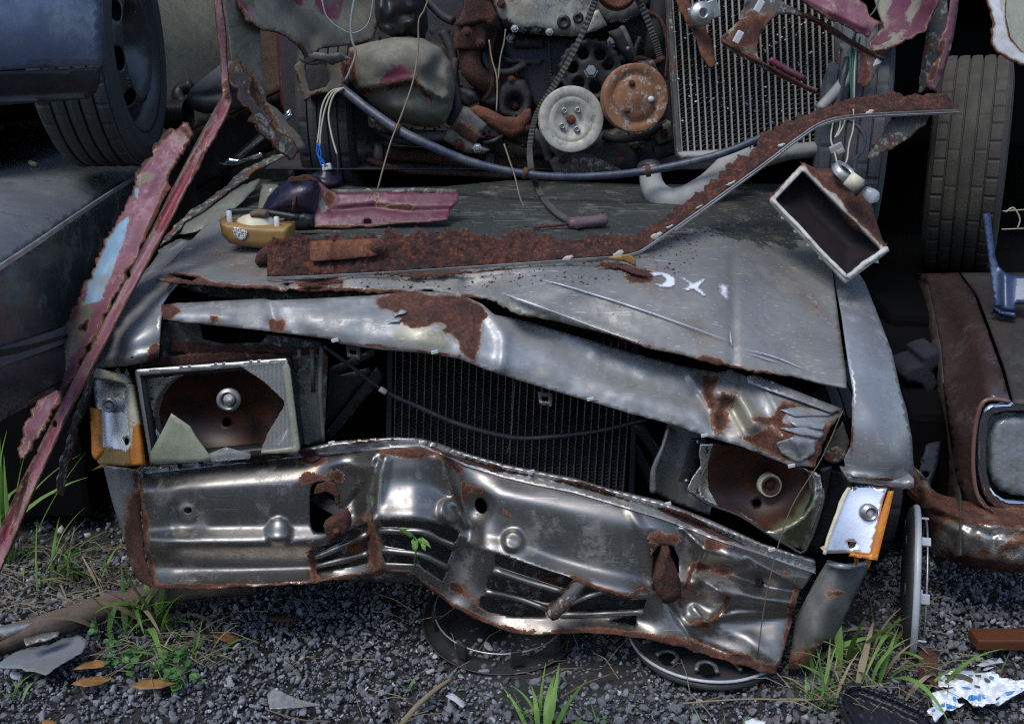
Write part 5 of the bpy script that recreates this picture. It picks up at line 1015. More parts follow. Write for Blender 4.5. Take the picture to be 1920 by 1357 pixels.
sheet('flange', [(350,232,7),(358,246,7),(352,270,7),(330,310,7),(312,330,7),(318,345,7),(290,410),(260,470,6),(225,545,6),(190,610,6),(150,680,7),(120,740,6),(85,795,7),(50,850,7),(36,870,6),(38,815,5),(60,760,6),(85,690,6),(100,640,7),(130,600,6),(145,555,7),(180,500,7),(205,430,7),(235,385,6),(250,345,7),(255,325,7),(290,275,7),(320,245,7)],
      add(SKf, flat(.035), ridge([(330,260),(240,400),(150,600),(60,800)], 16, .012), lambda P: vnoise(P, 30, 41)*.006), 'pink_faded', SK, [[(66,740),(74,715),(84,705),(80,725),(70,748)], [(150,615,1),(165,600,1),(160,620,1)]], step=5, thick=.0025, edge=9,
      masks={'rust': [near([(340,240),(355,255)], 8), near([(120,740),(50,850)], 7), near([(200,430),(175,500),(140,555)], 6), near([(330,310),(290,410),(225,545),(150,680)], 5), near([(255,325),(290,275),(320,245)], 5)], 'bare': [([(205,432),(242,405),(232,455),(212,505),(186,565),(160,572),(166,525),(185,490)], 5), ([(252,345),(262,355),(258,372),(250,362)], 4)], 'alt': [([(100,640),(165,560),(180,580),(150,650),(110,690)], 12), ([(255,325),(290,320),(300,330),(260,350)], 8)]})
sheet('hanging_shred', [(200,640,2),(212,650,2),(180,730,3),(150,800,3),(130,870,3),(118,930,3),(108,925,2),(115,860,3),(140,780,3),(170,700,3)], rbf([(200,640,1.96),(110,925,1.90),(150,780,1.92)]), 'rusty_panel', SK, step=6, thick=.002)
# ------------------------------------------------------------------ loose things lying on the hood
hy = lambda x, y: hoodY(x, y)
TR = thing('bent_trim', on_hood(700, 505), 'long rust-eaten trim with chrome lip, bent upward across the hood', 'scrap metal')
lowe = [(500,519,hy(500,519)-.012),(640,513,hy(640,513)-.012),(780,505,hy(780,505)-.012),(900,497,hy(900,497)-.012),(1040,487,hy(1040,487)-.015),(1150,479,hy(1150,479)-.02),(1190,472,hy(1190,472)-.03),(1215,459,hy(1215,459)-.06),(1300,400,2.20),(1380,342,2.27),(1440,298,2.32),(1500,252,2.37),(1545,225,2.40),(1600,214,2.42),(1680,209,2.43),(1797,204,2.45)]
TRf = rbf([(x, y, Y) for x, y, Y in lowe]+[(x+dx, y-dd, Y+.05) for x, y, Y, dx, dd in [(*lowe[0],0,75),(*lowe[2],0,65),(*lowe[3],0,55),(*lowe[5],0,35),(*lowe[8],-20,32),(*lowe[11],-22,32),(*lowe[14],0,30)]], .001)
UP = [(1795,196,4),(1776,178,5),(1740,176,5),(1700,178,6),(1670,170,5),(1650,176,5),(1600,188,5),(1552,198,6),(1520,206,6),(1480,226,7),(1440,248,7),(1400,288,7),(1360,318,7),(1310,358,7),(1270,392,7),(1240,415,6),(1205,432,7),(1175,443,7),(1140,445,8),(1110,440,8),(1060,450,7),(1000,438,9),(960,434,9),(930,446,8),(880,440,9),(840,432,9),(790,430,9),(740,436,9),(690,446,8),(640,440,7),(590,448,7),(555,440,7),(520,446,6),(506,442,5)]
tf = sheet('rust_face', [(x, y, 1) for x, y, _ in lowe]+UP+[(500,480,3)], add(TRf, lambda P: vnoise(P, 16, 51)*.004+vnoise(P, 8, 52)*.003+vnoise(P, 5, 53)*.0022), 'rust_pitted', TR, step=3.6, thick=.004)
lp = np.array([PY(x, y+3, Y-.008) for x, y, Y in lowe]); lp = crom(lp, 5)
ribbon('chrome_lip', lp, .006, .003, 'chrome_bumper', TR, (0, -.3, 1), smooth=0)
ribbon('chrome_lip', lp[38:]+np.array([0, -.004, -.005]), .005, .002, 'seam_pale', TR, (0, -.5, 1), smooth=0)
for (x, y) in [(1066,484),(1160,475),(1232,441),(1256,424),(1310,388),(1372,343),(1466,272),(1630,210)]:
    Yv = float(TRf(np.array([[x, y]], float))[0]); a_ = RNG.uniform(6, 11); sheet('filler_chip', [(x-a_,y+a_*.4,3),(x-a_*.3,y-a_*.2,3),(x+a_*.6,y-a_*.55,3),(x+a_,y-a_*.3,3),(x+a_*.3,y+3,3),(x-a_*.2,y+6,3)], flat(Yv-.012), 'rim_paint', TR, step=3, thick=.001)
sheet('strap', rrect([(580,452),(712,447),(724,458),(722,470),(700,480),(640,486),(582,490)], .08), add(TRf, flat(-.014), ridge([(617,450),(617,488)], 7, .01)), 'rust_orange', TR, step=6, thick=.003)
Ys = float(TRf(np.array([[707, 464.]]))[0])-.02; lathe('bolt', [(.008, 0), (.008, .008), (.002, .012), (0, .016)], PY(707, 464, Ys), (0, -1, .2), 'rust', TR, n=12)
lump('rust_block', [(477,490),(482,474),(492,466),(505,470),(506,496),(482,498)], hy(490, 498)-.01, .012, 8, .03, 'rust', TR, 5)
sheet('foil_scrap', [(1140,484,1),(1178,476,1),(1192,486,1),(1192,500,1),(1176,492)], flat(hy(1180, 500)-.012), 'amber_dull', TR, step=5)
# the shred under its far end
sheet('rust_shred', [(1690,210,2),(1745,212,2),(1735,235,2),(1700,262,3),(1650,292,3),(1622,298,2),(1650,262,2),(1668,230,2)], rbf([(1690,210,2.47),(1622,298,2.44),(1740,220,2.47)]), 'rusty_panel', TR, step=6, thick=.003)
# red panel piece with lamp bowl
PB = thing('lamp_bracket', on_hood(640, 425), 'maroon bracket with dark blue lamp bowl lying on the hood', 'car part')
yb = hy(640, 428)-.01
PBf = rbf([(575,425,yb),(842,412,yb-.005),(580,340,yb+.075),(700,358,yb+.06),(856,365,yb+.05),(700,424,yb-.005)])
q4 = lambda l: [(400+x/4, 310+y/4, 1.0) for x, y in l]
sheet('panel', q4([(665,150),(700,122),(790,122),(830,150),(870,190),(920,210),(1050,210),(1130,205),(1290,200),(1500,205),(1650,205),(1830,200),(1840,260),(1780,330),(1760,410),(1600,425),(1350,440),(1200,455),(950,465),(750,465),(700,350),(670,250)]), add(PBf, ridge([(620,395),(700,388),(760,396),(845,394)], 5, -.012), bump(615, 375, 14, 18, -.014)), 'maroon', PB, [rrect([(682,411),(696,411),(696,419),(682,419)], .25)], step=5, thick=.003,
      masks={'rust': [(ell(617, 372, 10, 14), 5), near([(590,425),(700,424),(780,418)], 2.5), near([(706,362),(708,388),(770,388)], 4), near([(566,350),(585,420)], 3)], 'alt': [(ell(606, 385, 9, 16), 6)]})
tube('panel_lip', np.array([PY(x, y, float(PBf(np.array([[x, y]], float))[0])+.006) for x, y in [(630,361),(700,360),(780,358),(856,361)]]), .007, 'rusty_panel', PB, n=8)
lump('lamp_bowl', [(489,406),(492,390),(502,370),(518,352),(536,340),(560,332),(588,334),(600,350),(596,410),(570,414),(530,410)], yb+.06, .07, 38, .05, 'blue_lens', PB, 6)
sheet('bowl_rim', [(540,336,2),(575,328,2),(592,334,2),(600,342,2),(570,340,1),(545,344,1)], flat(yb+.005), 'rust', PB, step=4, thick=.004)
lump('lamp_base', [(510,414),(520,408),(570,400),(585,405),(588,424),(575,430),(545,432),(540,420),(515,420)], yb-.005, .01, 6, .06, 'black_plastic', PB, 5)
tube('stud', pts3([(552,367,yb-.012),(550,398,yb-.015)]), .004, 'rust', PB, n=6, smooth=0)
box('mount_plate', PY(650, 432, yb+.01), (.26, .05, .006), 'rusty_panel', PB, bevel=.001)
for (x, y) in [(542,403),(532,405),(508,358)]: box('clip', PY(x, y, yb-.02), (.008, .008, .010), 'white_plastic', PB)
tube('hook', pts3([(685,362,yb+.03),(687,356,yb+.025),(693,356,yb+.022),(697,362,yb+.025),(692,370,yb+.03),(690,374,yb+.03)]), .0018, 'wire_pale', PB, n=6)
# rubber boot with the plug the blue wires run into
BT = thing('rubber_boot', on_hood(612, 348), 'dark rubber boot with pale plug and blue wires behind the maroon bracket', 'car part')
cb = PY(612, 342, hy(612, 352)+.01)
lathe('boot', [(0, .036), (.008, .044), (.016, .042), (.022, .030), (.026, .018), (.034, .016), (.036, 0)], cb, (.1, -.25, 1), 'blue_lens', BT, n=28)
box('plug', cb+np.array([.006, -.010, .042]), (.026, .018, .018), 'white_plastic', BT, rot=(.2, .2, 0))
# amber lamp
AL = thing('amber_lamp', on_hood(470, 460), 'yellowed amber lamp unit with white dome lying on the hood edge', 'car part')
ya = hy(480, 468)-.01
lump('lens', [(411,414),(445,419),(500,424),(543,424),(543,440),(541,458),(520,463),(490,466),(455,462),(430,456),(416,440)], ya-.005, .02, 12, .06, 'amber_dull', AL, 5)['label'] = 'amber lens with a worn silver patch'
sheet('worn_patch', [(436,428,2),(452,427,2),(466,434,2),(462,446,2),(450,452,2),(438,444,2)], flat(ya-.028), 'worn_patch', AL, step=4, thick=.001)
lathe('dome', [(0, .045), (.012, .040), (.020, .026), (.024, .012), (.030, .010), (.030, 0)], PY(480, 420, ya+.035), (0, .1, 1), 'cream_plastic', AL, n=26)
lump('dome_tape', [(468,398),(480,394),(498,396),(502,408),(470,410)], ya+.01, .01, 6, .02, 'twig', AL, 4)
for x, y in [(430, 410), (519, 421)]: lathe('peg', [(-.012, .006), (.014, .006), (.016, 0)], PY(x, y-2, ya), (0, 0, 1), 'white_plastic', AL, n=12)
tube('arm', pts3([(428,398,ya+.02),(465,395,ya+.03),(500,398,ya+.035),(560,408,ya+.03)]), .007, 'black_plastic', AL, n=8)
# screwdriver
SDv = thing('screwdriver', on_hood(1100, 420), 'old screwdriver with faded mauve handle lying on the dark hood', 'screwdriver')
h0 = on_hood(1066, 420, .008); h1 = on_hood(1137, 412, .012)
tube('handle', [h0, h0*.85+h1*.15, h0*.4+h1*.6, h0*.1+h1*.9, h1], [.009, .014, .013, .015, .011], 'handle_mauve', SDv, n=8, smooth=3)
tube('blade', [on_hood(1000, 427, .004), h0], .0035, 'rust', SDv, n=8, smooth=0)
# hanging headlamp housing
HH_ = thing('lamp_housing', PY(1560, 480, 2.15), 'rectangular rusty lamp housing hanging by wires over the right wing', 'car part')
LHf = rbf([(1508,303,2.26),(1440,372,2.22),(1588,528,2.08),(1670,468,2.14)])
QO = [(1508,303),(1670,468),(1588,528),(1440,372)]; QI = [(1507,318),(1655,465),(1586,516),(1453,374)]
sheet('rim', rrect(QO, .04), LHf, 'rim_paint', HH_, [rrect(QI, .05)], step=5, thick=.012, masks={'rust': [near([(1508,303),(1670,468)], 6), near([(1508,303),(1440,372)], 3)]})
tube('rim_edge', np.array([PY(x, y, float(LHf(np.array([[x, y]], float))[0])-.006) for x, y in [(1447,374),(1500,428),(1540,472),(1588,520)]]), .0045, 'rim_paint', HH_, n=6, wob=.0006)
tube('rim_edge', np.array([PY(x, y, float(LHf(np.array([[x, y]], float))[0])-.006) for x, y in [(1588,521),(1625,492),(1663,466)]]), .006, 'rim_paint', HH_, n=6, wob=.001)
sheet('bowl', rrect(QI, .03), lambda P: LHf(P)+.012+.075*np.clip(pdist(P, QI)/55, 0, 1)**.5, 'lamp_dark', HH_, step=7, thick=.001)
lump('shell', [(1512,308),(1545,322),(1580,322),(1610,338),(1632,372),(1640,405),(1655,450),(1668,466),(1600,430),(1550,370)], add(LHf, flat(.03)), .03, 20, .06, 'rust', HH_, 6)
lathe('bulb_mount', [(-.01, .030), (.006, .030), (.008, .022), (.002, .018)], PY(1585, 322, 2.23), (.5, -.4, .8), 'galvanised', HH_, n=20)
sk = PY(1604, 344, 2.16); dv = np.array([.75, -.35, -.55]); dv /= np.linalg.norm(dv)
tube('socket', [sk-dv*.02, sk+dv*.012], .017, 'cream_plastic', HH_, n=16, smooth=0); tube('socket_ring', [sk+dv*.012, sk+dv*.02], .021, 'black_plastic', HH_, n=16, smooth=0)
tube('bulb', [sk+dv*k for k in (.02, .03, .04, .052, .060)], [.009, .012, .015, .014, .004], 'bulb_glass', HH_, n=16)
for l, m, r in [([(1590,225),(1600,230),(1616,245),(1622,262),(1615,285),(1604,298),(1602,320),(1598,335)], 'cable_black', .005), ([(1600,205),(1600,240),(1592,270),(1588,300),(1580,312)], 'wire_pale', .002), ([(1565,215),(1560,240),(1558,262),(1566,290),(1570,312)], 'wire_pale', .002), ([(1578,210),(1574,240),(1566,258)], 'wire_pale', .0022), ([(1588,215),(1580,238),(1570,255)], 'wire_pale', .0022)]:
    tube('wire', pts3([(x, y, 2.43-.0024*max(0, y-225)*.8) for x, y in l]), r, m, HH_, n=6)
box('connector', PY(1568, 278, 2.32), (.030, .020, .018), 'hose_grey', HH_, rot=(0, .5, .3)); box('connector', PY(1576, 284, 2.31), (.018, .018, .012), 'hose_grey', HH_, rot=(0, .5, .3))
# ------------------------------------------------------------------ blue car stacked on the left
def disc(name, c, axis, R, holes, zf, mat, parent, step=9, thick=.004):
    P, T, _ = cdt(ell(0, 0, R*1000, R*1000, 64), holes, step); a, u, v = basis(axis)
    r = np.hypot(P[:, 0], P[:, 1])/1000; W = np.asarray(c)+np.outer(P[:, 0]/1000, u)+np.outer(P[:, 1]/1000, v)+np.outer(zf(r, np.arctan2(P[:, 1], P[:, 0])), a)
    n = np.cross(W[T[:, 1]]-W[T[:, 0]], W[T[:, 2]]-W[T[:, 0]])
    if (n@a).sum() < 0: T = T[:, ::-1]
    return mk(name, W, np.ascontiguousarray(T), mat, parent, thick=thick)
BL = thing('blue_car', (-1.6, 3.4, .95), 'blue car stacked on the dark car, steel wheel with black tyre showing', 'car')
BPf = rbf([(-60,0,2.00),(0,0,2.03),(100,0,2.08),(190,0,2.17),(190,185,2.16),(0,190,2.04),(100,190,2.085),(-60,190,2.0),(0,90,2.02),(100,90,2.07)])
sheet('front_wing', [(-60,-60),(190,-60),(191,122),(100,127),(0,132),(-60,135)], BPf, 'blue_paint', BL, step=14, thick=.003)
sheet('sill', [(-60,139),(0,136),(100,131),(189,126),(188,150),(182,172),(168,184),(100,190),(0,197),(-60,200)], add(BPf, ridge([(-60,180),(170,172)], 10, -.012), flat(.004)), 'black_plastic', BL, step=9, thick=.004)
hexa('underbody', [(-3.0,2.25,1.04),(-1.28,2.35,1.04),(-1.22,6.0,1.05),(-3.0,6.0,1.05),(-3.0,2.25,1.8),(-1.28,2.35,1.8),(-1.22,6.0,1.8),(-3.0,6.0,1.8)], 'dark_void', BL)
WC = PY(258, 85, 2.62); WA = np.array([.996, .092, .0]); WA /= np.linalg.norm(WA); RW = .298
wt_ = tyre('tyre', WC-WA*.09, WA, RW, .195, 'tyre', BL, n=140, rimr=.69)
lathe('rim_barrel', [(-.10, RW*.62), (-.02, RW*.60), (.0, RW*.655), (.010, RW*.69), (.014, RW*.72), (.002, RW*.73)], WC-WA*.012, WA, 'rim_dark', BL, n=64)
hol = [ell(146*math.cos(t), 146*math.sin(t), 30, 17, 14, math.degrees(t)+90) for t in np.linspace(.2, 2*math.pi+.2, 9)[:-1]]
rd = disc('wheel_disc', WC-WA*.02, WA, RW*.635, hol, lambda r, t: np.interp(r, [0, .075, .088, .11, .128, .15, .175, .19], [-.060, -.060, -.050, .010, .022, .010, -.014, -.030]), 'rim_dark', BL)
a_, u_, v_ = basis(WA)
for k in range(5):
    t = 2*math.pi*k/5+.35; lathe('lug_nut', [(.030, 0), (.030, .011), (.026, .015), (0, .016)], WC-WA*.08+(u_*math.cos(t)+v_*math.sin(t))*.058, WA, 'galvanised', rd, n=6, smooth=False)
lathe('hub', [(.012, 0), (.012, .025), (0, .030)], WC-WA*.08, WA, 'rim_dark', rd, n=24)
lathe('brake_drum', [(-.02, 0), (-.02, .17), (-.09, .17)], WC-WA*.06, WA, 'dark_void', BL, n=32)
# ------------------------------------------------------------------ dark car under it
DK = thing('dark_car', (-1.5, 3.2, 0), 'dusty dark blue car with thin chrome side strip, beneath the blue car', 'car')
def flankY(P):
    a, dy, dz = ray(P[:, 0], P[:, 1]); return np.clip(-.729/np.minimum(a/dy+.1, -.12), 1.2, 4.6)
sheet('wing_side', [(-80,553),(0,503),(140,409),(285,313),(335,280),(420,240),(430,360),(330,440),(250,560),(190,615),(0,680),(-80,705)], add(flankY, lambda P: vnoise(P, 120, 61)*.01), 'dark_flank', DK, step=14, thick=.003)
tube('panel_seam', [PY(x, y, float(flankY(np.array([[x, y]], float))[0])-.001) for x, y in [(284,318),(290,345),(296,380),(290,430)]], .004, 'dark_void', DK, n=6)
ribbon('rubber_strip', [PY(x, y, float(flankY(np.array([[x, y]], float))[0])-.012) for x, y in [(-80,700),(0,668),(100,634),(188,600)]], .03, .01, 'hose_mirror', DK, (0, -.2, 1), smooth=3)
ribbon('chrome_strip', [PY(x, y, float(flankY(np.array([[x, y]], float))[0])-.006) for x, y in [(-80,549),(0,499),(70,453),(140,405),(210,359),(288,309)]], .009, .005, 'seam_pale', DK, (0, -.2, 1), smooth=3)
WTf = rbf([(-80,545,.868),(0,499,.868),(140,405,.868),(285,309,.868),(-80,470,.905),(0,430,.905),(140,350,.905),(250,285,.905),(-80,380,.925),(0,320,.93),(0,250,.945),(150,240,.95),(320,235,.93),(300,262,.90)])
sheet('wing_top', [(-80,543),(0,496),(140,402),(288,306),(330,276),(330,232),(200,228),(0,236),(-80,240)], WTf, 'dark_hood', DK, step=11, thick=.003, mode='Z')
lump('bumper', [(-80,700),(0,684),(100,652),(186,618),(190,640),(186,690),(100,735),(0,790),(-80,810)], add(flankY, flat(-.02)), .04, 40, .12, 'black_plastic', DK, 10)
hexa('body_shell', [(-3.0,2.38,.03),(-1.11,2.38,.03),(-1.32,4.6,.03),(-3.0,4.6,.03),(-3.0,2.38,.84),(-1.11,2.38,.84),(-1.33,4.6,.84),(-3.0,4.6,.84)], 'dark_void', DK, .02)  # blackened and carried down to the ground as the shade below the car
tube('stone_chip', [PZ(58, 306, .936), PZ(66, 309, .936)], [.008, .006], 'cream_plastic', None, n=8, smooth=0); tag(bpy.data.objects['stone_chip'], 'small pale stone lying on the dark car below the tyre', 'stone'); bpy.data.objects['stone_chip'].name = 'pebble'
# ------------------------------------------------------------------ olive car far behind on the left
OC = thing('olive_car', (-1.2, 4.2, 0), 'glossy olive car door with grey wing mirror behind the pink strip', 'car')
ODf = rbf([(280,-40,3.2),(560,-40,3.75),(560,230,3.7),(430,300,3.5),(280,300,3.2),(400,60,3.40),(420,170,3.46)])
sheet('door', [(270,-60),(535,-60),(540,150),(545,165),(470,190),(420,215),(330,260),(270,290)], ODf, 'olive_paint', OC, step=12, thick=.004)
sheet('door_lower', [(270,290),(330,262),(420,218),(470,193),(545,168),(560,170),(560,260),(430,320),(300,400),(270,400)], add(ODf, flat(.01)), 'brown_grime', OC, step=14, thick=.004)
tube('moulding', [PY(x, y, float(ODf(np.array([[x, y]], float))[0])-.012) for x, y in [(430,212),(480,188),(545,158)]], .010, 'brown_paint', OC, n=8)
sheet('door_pillar', [(530,-60),(545,-60),(552,180),(542,180)], flat(3.5), 'black_plastic', OC, step=14, thick=.02)
hexa('body_shell', [(-2.6,3.9,.1),(-.5,3.9,.1),(-.5,6.6,.1),(-2.6,6.6,.1),(-2.6,3.9,1.9),(-.5,3.9,1.9),(-.5,6.6,1.9),(-2.6,6.6,1.9)], 'dark_flank', OC)
lump('mirror', [(349,186),(356,168),(395,135),(418,118),(440,112),(440,205),(420,212),(385,214),(360,206)], 2.95, .05, 22, .14, 'hose_mirror', OC, 7, extra=ridge([(352,182),(440,172)], 5, -.012))
tube('mirror_arm', pts3([(345,196,3.05),(335,185,3.08),(338,170,3.1),(360,160,3.1)]), .02, 'black_plastic', OC, n=10)
lathe('mirror_bellows', [(i*.006, .036+(.006 if i % 2 else 0)) for i in range(14)], PY(306, 216, 3.02), (1, -.1, .05), 'black_plastic', OC, n=24)
for l in [[(428,308),(460,280),(500,245),(547,208)], [(438,303),(470,275),(508,243),(548,213)]]:
    tube('chrome_trim', pts3([(x, y, 2.80) for x, y in l]), .008, 'chrome', OC, n=8)
sheet('bent_chrome', [(410,305,1),(430,296,1),(445,300,1),(490,286,1),(492,294,1),(440,312,1),(415,312,1)], flat(2.75), 'chrome', OC, step=5, thick=.002)
# ------------------------------------------------------------------ brown car on the right
BR = thing('brown_car', (1.35, 3.0, 0), 'dusty brown car with chrome framed headlight and rust-eaten bumper', 'car')
BWf = rbf([(1735,515,2.72),(1795,512,2.68),(1830,560,2.50),(1760,600,2.50),(1855,640,2.24),(1795,660,2.30),(1880,700,2.08),(1770,740,2.16),(1815,745,2.08),(1893,752,1.99),(1785,850,2.10),(1830,850,2.0),(1832,930,1.985),(1800,940,2.06),(1850,960,1.97)])
sheet('wing', [(1733,513),(1797,511),(1828,556),(1853,625),(1878,695),(1894,752),(1850,745),(1838,756),(1830,800),(1826,860),(1830,920),(1850,950),(1862,958),(1862,976),(1830,968),(1806,940),(1790,880),(1778,800),(1768,720),(1762,650),(1748,580)], add(BWf, ridge([(1765,515),(1805,580),(1838,660),(1856,740)], 26, .035), ridge([(1790,800),(1800,920)], 30, .02)), 'brown_paint', BR, step=8, thick=.003)
BHf = rbf([(1800,512,2.70),(1980,512,2.66),(1980,765,1.95),(1898,752,1.99),(1890,640,2.22),(1860,580,2.42),(1980,640,2.2)])
sheet('hood', [(1801,511),(1990,511),(1990,765),(1900,755),(1884,692),(1858,620),(1833,553)], BHf, 'brown_grime', BR, step=9, thick=.003)
sheet('wing_side', [(1733,513),(1748,580),(1762,650),(1768,720),(1778,800),(1790,880),(1800,930),(1800,1040),(1745,1060),(1660,980),(1650,520)], rbf([(1733,513,2.74),(1768,720,2.2),(1790,880,2.12),(1650,520,3.6),(1660,980,3.2),(1745,1060,2.3)]), 'brown_grime', BR, step=14, thick=.003)
tube('wing_edge', pts3([(1893,753,1.985),(1862,748,1.982),(1842,756,1.98),(1831,790,1.985),(1825,840,1.985),(1826,895,1.98),(1836,935,1.975),(1862,962,1.965)]), .0045, 'pink_brown', BR, n=8)
sheet('headlight_bezel', [(1990,753),(1885,756),(1860,760),(1846,770),(1838,790),(1834,830),(1836,890),(1842,920),(1852,938),(1870,952),(1895,960),(1990,968)], flat(1.985), 'chrome', BR, [[(1990,768),(1885,770),(1864,775),(1854,788),(1849,830),(1850,885),(1856,912),(1866,926),(1885,938),(1990,948)]], step=7, thick=.02)
sheet('headlight_recess', [(1990,760),(1880,762),(1852,770),(1842,800),(1840,880),(1850,925),(1875,948),(1990,960)], flat(2.03), 'black_plastic', BR, step=14)
lump('headlight_lens', [(1990,778),(1890,780),(1868,786),(1860,800),(1855,840),(1856,885),(1862,905),(1874,918),(1900,928),(1990,938)], 2.01, .02, 18, .02, 'lamp_glass', BR, 7, extra=lambda P: .003*np.sin(P[:, 0]*.7))
BBf = rbf([(1720,905,2.14),(1745,950,2.05),(1800,1000,1.97),(1900,1020,1.93),(1990,1020,1.93),(1740,1000,2.08)])
lump('bumper', [(1716,908,2),(1730,897,2),(1742,902),(1752,930,2),(1790,955,2),(1840,970,2),(1900,976,2),(1990,978),(1990,1078,3),(1930,1072,4),(1880,1072,4),(1830,1066,5),(1790,1052,4),(1755,1040,4),(1738,1010,3),(1728,960,2)], BBf, .05, 30, .08, 'chrome_bumper', BR, 6,
     masks={'rust': [([(1716,900),(1752,925),(1850,968),(1990,975),(1990,992),(1850,985),(1790,975),(1760,985),(1740,1030),(1725,980)], 6), ([(1745,1045),(1800,1040),(1900,1052),(1990,1055),(1990,1080),(1850,1075)], 6)]}, extra=add(ridge([(1750,960),(1850,1000),(1990,1005)], 6, -.015), lambda P: vnoise(P, 14, 63)*.006))
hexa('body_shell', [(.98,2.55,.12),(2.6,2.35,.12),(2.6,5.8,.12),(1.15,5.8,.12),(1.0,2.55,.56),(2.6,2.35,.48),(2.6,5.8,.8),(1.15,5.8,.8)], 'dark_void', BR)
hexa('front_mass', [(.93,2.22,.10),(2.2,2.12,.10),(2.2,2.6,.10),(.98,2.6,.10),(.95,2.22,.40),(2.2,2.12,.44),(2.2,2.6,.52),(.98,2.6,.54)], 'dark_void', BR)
# car stacked above the brown one
SCR = thing('stacked_car', (1.6, 3.4, .68), 'car standing on the brown hood, muddy front tyre and white lamp bucket showing', 'car')
TC = PY(1818, 312, 2.98); tyre('tyre', TC+np.array([.0, .02, 0]), (.91, -.41, .03), .315, .20, 'tyre_old', SCR, n=160)['label'] = 'muddy tyre standing upright on the brown hood'
lathe('rim', [(-.09, .18), (.0, .17), (.02, .10), (.02, 0)], TC, (.91, -.41, .03), 'rim_dark', SCR, n=32)
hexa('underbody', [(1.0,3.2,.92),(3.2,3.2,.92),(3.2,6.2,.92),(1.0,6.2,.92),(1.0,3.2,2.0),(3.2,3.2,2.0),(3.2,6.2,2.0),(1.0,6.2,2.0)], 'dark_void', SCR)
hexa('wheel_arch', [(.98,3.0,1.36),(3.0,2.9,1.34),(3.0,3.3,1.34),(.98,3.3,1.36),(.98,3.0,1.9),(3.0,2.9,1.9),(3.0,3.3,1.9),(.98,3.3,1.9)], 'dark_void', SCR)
sheet('lamp_bucket', [(1852,-60,3),(1854,0,4),(1860,40,4),(1858,80,4),(1872,98,4),(1900,118,4),(1940,138,4),(1990,150,3),(1990,-60)], rbf([(1852,0,2.20),(1990,150,2.14),(1880,90,2.17)]), 'bucket_white', SCR, [[(1890,-60),(1886,30),(1895,70),(1915,95),(1990,130),(1990,-60)]], step=6, thick=.004, edge=9)
sheet('lamp_bowl', [(1880,-60),(1878,30),(1888,78),(1912,104),(1995,140),(1995,-60)], lambda P: 2.19+.10*np.clip((P[:, 0]-1880)/60, 0, 1), 'cream_plastic', SCR, step=8, thick=.002)
tube('wire', pts3([(1885,398,2.7),(1900,390,2.7),(1912,410,2.7),(1908,428,2.7)]), .0025, 'wire_pale', SCR, n=5)
tube('wire', pts3([(1880,396,2.7),(1940,392,2.7)]), .002, 'wire_pale', SCR, n=5); tube('wire', pts3([(1878,430,2.7),(1940,428,2.7)]), .002, 'wire_pale', SCR, n=5)
# blue loose moulding leaning on the brown hood
BM = thing('blue_moulding', PY(1895, 590, 2.2), 'loose glossy blue moulding leaning against the muddy tyre', 'car part')
mf = rbf([(1845,400,2.46),(1860,500,2.40),(1870,580,2.34),(1905,590,2.31),(1990,560,2.31)])
sheet('blade', [(1842,400),(1857,399),(1861,440),(1866,480),(1872,498),(1884,510),(1900,516),(1990,516),(1990,566),(1903,568),(1903,582),(1880,580),(1864,572),(1860,540),(1852,470)], add(mf, ridge([(1885,515),(1885,575)], 9, .010)), 'blue_part', BM, step=6, thick=.008)
sheet('foot', [(1862,575),(1880,583),(1903,586),(1903,594),(1872,586)], add(mf, flat(-.004)), 'blue_part', BM, step=5, thick=.02)
# things wedged in the dark gap
FB = lump('foam_block', [(1690,702),(1700,690),(1730,680),(1728,668),(1745,660),(1762,656),(1774,672),(1772,682),(1750,696),(1758,722),(1752,736),(1738,740),(1728,722),(1700,716)], 2.30, .008, 6, .10, 'foam', None, 5)
tag(FB, 'black porous foam block wedged between grey wing and brown car', 'foam block')
BD = sheet('blue_bracket', [(1762,754),(1768,750),(1772,760),(1768,810),(1758,870),(1742,918),(1716,936),(1712,925),(1724,880),(1740,820),(1752,775)], rbf([(1768,750,2.26),(1742,920,2.16),(1714,930,2.16)]), 'blue_dark', None, [ell(1757,802,6,5,10), ell(1736,889,6,6,10)], step=6, thick=.006)
tag(BD, 'dark blue pointed metal bracket with two holes beside the brown headlight', 'bracket')
# dark wrecks closing the row behind
BKC = thing('background_car', (.2, 8.0, 0), 'dark car shell at the back of the row, between the stacks', 'car')
hexa('body', [(-4.5,7.2,.1),(5.0,7.2,.1),(5.0,9.0,.1),(-4.5,9.0,.1),(-4.5,7.2,1.9),(5.0,7.2,1.9),(5.0,9.0,1.9),(-4.5,9.0,1.9)], 'dark_flank', BKC, .08)
hexa('roof', [(-2.5,7.4,1.9),(2.8,7.4,1.9),(2.8,8.8,1.9),(-2.5,8.8,1.9),(-2.2,7.7,2.5),(2.5,7.7,2.5),(2.5,8.6,2.5),(-2.2,8.6,2.5)], 'dark_flank', BKC, .08)
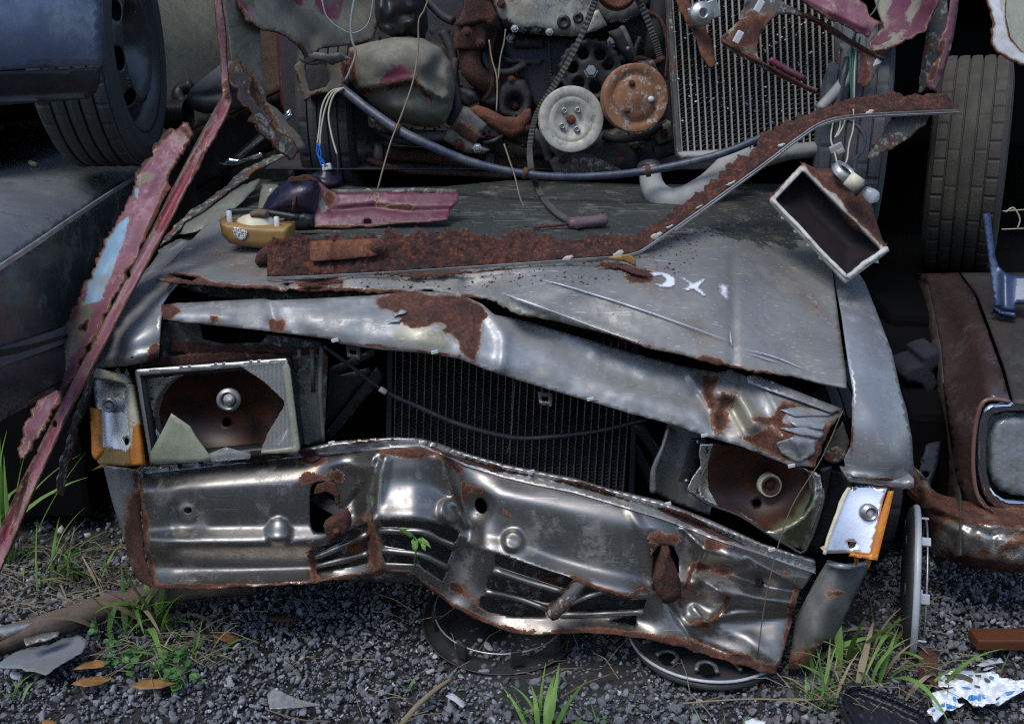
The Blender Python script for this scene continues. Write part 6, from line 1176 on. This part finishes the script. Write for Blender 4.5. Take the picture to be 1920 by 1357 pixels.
# ------------------------------------------------------------------ gravel
def ico(sub):
    t = (1+5**.5)/2; V = [(-1,t,0),(1,t,0),(-1,-t,0),(1,-t,0),(0,-1,t),(0,1,t),(0,-1,-t),(0,1,-t),(t,0,-1),(t,0,1),(-t,0,-1),(-t,0,1)]
    F = [(0,11,5),(0,5,1),(0,1,7),(0,7,10),(0,10,11),(1,5,9),(5,11,4),(11,10,2),(10,7,6),(7,1,8),(3,9,4),(3,4,2),(3,2,6),(3,6,8),(3,8,9),(4,9,5),(2,4,11),(6,2,10),(8,6,7),(9,8,1)]
    V = [np.array(v)/np.linalg.norm(v) for v in V]
    for _ in range(sub):
        mid = {}; NF_ = []
        def m(a, b):
            k = (min(a, b), max(a, b))
            if k not in mid: p = V[a]+V[b]; mid[k] = len(V); V.append(p/np.linalg.norm(p))
            return mid[k]
        for a, b, c in F:
            ab, bc, ca = m(a, b), m(b, c), m(c, a); NF_ += [(a, ab, ca), (b, bc, ab), (c, ca, bc), (ab, bc, ca)]
        F = NF_
    return np.array(V), np.array(F)
def stone_shapes(sub, k, seed):
    r = np.random.default_rng(seed); V, F = ico(sub); out = []
    for _ in range(k):
        v = V.copy()
        for _ in range(12):                                  # chop flat faces
            d = r.normal(size=3); d /= np.linalg.norm(d); h = r.uniform(.42, .85); s = v@d; v = v-np.outer(np.clip(s-h, 0, None), d)
        v *= r.uniform(.65, 1.25, 3)*np.array([1, 1, .8]); v += r.normal(0, .025, v.shape); out.append(v)
    return out, F
def scatter(name, n, xr, yr, rr, sub, seed, keep=None):
    r = np.random.default_rng(seed); S, F = stone_shapes(sub, 10, seed); VV = []; FF = []; TT = []; k = 0
    x = r.uniform(*xr, n); y = r.uniform(*yr, n); rad = np.clip(r.lognormal(math.log(rr[0]), .55, n), rr[1], rr[2])
    for i in range(n):
        v = S[r.integers(10)]; a = r.uniform(0, 6.28); ca, sa = math.cos(a), math.sin(a)
        t = r.normal(0, .35, 2); w_ = v.copy(); w_[:, 2] += w_[:, 0]*t[0]+w_[:, 1]*t[1]
        w_ = np.stack([w_[:, 0]*ca-w_[:, 1]*sa, w_[:, 0]*sa+w_[:, 1]*ca, w_[:, 2]], 1)*rad[i]
        VV.append(w_+(x[i], y[i], rad[i]*r.uniform(-.1, .75)-.006)); FF.append(F+k); k += len(v); TT.append(np.full(len(v), np.clip(r.beta(2, 2.6)+(.4 if r.random() < .035 else 0), 0, 1)))
    return mk(name, np.vstack(VV), np.vstack(FF), 'gravel', None, False, {'tone': np.concatenate(TT)}, origin=(0, 2, 0))
g1 = scatter('gravel', 19500, (-1.35, 1.42), (1.44, 2.25), (.0044, .0024, .0115), 1, 71)
tag(g1, 'loose blue grey crushed stone covering the yard', 'gravel', kind='stuff')
g2 = scatter('gravel_far', 8500, (-1.6, 1.7), (2.2, 3.2), (.0065, .004, .016), 0, 72); tag(g2, 'dark crushed stone in the shade under the cars', 'gravel', kind='stuff'); g2.name = 'gravel'
g3 = scatter('gravel', 16000, (-1.35, 1.42), (1.44, 2.25), (.0032, .0018, .006), 0, 75); tag(g3, 'fine grit between the larger stones', 'gravel', kind='stuff')
S_, F_ = stone_shapes(1, 8, 73); meshes = []
for s_ in S_:
    me = bpy.data.meshes.new('stone'); me.from_pydata(s_.tolist(), [], F_.tolist()); me.materials.append(MT['rock']); meshes.append(me)
for i in range(230):
    px = RNG.uniform(-20, 1940); py = 1357-(RNG.random()**1.3)*230
    o = bpy.data.objects.new('stone', meshes[i % 8]); r_ = RNG.uniform(.006, .0125); p = G(px, py, r_*.35-.003); link(o, GROUND, p)
    o.scale = (r_*RNG.uniform(.8, 1.2), r_*RNG.uniform(.8, 1.2), r_*RNG.uniform(.7, 1)); o.rotation_euler = (RNG.normal(0, .3), RNG.normal(0, .3), RNG.uniform(0, 6.28))
# ------------------------------------------------------------------ wheel covers on the ground
def wcover(name, c, ax, R, label, mats, prof, tabs=8, ring=True):
    t = thing(name, (c[0], c[1], 0), label, 'wheel cover', 'loose wheel covers round the grey car'); a, u, v = basis(ax); c = np.asarray(c, float)
    lathe('disc', [(h*R, q*R) for h, q in prof], c, ax, mats[0], t, n=72, thick=.003)
    for k in range(tabs):
        th = 2*math.pi*k/tabs+.2; d = u*math.cos(th)+v*math.sin(th); s = -u*math.sin(th)+v*math.cos(th)
        box('retaining_tab', c+d*R*.86+a*R*.14, (R*.13, R*.03, R*.20), mats[1], t, axes=[s, d, a], bevel=.001)
    if ring:
        th = np.linspace(0, 2*math.pi, 49); tube('spring_ring', [c+(u*math.cos(q)+v*math.sin(q))*R*.84+a*R*.20 for q in th], .0022, 'galvanised', t, n=6, smooth=0)
    return t
ca_ = G(942, 1163, .02)
wcover('wheel_cover', ca_, (0, -.12, 1), .178, 'dark upturned wheel cover lying in front of the grille slots', ('wheel_cover_dark', 'wheel_cover_dark'), [(.03, 1.0), (0, .98), (-.05, .90), (-.02, .78), (-.02, .72), (-.09, .70), (-.10, .40), (-.08, .0)])
cb_ = G(1322, 1192, .03)
w2 = wcover('wheel_cover', cb_, (0, -.10, 1), .160, 'grey wheel cover with scalloped holes under the right front corner', ('wheel_cover_dark', 'wheel_cover'), [(-.02, 1.0), (.0, 1.01), (.03, .99), (.05, .90), (.09, .6), (.10, .0)], tabs=0, ring=False)
for k in range(10):
    th = 2*math.pi*k/10+.15; d = np.array([math.cos(th), math.sin(th), 0]); s = np.array([-d[1], d[0], 0])
    tube('hole_lip', [cb_+d*.160*r+s*.160*w_+np.array([0, 0, .012]) for r, w_ in [(.90, -.13), (.76, -.10), (.70, 0), (.76, .10), (.90, .13)]], .005, 'wheel_cover', w2, n=6)
    lathe('hole', [(0, 0), (0, .018)], cb_+d*.160*.84+np.array([0, 0, .0105]), (0, -.1, 1), 'dark_void', w2, n=16)
th = np.linspace(0, 2*math.pi, 60); tube('edge_bead', [cb_+np.array([math.cos(q), math.sin(q), -.01*0])*.161+np.array([0, 0, .0+.1*.16*math.sin(q)*0]) for q in th], .0035, 'cover_white', w2, n=6, smooth=0)
cc_ = PY(1702, 1088, 1.93); wcover('wheel_cover', cc_, (1, -.36, .07), .160, 'pale wheel cover standing on edge against the dark right tyre', ('wheel_cover_dark', 'cover_white'), [(-.05, .0), (-.06, .5), (-.03, .85), (0, .97), (.03, 1.0), (.08, .99), (.08, .93), (.03, .92)], tabs=7)
a, u, v = basis((1, -.36, .07)); tube('edge_bead', [cc_+(u*math.cos(q)+v*math.sin(q))*.160+a*.012 for q in th], .0075, 'cover_white', bpy.data.objects['wheel_cover.002'], n=8, smooth=0)
for k in range(7):
    t_ = 2*math.pi*k/7+.1; d = u*math.cos(t_)+v*math.sin(t_); lathe('hole_cup', [(-.006, .012), (0, .018), (.006, .018)], cc_+d*.118-a*.004, a, 'wheel_cover', bpy.data.objects['wheel_cover.002'], n=16)
# ------------------------------------------------------------------ scrap on the ground
RL = thing('rusty_rail', G(150, 1170), 'rusted half round rail with flaking chrome lying under the left corner', 'scrap metal')
pr_ = [G(-40, 1212, .03), G(60, 1182, .035), G(160, 1150, .04), G(260, 1120, .045), G(380, 1100, .05), G(480, 1092, .05)]
tube('rail', pr_, .028, 'rail_weathered', RL, n=14, wob=.0012)
tube('chrome_patch', [p+np.array([-.004, -.012, .018]) for p in (pr_[0], (pr_[0]+pr_[1])/2, pr_[1]*.8+pr_[2]*.2)], [.016, .018, .006], 'chrome_bumper', RL, n=10)
sheet('torn_end', [(45,1196,2),(80,1188,1),(112,1182,1),(108,1190,1),(60,1206,2),(50,1208,2)], flat(.075), 'chrome_bumper', RL, step=5, mode='Z', thick=.004)
SS = sheet('scrap_sheet', [(-10,1243,2),(30,1222,2),(70,1212,2),(95,1208,2),(118,1196,2),(150,1192,2),(164,1198,3),(162,1215,3),(130,1235,3),(100,1255,2),(85,1263,2),(40,1254,2),(0,1252,2)], lambda P: .030+.012*vnoise(P, 60, 81)+.02*np.clip((P[:, 0]-60)/100, 0, 1), 'slate_sheet', None, step=7, mode='Z', thick=.002)
tag(SS, 'torn slate grey sheet of metal on the gravel at lower left', 'scrap metal')
PK = thing('brown_bar', G(1880, 1205), 'short brown painted bar lying behind the plastic bag', 'bar'); p0, p1 = G(1822, 1196, .03), G(1985, 1200, .03)
box('bar', (p0+p1)/2, (np.linalg.norm(p1-p0), .05, .026), 'wood_brown', PK, bevel=.004)
# plastic bag
bagf = lambda P: .022+.020*np.abs(vnoise(P, 24, 82))+.012*np.abs(vnoise(P, 11, 83))+.0015*vnoise(P, 5, 84)
q9 = lambda l, j=1.5: [(1720+x/9.6, 1220+y/9.6, j) for x, y in l]
BG = sheet('plastic_bag', q9([(560,400),(640,325),(740,360),(850,350),(1000,350),(1040,390),(1200,390),(1330,375),(1460,410),(1480,480),(1660,490),(1760,520),(1900,500),(2060,520),(2060,640),(1860,740),(1700,830),(1580,900),(1460,990),(1400,940),(1240,960),(1170,1020),(1090,980),(1030,1010),(900,880),(800,810),(700,860),(740,930),(870,940),(780,1000),(620,1060),(500,1070),(440,1140),(330,1270),(150,1090),(230,1030),(300,1000),(210,830),(260,740),(480,690),(690,655),(380,640),(380,480)], 1.2), bagf, 'bag_white', None, step=3.2, mode='Z', thick=.0006)
tag(BG, 'crumpled white plastic bag with blue print on the gravel at right', 'plastic bag')
for l in [[(520,940),(600,960),(680,990),(660,1030),(560,1030),(515,990)], [(260,1060),(320,1035),(325,1075),(280,1080)], [(640,830),(690,820),(700,900),(660,890)], [(1290,440),(1380,470),(1370,510),(1300,490)], [(1590,740),(1680,720),(1760,710),(1700,760),(1610,800)], [(1850,660),(1900,650),(1890,690)], [(920,420),(1000,420),(990,450),(940,445)], [(780,640),(950,660),(960,680),(850,670)], [(400,960),(500,930),(500,990),(420,990)], [(210,830),(290,850),(260,870)], [(1400,940),(1480,910),(1460,960)]]:
    sheet('print_patch', q9(l, .8), bagf, 'bag_blue', BG, step=2.6, mode='Z', thick=.0004, off=.0025)
# printed letters, torn through: a ring, then two strokes
sheet('print_letter', q9([(915,830),(940,795),(985,785),(1030,810),(1050,850),(1020,880),(960,880),(925,865)], .5), bagf, 'bag_blue', BG, [q9([(965,830),(985,820),(995,840),(975,850)], 0)], step=2.2, mode='Z', thick=.0004, off=.003)
sheet('print_letter', q9([(1020,795),(1065,815),(1130,790),(1150,800),(1140,870),(1110,880),(1080,860)], .5), bagf, 'bag_blue', BG, step=2.2, mode='Z', thick=.0004, off=.003)
sheet('print_letter', q9([(1150,795),(1220,785),(1225,800),(1190,810),(1240,840),(1200,855),(1165,835)], .5), bagf, 'bag_blue', BG, step=2.2, mode='Z', thick=.0004, off=.003)
for l in [[(490,430),(800,410),(950,460),(1000,510),(980,550),(850,500),(600,470)], [(1030,610),(1130,630),(1120,655),(1050,640)], [(1200,480),(1270,500),(1310,530),(1270,560)], [(1410,870),(1490,825),(1480,850),(1430,890)], [(500,515),(545,520),(560,555),(520,550)], [(1040,420),(1150,420),(1150,455),(1070,455)]]:
    sheet('soil_crumb', q9(l, .8), bagf, 'twig', BG, step=2.6, mode='Z', thick=.001, off=.0045)
for l in [[(1060,255),(1140,210),(1300,145),(1420,190),(1480,110),(1560,205),(1400,215),(1200,270)], [(1180,340),(1250,290),(1390,280),(1340,310),(1220,350)]]:
    tag(sheet('plastic_scrap', q9(l, .6), flat(.022), 'cover_white', None, step=3, mode='Z', thick=.001), 'greyish torn plastic scrap just behind the white bag' if l[0][1] < 300 else 'smaller grey plastic scrap between bag and torn scrap', 'plastic scrap')
# black rubber tray
TY = thing('rubber_tray', G(1650, 1330), 'black ribbed rubber tray lying in the grass at the bottom edge', 'tray')
tyo = [(1571,1320),(1574,1296),(1590,1284),(1612,1282),(1640,1292),(1690,1312),(1730,1330),(1752,1350),(1770,1390),(1760,1420),(1640,1420),(1600,1380)]
P_, T_, lp_ = cdt(tyo, (), 5); dd = pdist(P_, tyo)
zt = .034+.038*np.exp(-((dd-4)/5.)**2)+.014*np.exp(-((dd-16)/6.)**2)+.003*np.sin(P_[:, 1]*1.1+P_[:, 0]*.4)*(dd > 26)
W_ = PZ(P_[:, 0], P_[:, 1], zt); nn = np.cross(W_[T_[:, 1]]-W_[T_[:, 0]], W_[T_[:, 2]]-W_[T_[:, 0]])[:, 2].sum()
mk('tray', W_, np.ascontiguousarray(T_ if nn > 0 else T_[:, ::-1]), 'tray_rubber', TY, thick=.012)
# small litter
for nm, l, m, z, lab, cat in [('glass_fragment', [(500,1300),(512,1288),(560,1310),(602,1320),(560,1325),(505,1328)], 'clear_glass', .016, 'thin clear glass fragment on the gravel at lower left of centre', 'glass'),
        ('plastic_chip', [(836,1304),(847,1298),(876,1318),(868,1326)], 'cover_white', .018, 'small grey plastic chip on the gravel below the wheel cover', 'plastic chip'),
        ('paper_scrap', [(1395,1352),(1412,1346),(1436,1352),(1430,1362),(1400,1362)], 'bag_white', .016, 'white paper scrap at the bottom edge', 'paper'),
        ('rust_flake', [(1722,1218),(1746,1214),(1758,1230),(1758,1285),(1722,1270)], 'rust', .03, 'broad rust flake beside the white bag', 'rust flake'),
        ('rust_flake', [(505,1155),(540,1154),(560,1160),(540,1166),(510,1164)], 'rust_orange', .02, 'orange rust flake on gravel below the left panel', 'rust flake'),
        ('rust_flake', [(1600,1225),(1650,1238),(1640,1246),(1610,1236)], 'rust', .02, 'dark rust flake in the grass under the right corner', 'rust flake')]:
    tag(sheet(nm, [(x, y, .8) for x, y in l], lambda P, z=z: z+.004*vnoise(P, 20, 85), m, None, step=5, mode='Z', thick=.002), lab, cat)
for i, (l, lab) in enumerate([([(133,1282),(150,1272),(185,1266),(212,1270),(190,1282),(160,1287)], 'striped ochre dead leaf left of the clover weeds'), ([(135,1255),(160,1240),(185,1236),(225,1243),(180,1252)], 'ochre dead leaf behind the clover weeds'), ([(245,1285),(270,1272),(300,1272),(330,1280),(300,1290),(262,1292)], 'orange brown dead leaf under the clover weeds'), ([(395,1190),(425,1184),(455,1198),(430,1206)], 'brown curled dead leaf right of the grass tuft'), ([(78,1352),(92,1346),(104,1352),(100,1362),(80,1362)], 'yellow leaf at the lower left edge')]):
    tag(sheet('dead_leaf', l, lambda P: .022+.006*vnoise(P, 25, 86+i), 'leaf_dead', None, step=5, mode='Z', thick=.0008), lab, 'leaf', 'dead leaves on the gravel')
def ground_stalk(l, r, lab, m='dry_stalk', z=.02):
    tag(tube('dry_stalk', [G(x, y, z) for x, y in l], r, m, None, n=6, smooth=4), lab, 'stalk', 'dry stalks on the gravel')
ground_stalk([(742,1372),(780,1325),(820,1290),(846,1272)], [.006, .006, .005, .003], 'pale flat dry stalk on gravel below the wheel cover')
ground_stalk([(1050,1308),(1100,1280),(1150,1262)], .0018, 'thin dry stalk right of the wheel cover', 'twig')
ground_stalk([(1280,1318),(1400,1310),(1500,1312),(1580,1306)], .0018, 'long thin dry stalk left of the rubber tray')
ground_stalk([(500,1330),(560,1348),(620,1352)], .0016, 'thin dry stalk near the clear glass fragment', 'twig')
ground_stalk([(512,1120),(535,1140),(545,1160)], .0014, 'short thin twig under the left panel', 'twig')
# ------------------------------------------------------------------ grass and weeds
def blade_mesh(L, wd, bend, seed, mat, name='blade'):
    r = np.random.default_rng(seed); n = 9; V = []; F = []; x = z = 0.0; a = r.uniform(.02, .2)
    for i in range(n+1):
        t = i/n; w_ = wd*.5*(min(1, .45+2.2*t) if t < .3 else 1)*(1-max(0, t-.35)/.65)**.8+.0002
        V += [(x+w_*.25*math.cos(a), -w_, z-w_*.25*math.sin(a)*0), (x, 0, z), (x+w_*.25, w_, z)]
        if i: b = i*3-3; F += [(b, b+1, b+4, b+3), (b+1, b+2, b+5, b+4)]
        a += bend/n*(1+.6*r.normal()*.4); x += math.sin(a)*L/n; z += math.cos(a)*L/n
    me = bpy.data.meshes.new(name); me.from_pydata(V, [], F); me.polygons.foreach_set("use_smooth", [True]*len(me.polygons)); me.materials.append(MT[mat]); return me
BLD = {m: [blade_mesh(.16, .010, b, 100+i, m) for i, b in enumerate((.5, .9, 1.3, 1.7, 2.2, .3))] for m in ('grass', 'grass_light', 'dry_stalk', 'weed')}
def tuft(px, py, n, L, spread, lab, wd=1.0, dry=.0, mats=('grass', 'grass_light'), z=0.0, az=None, grp='grass tufts growing in the gravel'):
    c = G(px, py, z); t = thing('grass_tuft', c, lab, 'grass', grp)
    for i in range(n):
        m = 'dry_stalk' if RNG.random() < dry else mats[RNG.integers(len(mats))]
        o = bpy.data.objects.new('blade', BLD[m][RNG.integers(6)]); d = RNG.normal(0, spread, 2)
        link(o, t, c+(d[0], d[1]*.7, -.004)); s = L/.16*RNG.uniform(.55, 1.1); o.scale = (s, s*wd*RNG.uniform(.6, 1.2), s)
        a0 = RNG.uniform(0, 6.28) if az is None else math.radians(az)+RNG.normal(0, .7); o.rotation_euler = (RNG.normal(0, .15), RNG.normal(.1, .15), a0)
    return t
tuft(12, 1055, 10, .40, .02, 'tall bright grass blades at the left edge behind the pink strip', .7, mats=('grass_light',), az=60)
tuft(30, 1060, 10, .18, .03, 'dark leafy grass at the foot of the pink strip', .8)
tuft(95, 1090, 16, .19, .035, 'leaning grass tuft between pink strip and rusty rail', .9, .15, az=20)
tuft(165, 1095, 14, .15, .04, 'low grass left of the rusted panel corner', 1.0, .3)
tuft(285, 1172, 30, .19, .04, 'grass tuft growing over the rusty rail', 1.5, .25)
tuft(330, 1225, 12, .12, .035, 'spreading grass right of the clover weeds', 1.2, .2)
tuft(395, 1232, 6, .10, .02, 'few broad blades arching right onto the gravel', 1.3, .1, az=0)
tuft(30, 1305, 7, .07, .012, 'small pale green weed at lower left corner', 1.2, mats=('grass_light',))
tuft(760, 1287, 5, .06, .006, 'small seedling with broad leaves on open gravel', 2.2, mats=('weed',))
tuft(985, 1345, 9, .10, .018, 'grass sprig at the bottom edge left of the tall blade', 1.0)
tuft(1025, 1372, 9, .13, .02, 'upright bright blades at the bottom centre edge', 1.4, mats=('grass_light', 'grass'))
tuft(1110, 1372, 6, .08, .03, 'short blades at the bottom edge right of centre', 1.2)
tuft(1370, 1372, 5, .05, .03, 'tiny sprig at the bottom edge below the right wheel cover', 1.2)
tuft(1545, 1318, 22, .12, .04, 'thick grass tuft left of the rubber tray', 1.2, .25)
tuft(1575, 1240, 9, .24, .03, 'tall grass standing before the right corner panel', 1.2, .15)
tuft(1640, 1215, 9, .26, .035, 'tall thin grass between corner panel and standing wheel cover', .9, .35)
tuft(1610, 1352, 4, .07, .03, 'grass poking up in front of the rubber tray', 1.2, .2)
tuft(1690, 1290, 9, .19, .03, 'long grass blades arching right over the white bag', 1.3, .1, az=15)
tuft(1590, 1275, 8, .13, .04, 'dense grass behind the rubber tray', 1.1, .3)
tuft(1885, 1268, 5, .06, .01, 'small thin weed behind the white bag', .6, mats=('weed',))
# clover-like weeds: each leaf its own piece
lf = [(0, 0), (.25, .32), (.6, .42), (.88, .25), (1, 0)]
V = []
for x, y in lf: V.append((x, y, .12*x*(1-x)-abs(y)*-.12))
V += [(x, -y, .12*x*(1-x)+y*.12) for x, y in lf[1:-1][::-1]]; V.append((.5, 0, .0))
nl = len(V)-1; me_leaf = bpy.data.meshes.new('leaf'); me_leaf.from_pydata(V, [], [(i, (i+1) % nl, nl) for i in range(nl)]); me_leaf.materials.append(MT['weed'])
def weed(px, py, stems, L, leaf, lab, z=0.0, spread=.03):
    c = G(px, py, z); t = thing('weed', c, lab, 'weed', 'leafy weeds in the gravel')
    for i in range(stems):
        b = c+(*RNG.normal(0, spread, 2), -.003); h = L*RNG.uniform(.5, 1.1); tip = b+(RNG.normal(0, .35)*h, RNG.normal(0, .3)*h, h)
        tube('stem', [b, (b+tip)/2+(0, 0, .1*h), tip], .0009, 'weed', t, n=5, smooth=3)
        for k in range(RNG.integers(5, 9)):
            q = b+(tip-b)*RNG.uniform(.35, 1.0); o = bpy.data.objects.new('leaf', me_leaf); link(o, t, q); s = leaf*RNG.uniform(.6, 1.15); o.scale = (s, s, s); o.rotation_euler = (RNG.normal(0, .3), RNG.uniform(-.5, .2), RNG.uniform(0, 6.28))
weed(215, 1255, 6, .055, .017, 'small-leaved weeds by the ochre leaves', spread=.025); weed(270, 1262, 8, .055, .018, 'clover weeds in front of the grass tuft', spread=.03); weed(360, 1268, 6, .05, .019, 'broad-leaved weeds right of the clover', spread=.028); weed(320, 1285, 5, .04, .018, 'low weeds on the gravel below the grass tuft', spread=.02); weed(205, 1215, 4, .06, .013, 'thin weed sprigs above the slate sheet', spread=.02)
# sprig growing through the grille slot
SP = thing('sprig', G(775, 1110), 'bright green three-leaf sprig growing out through the grille slot', 'weed')
tube('stem', [G(775, 1110), PY(778, 1060, 1.78), PY(780, 1020, 1.745), PY(772, 1000, 1.74)], .0016, 'weed', SP, n=5)
for l in [[(744,988),(756,990),(770,998),(780,1008),(770,1008),(756,1000)], [(778,1006),(784,1014),(784,1026),(779,1034),(773,1028),(771,1014)], [(782,1010),(792,1007),(802,1014),(809,1028),(798,1022),(786,1018)], [(788,1016),(798,1022),(798,1034),(790,1026)]]:
    sheet('leaf', l, rbf([(744,988,1.73),(780,1010,1.742),(779,1034,1.73),(809,1028,1.725)]), 'grass_light', SP, step=4, thick=.0006)
# dry straw
def straw(name, n, reg, seed, lab):
    r = np.random.default_rng(seed); V = []; F = []
    for i in range(n):
        px = r.uniform(reg[0], reg[1]); py = r.uniform(reg[2], reg[3]); p = G(px, py, r.uniform(.008, .04)); a = r.uniform(0, 6.28); L = r.uniform(.03, .12); d = np.array([math.cos(a), math.sin(a)*.8, r.normal(0, .25)])*L; s = np.array([-math.sin(a), math.cos(a), 0])*r.uniform(.0004, .0010)
        m = p+d*.5+(0, 0, r.uniform(0, .015)); b = len(V); e_ = p+d
        V += [p-s, p+s, m+s, m-s, e_+s*.5, e_-s*.5, p+(0, 0, .0015), m+(0, 0, .0018), e_+(0, 0, .001)]
        F += [(b, b+6, b+7, b+3), (b+6, b+1, b+2, b+7), (b+3, b+7, b+8, b+5), (b+7, b+2, b+4, b+8)]
    o = mk(name, V, F, 'dry_stalk', None, False); tag(o, lab, 'straw', kind='stuff'); return o
straw('dry_straw', 170, (-20, 250, 1020, 1160), 91, 'matted dry straw at the foot of the pink strip'); straw('dry_straw', 110, (1480, 1800, 1180, 1340), 92, 'matted dry straw in the grass by the right corner'); straw('dry_straw', 60, (480, 1480, 1130, 1350), 93, 'stray dry straw bits on the gravel'); straw('dry_straw', 60, (220, 420, 1180, 1260), 94, 'dry straw in the left grass tuft')

# trees across the lane, behind the camera: they close the horizon and show in the reflections
r = np.random.default_rng(301); n = 9000; xx = r.uniform(-14, 14, n); hh = 3.2+.9*np.sin(xx*.9)+.6*np.sin(xx*2.3+1); zz = r.uniform(0, 1, n)**.8*hh; yy = -6.5+r.normal(0, .5, n)-.1*zz
cc = np.stack([xx, yy, zz], 1); e1 = r.normal(0, .16, (n, 3)); e2 = r.normal(0, .16, (n, 3)); V = np.stack([cc-e1, cc-e2, cc+e1, cc+e2], 1).reshape(-1, 3)
hd = mk('tree_row', V, np.arange(4*n).reshape(-1, 4), 'hedge_leaf', None, False); tag(hd, 'dense dark row of trees across the lane', 'trees', kind='stuff')
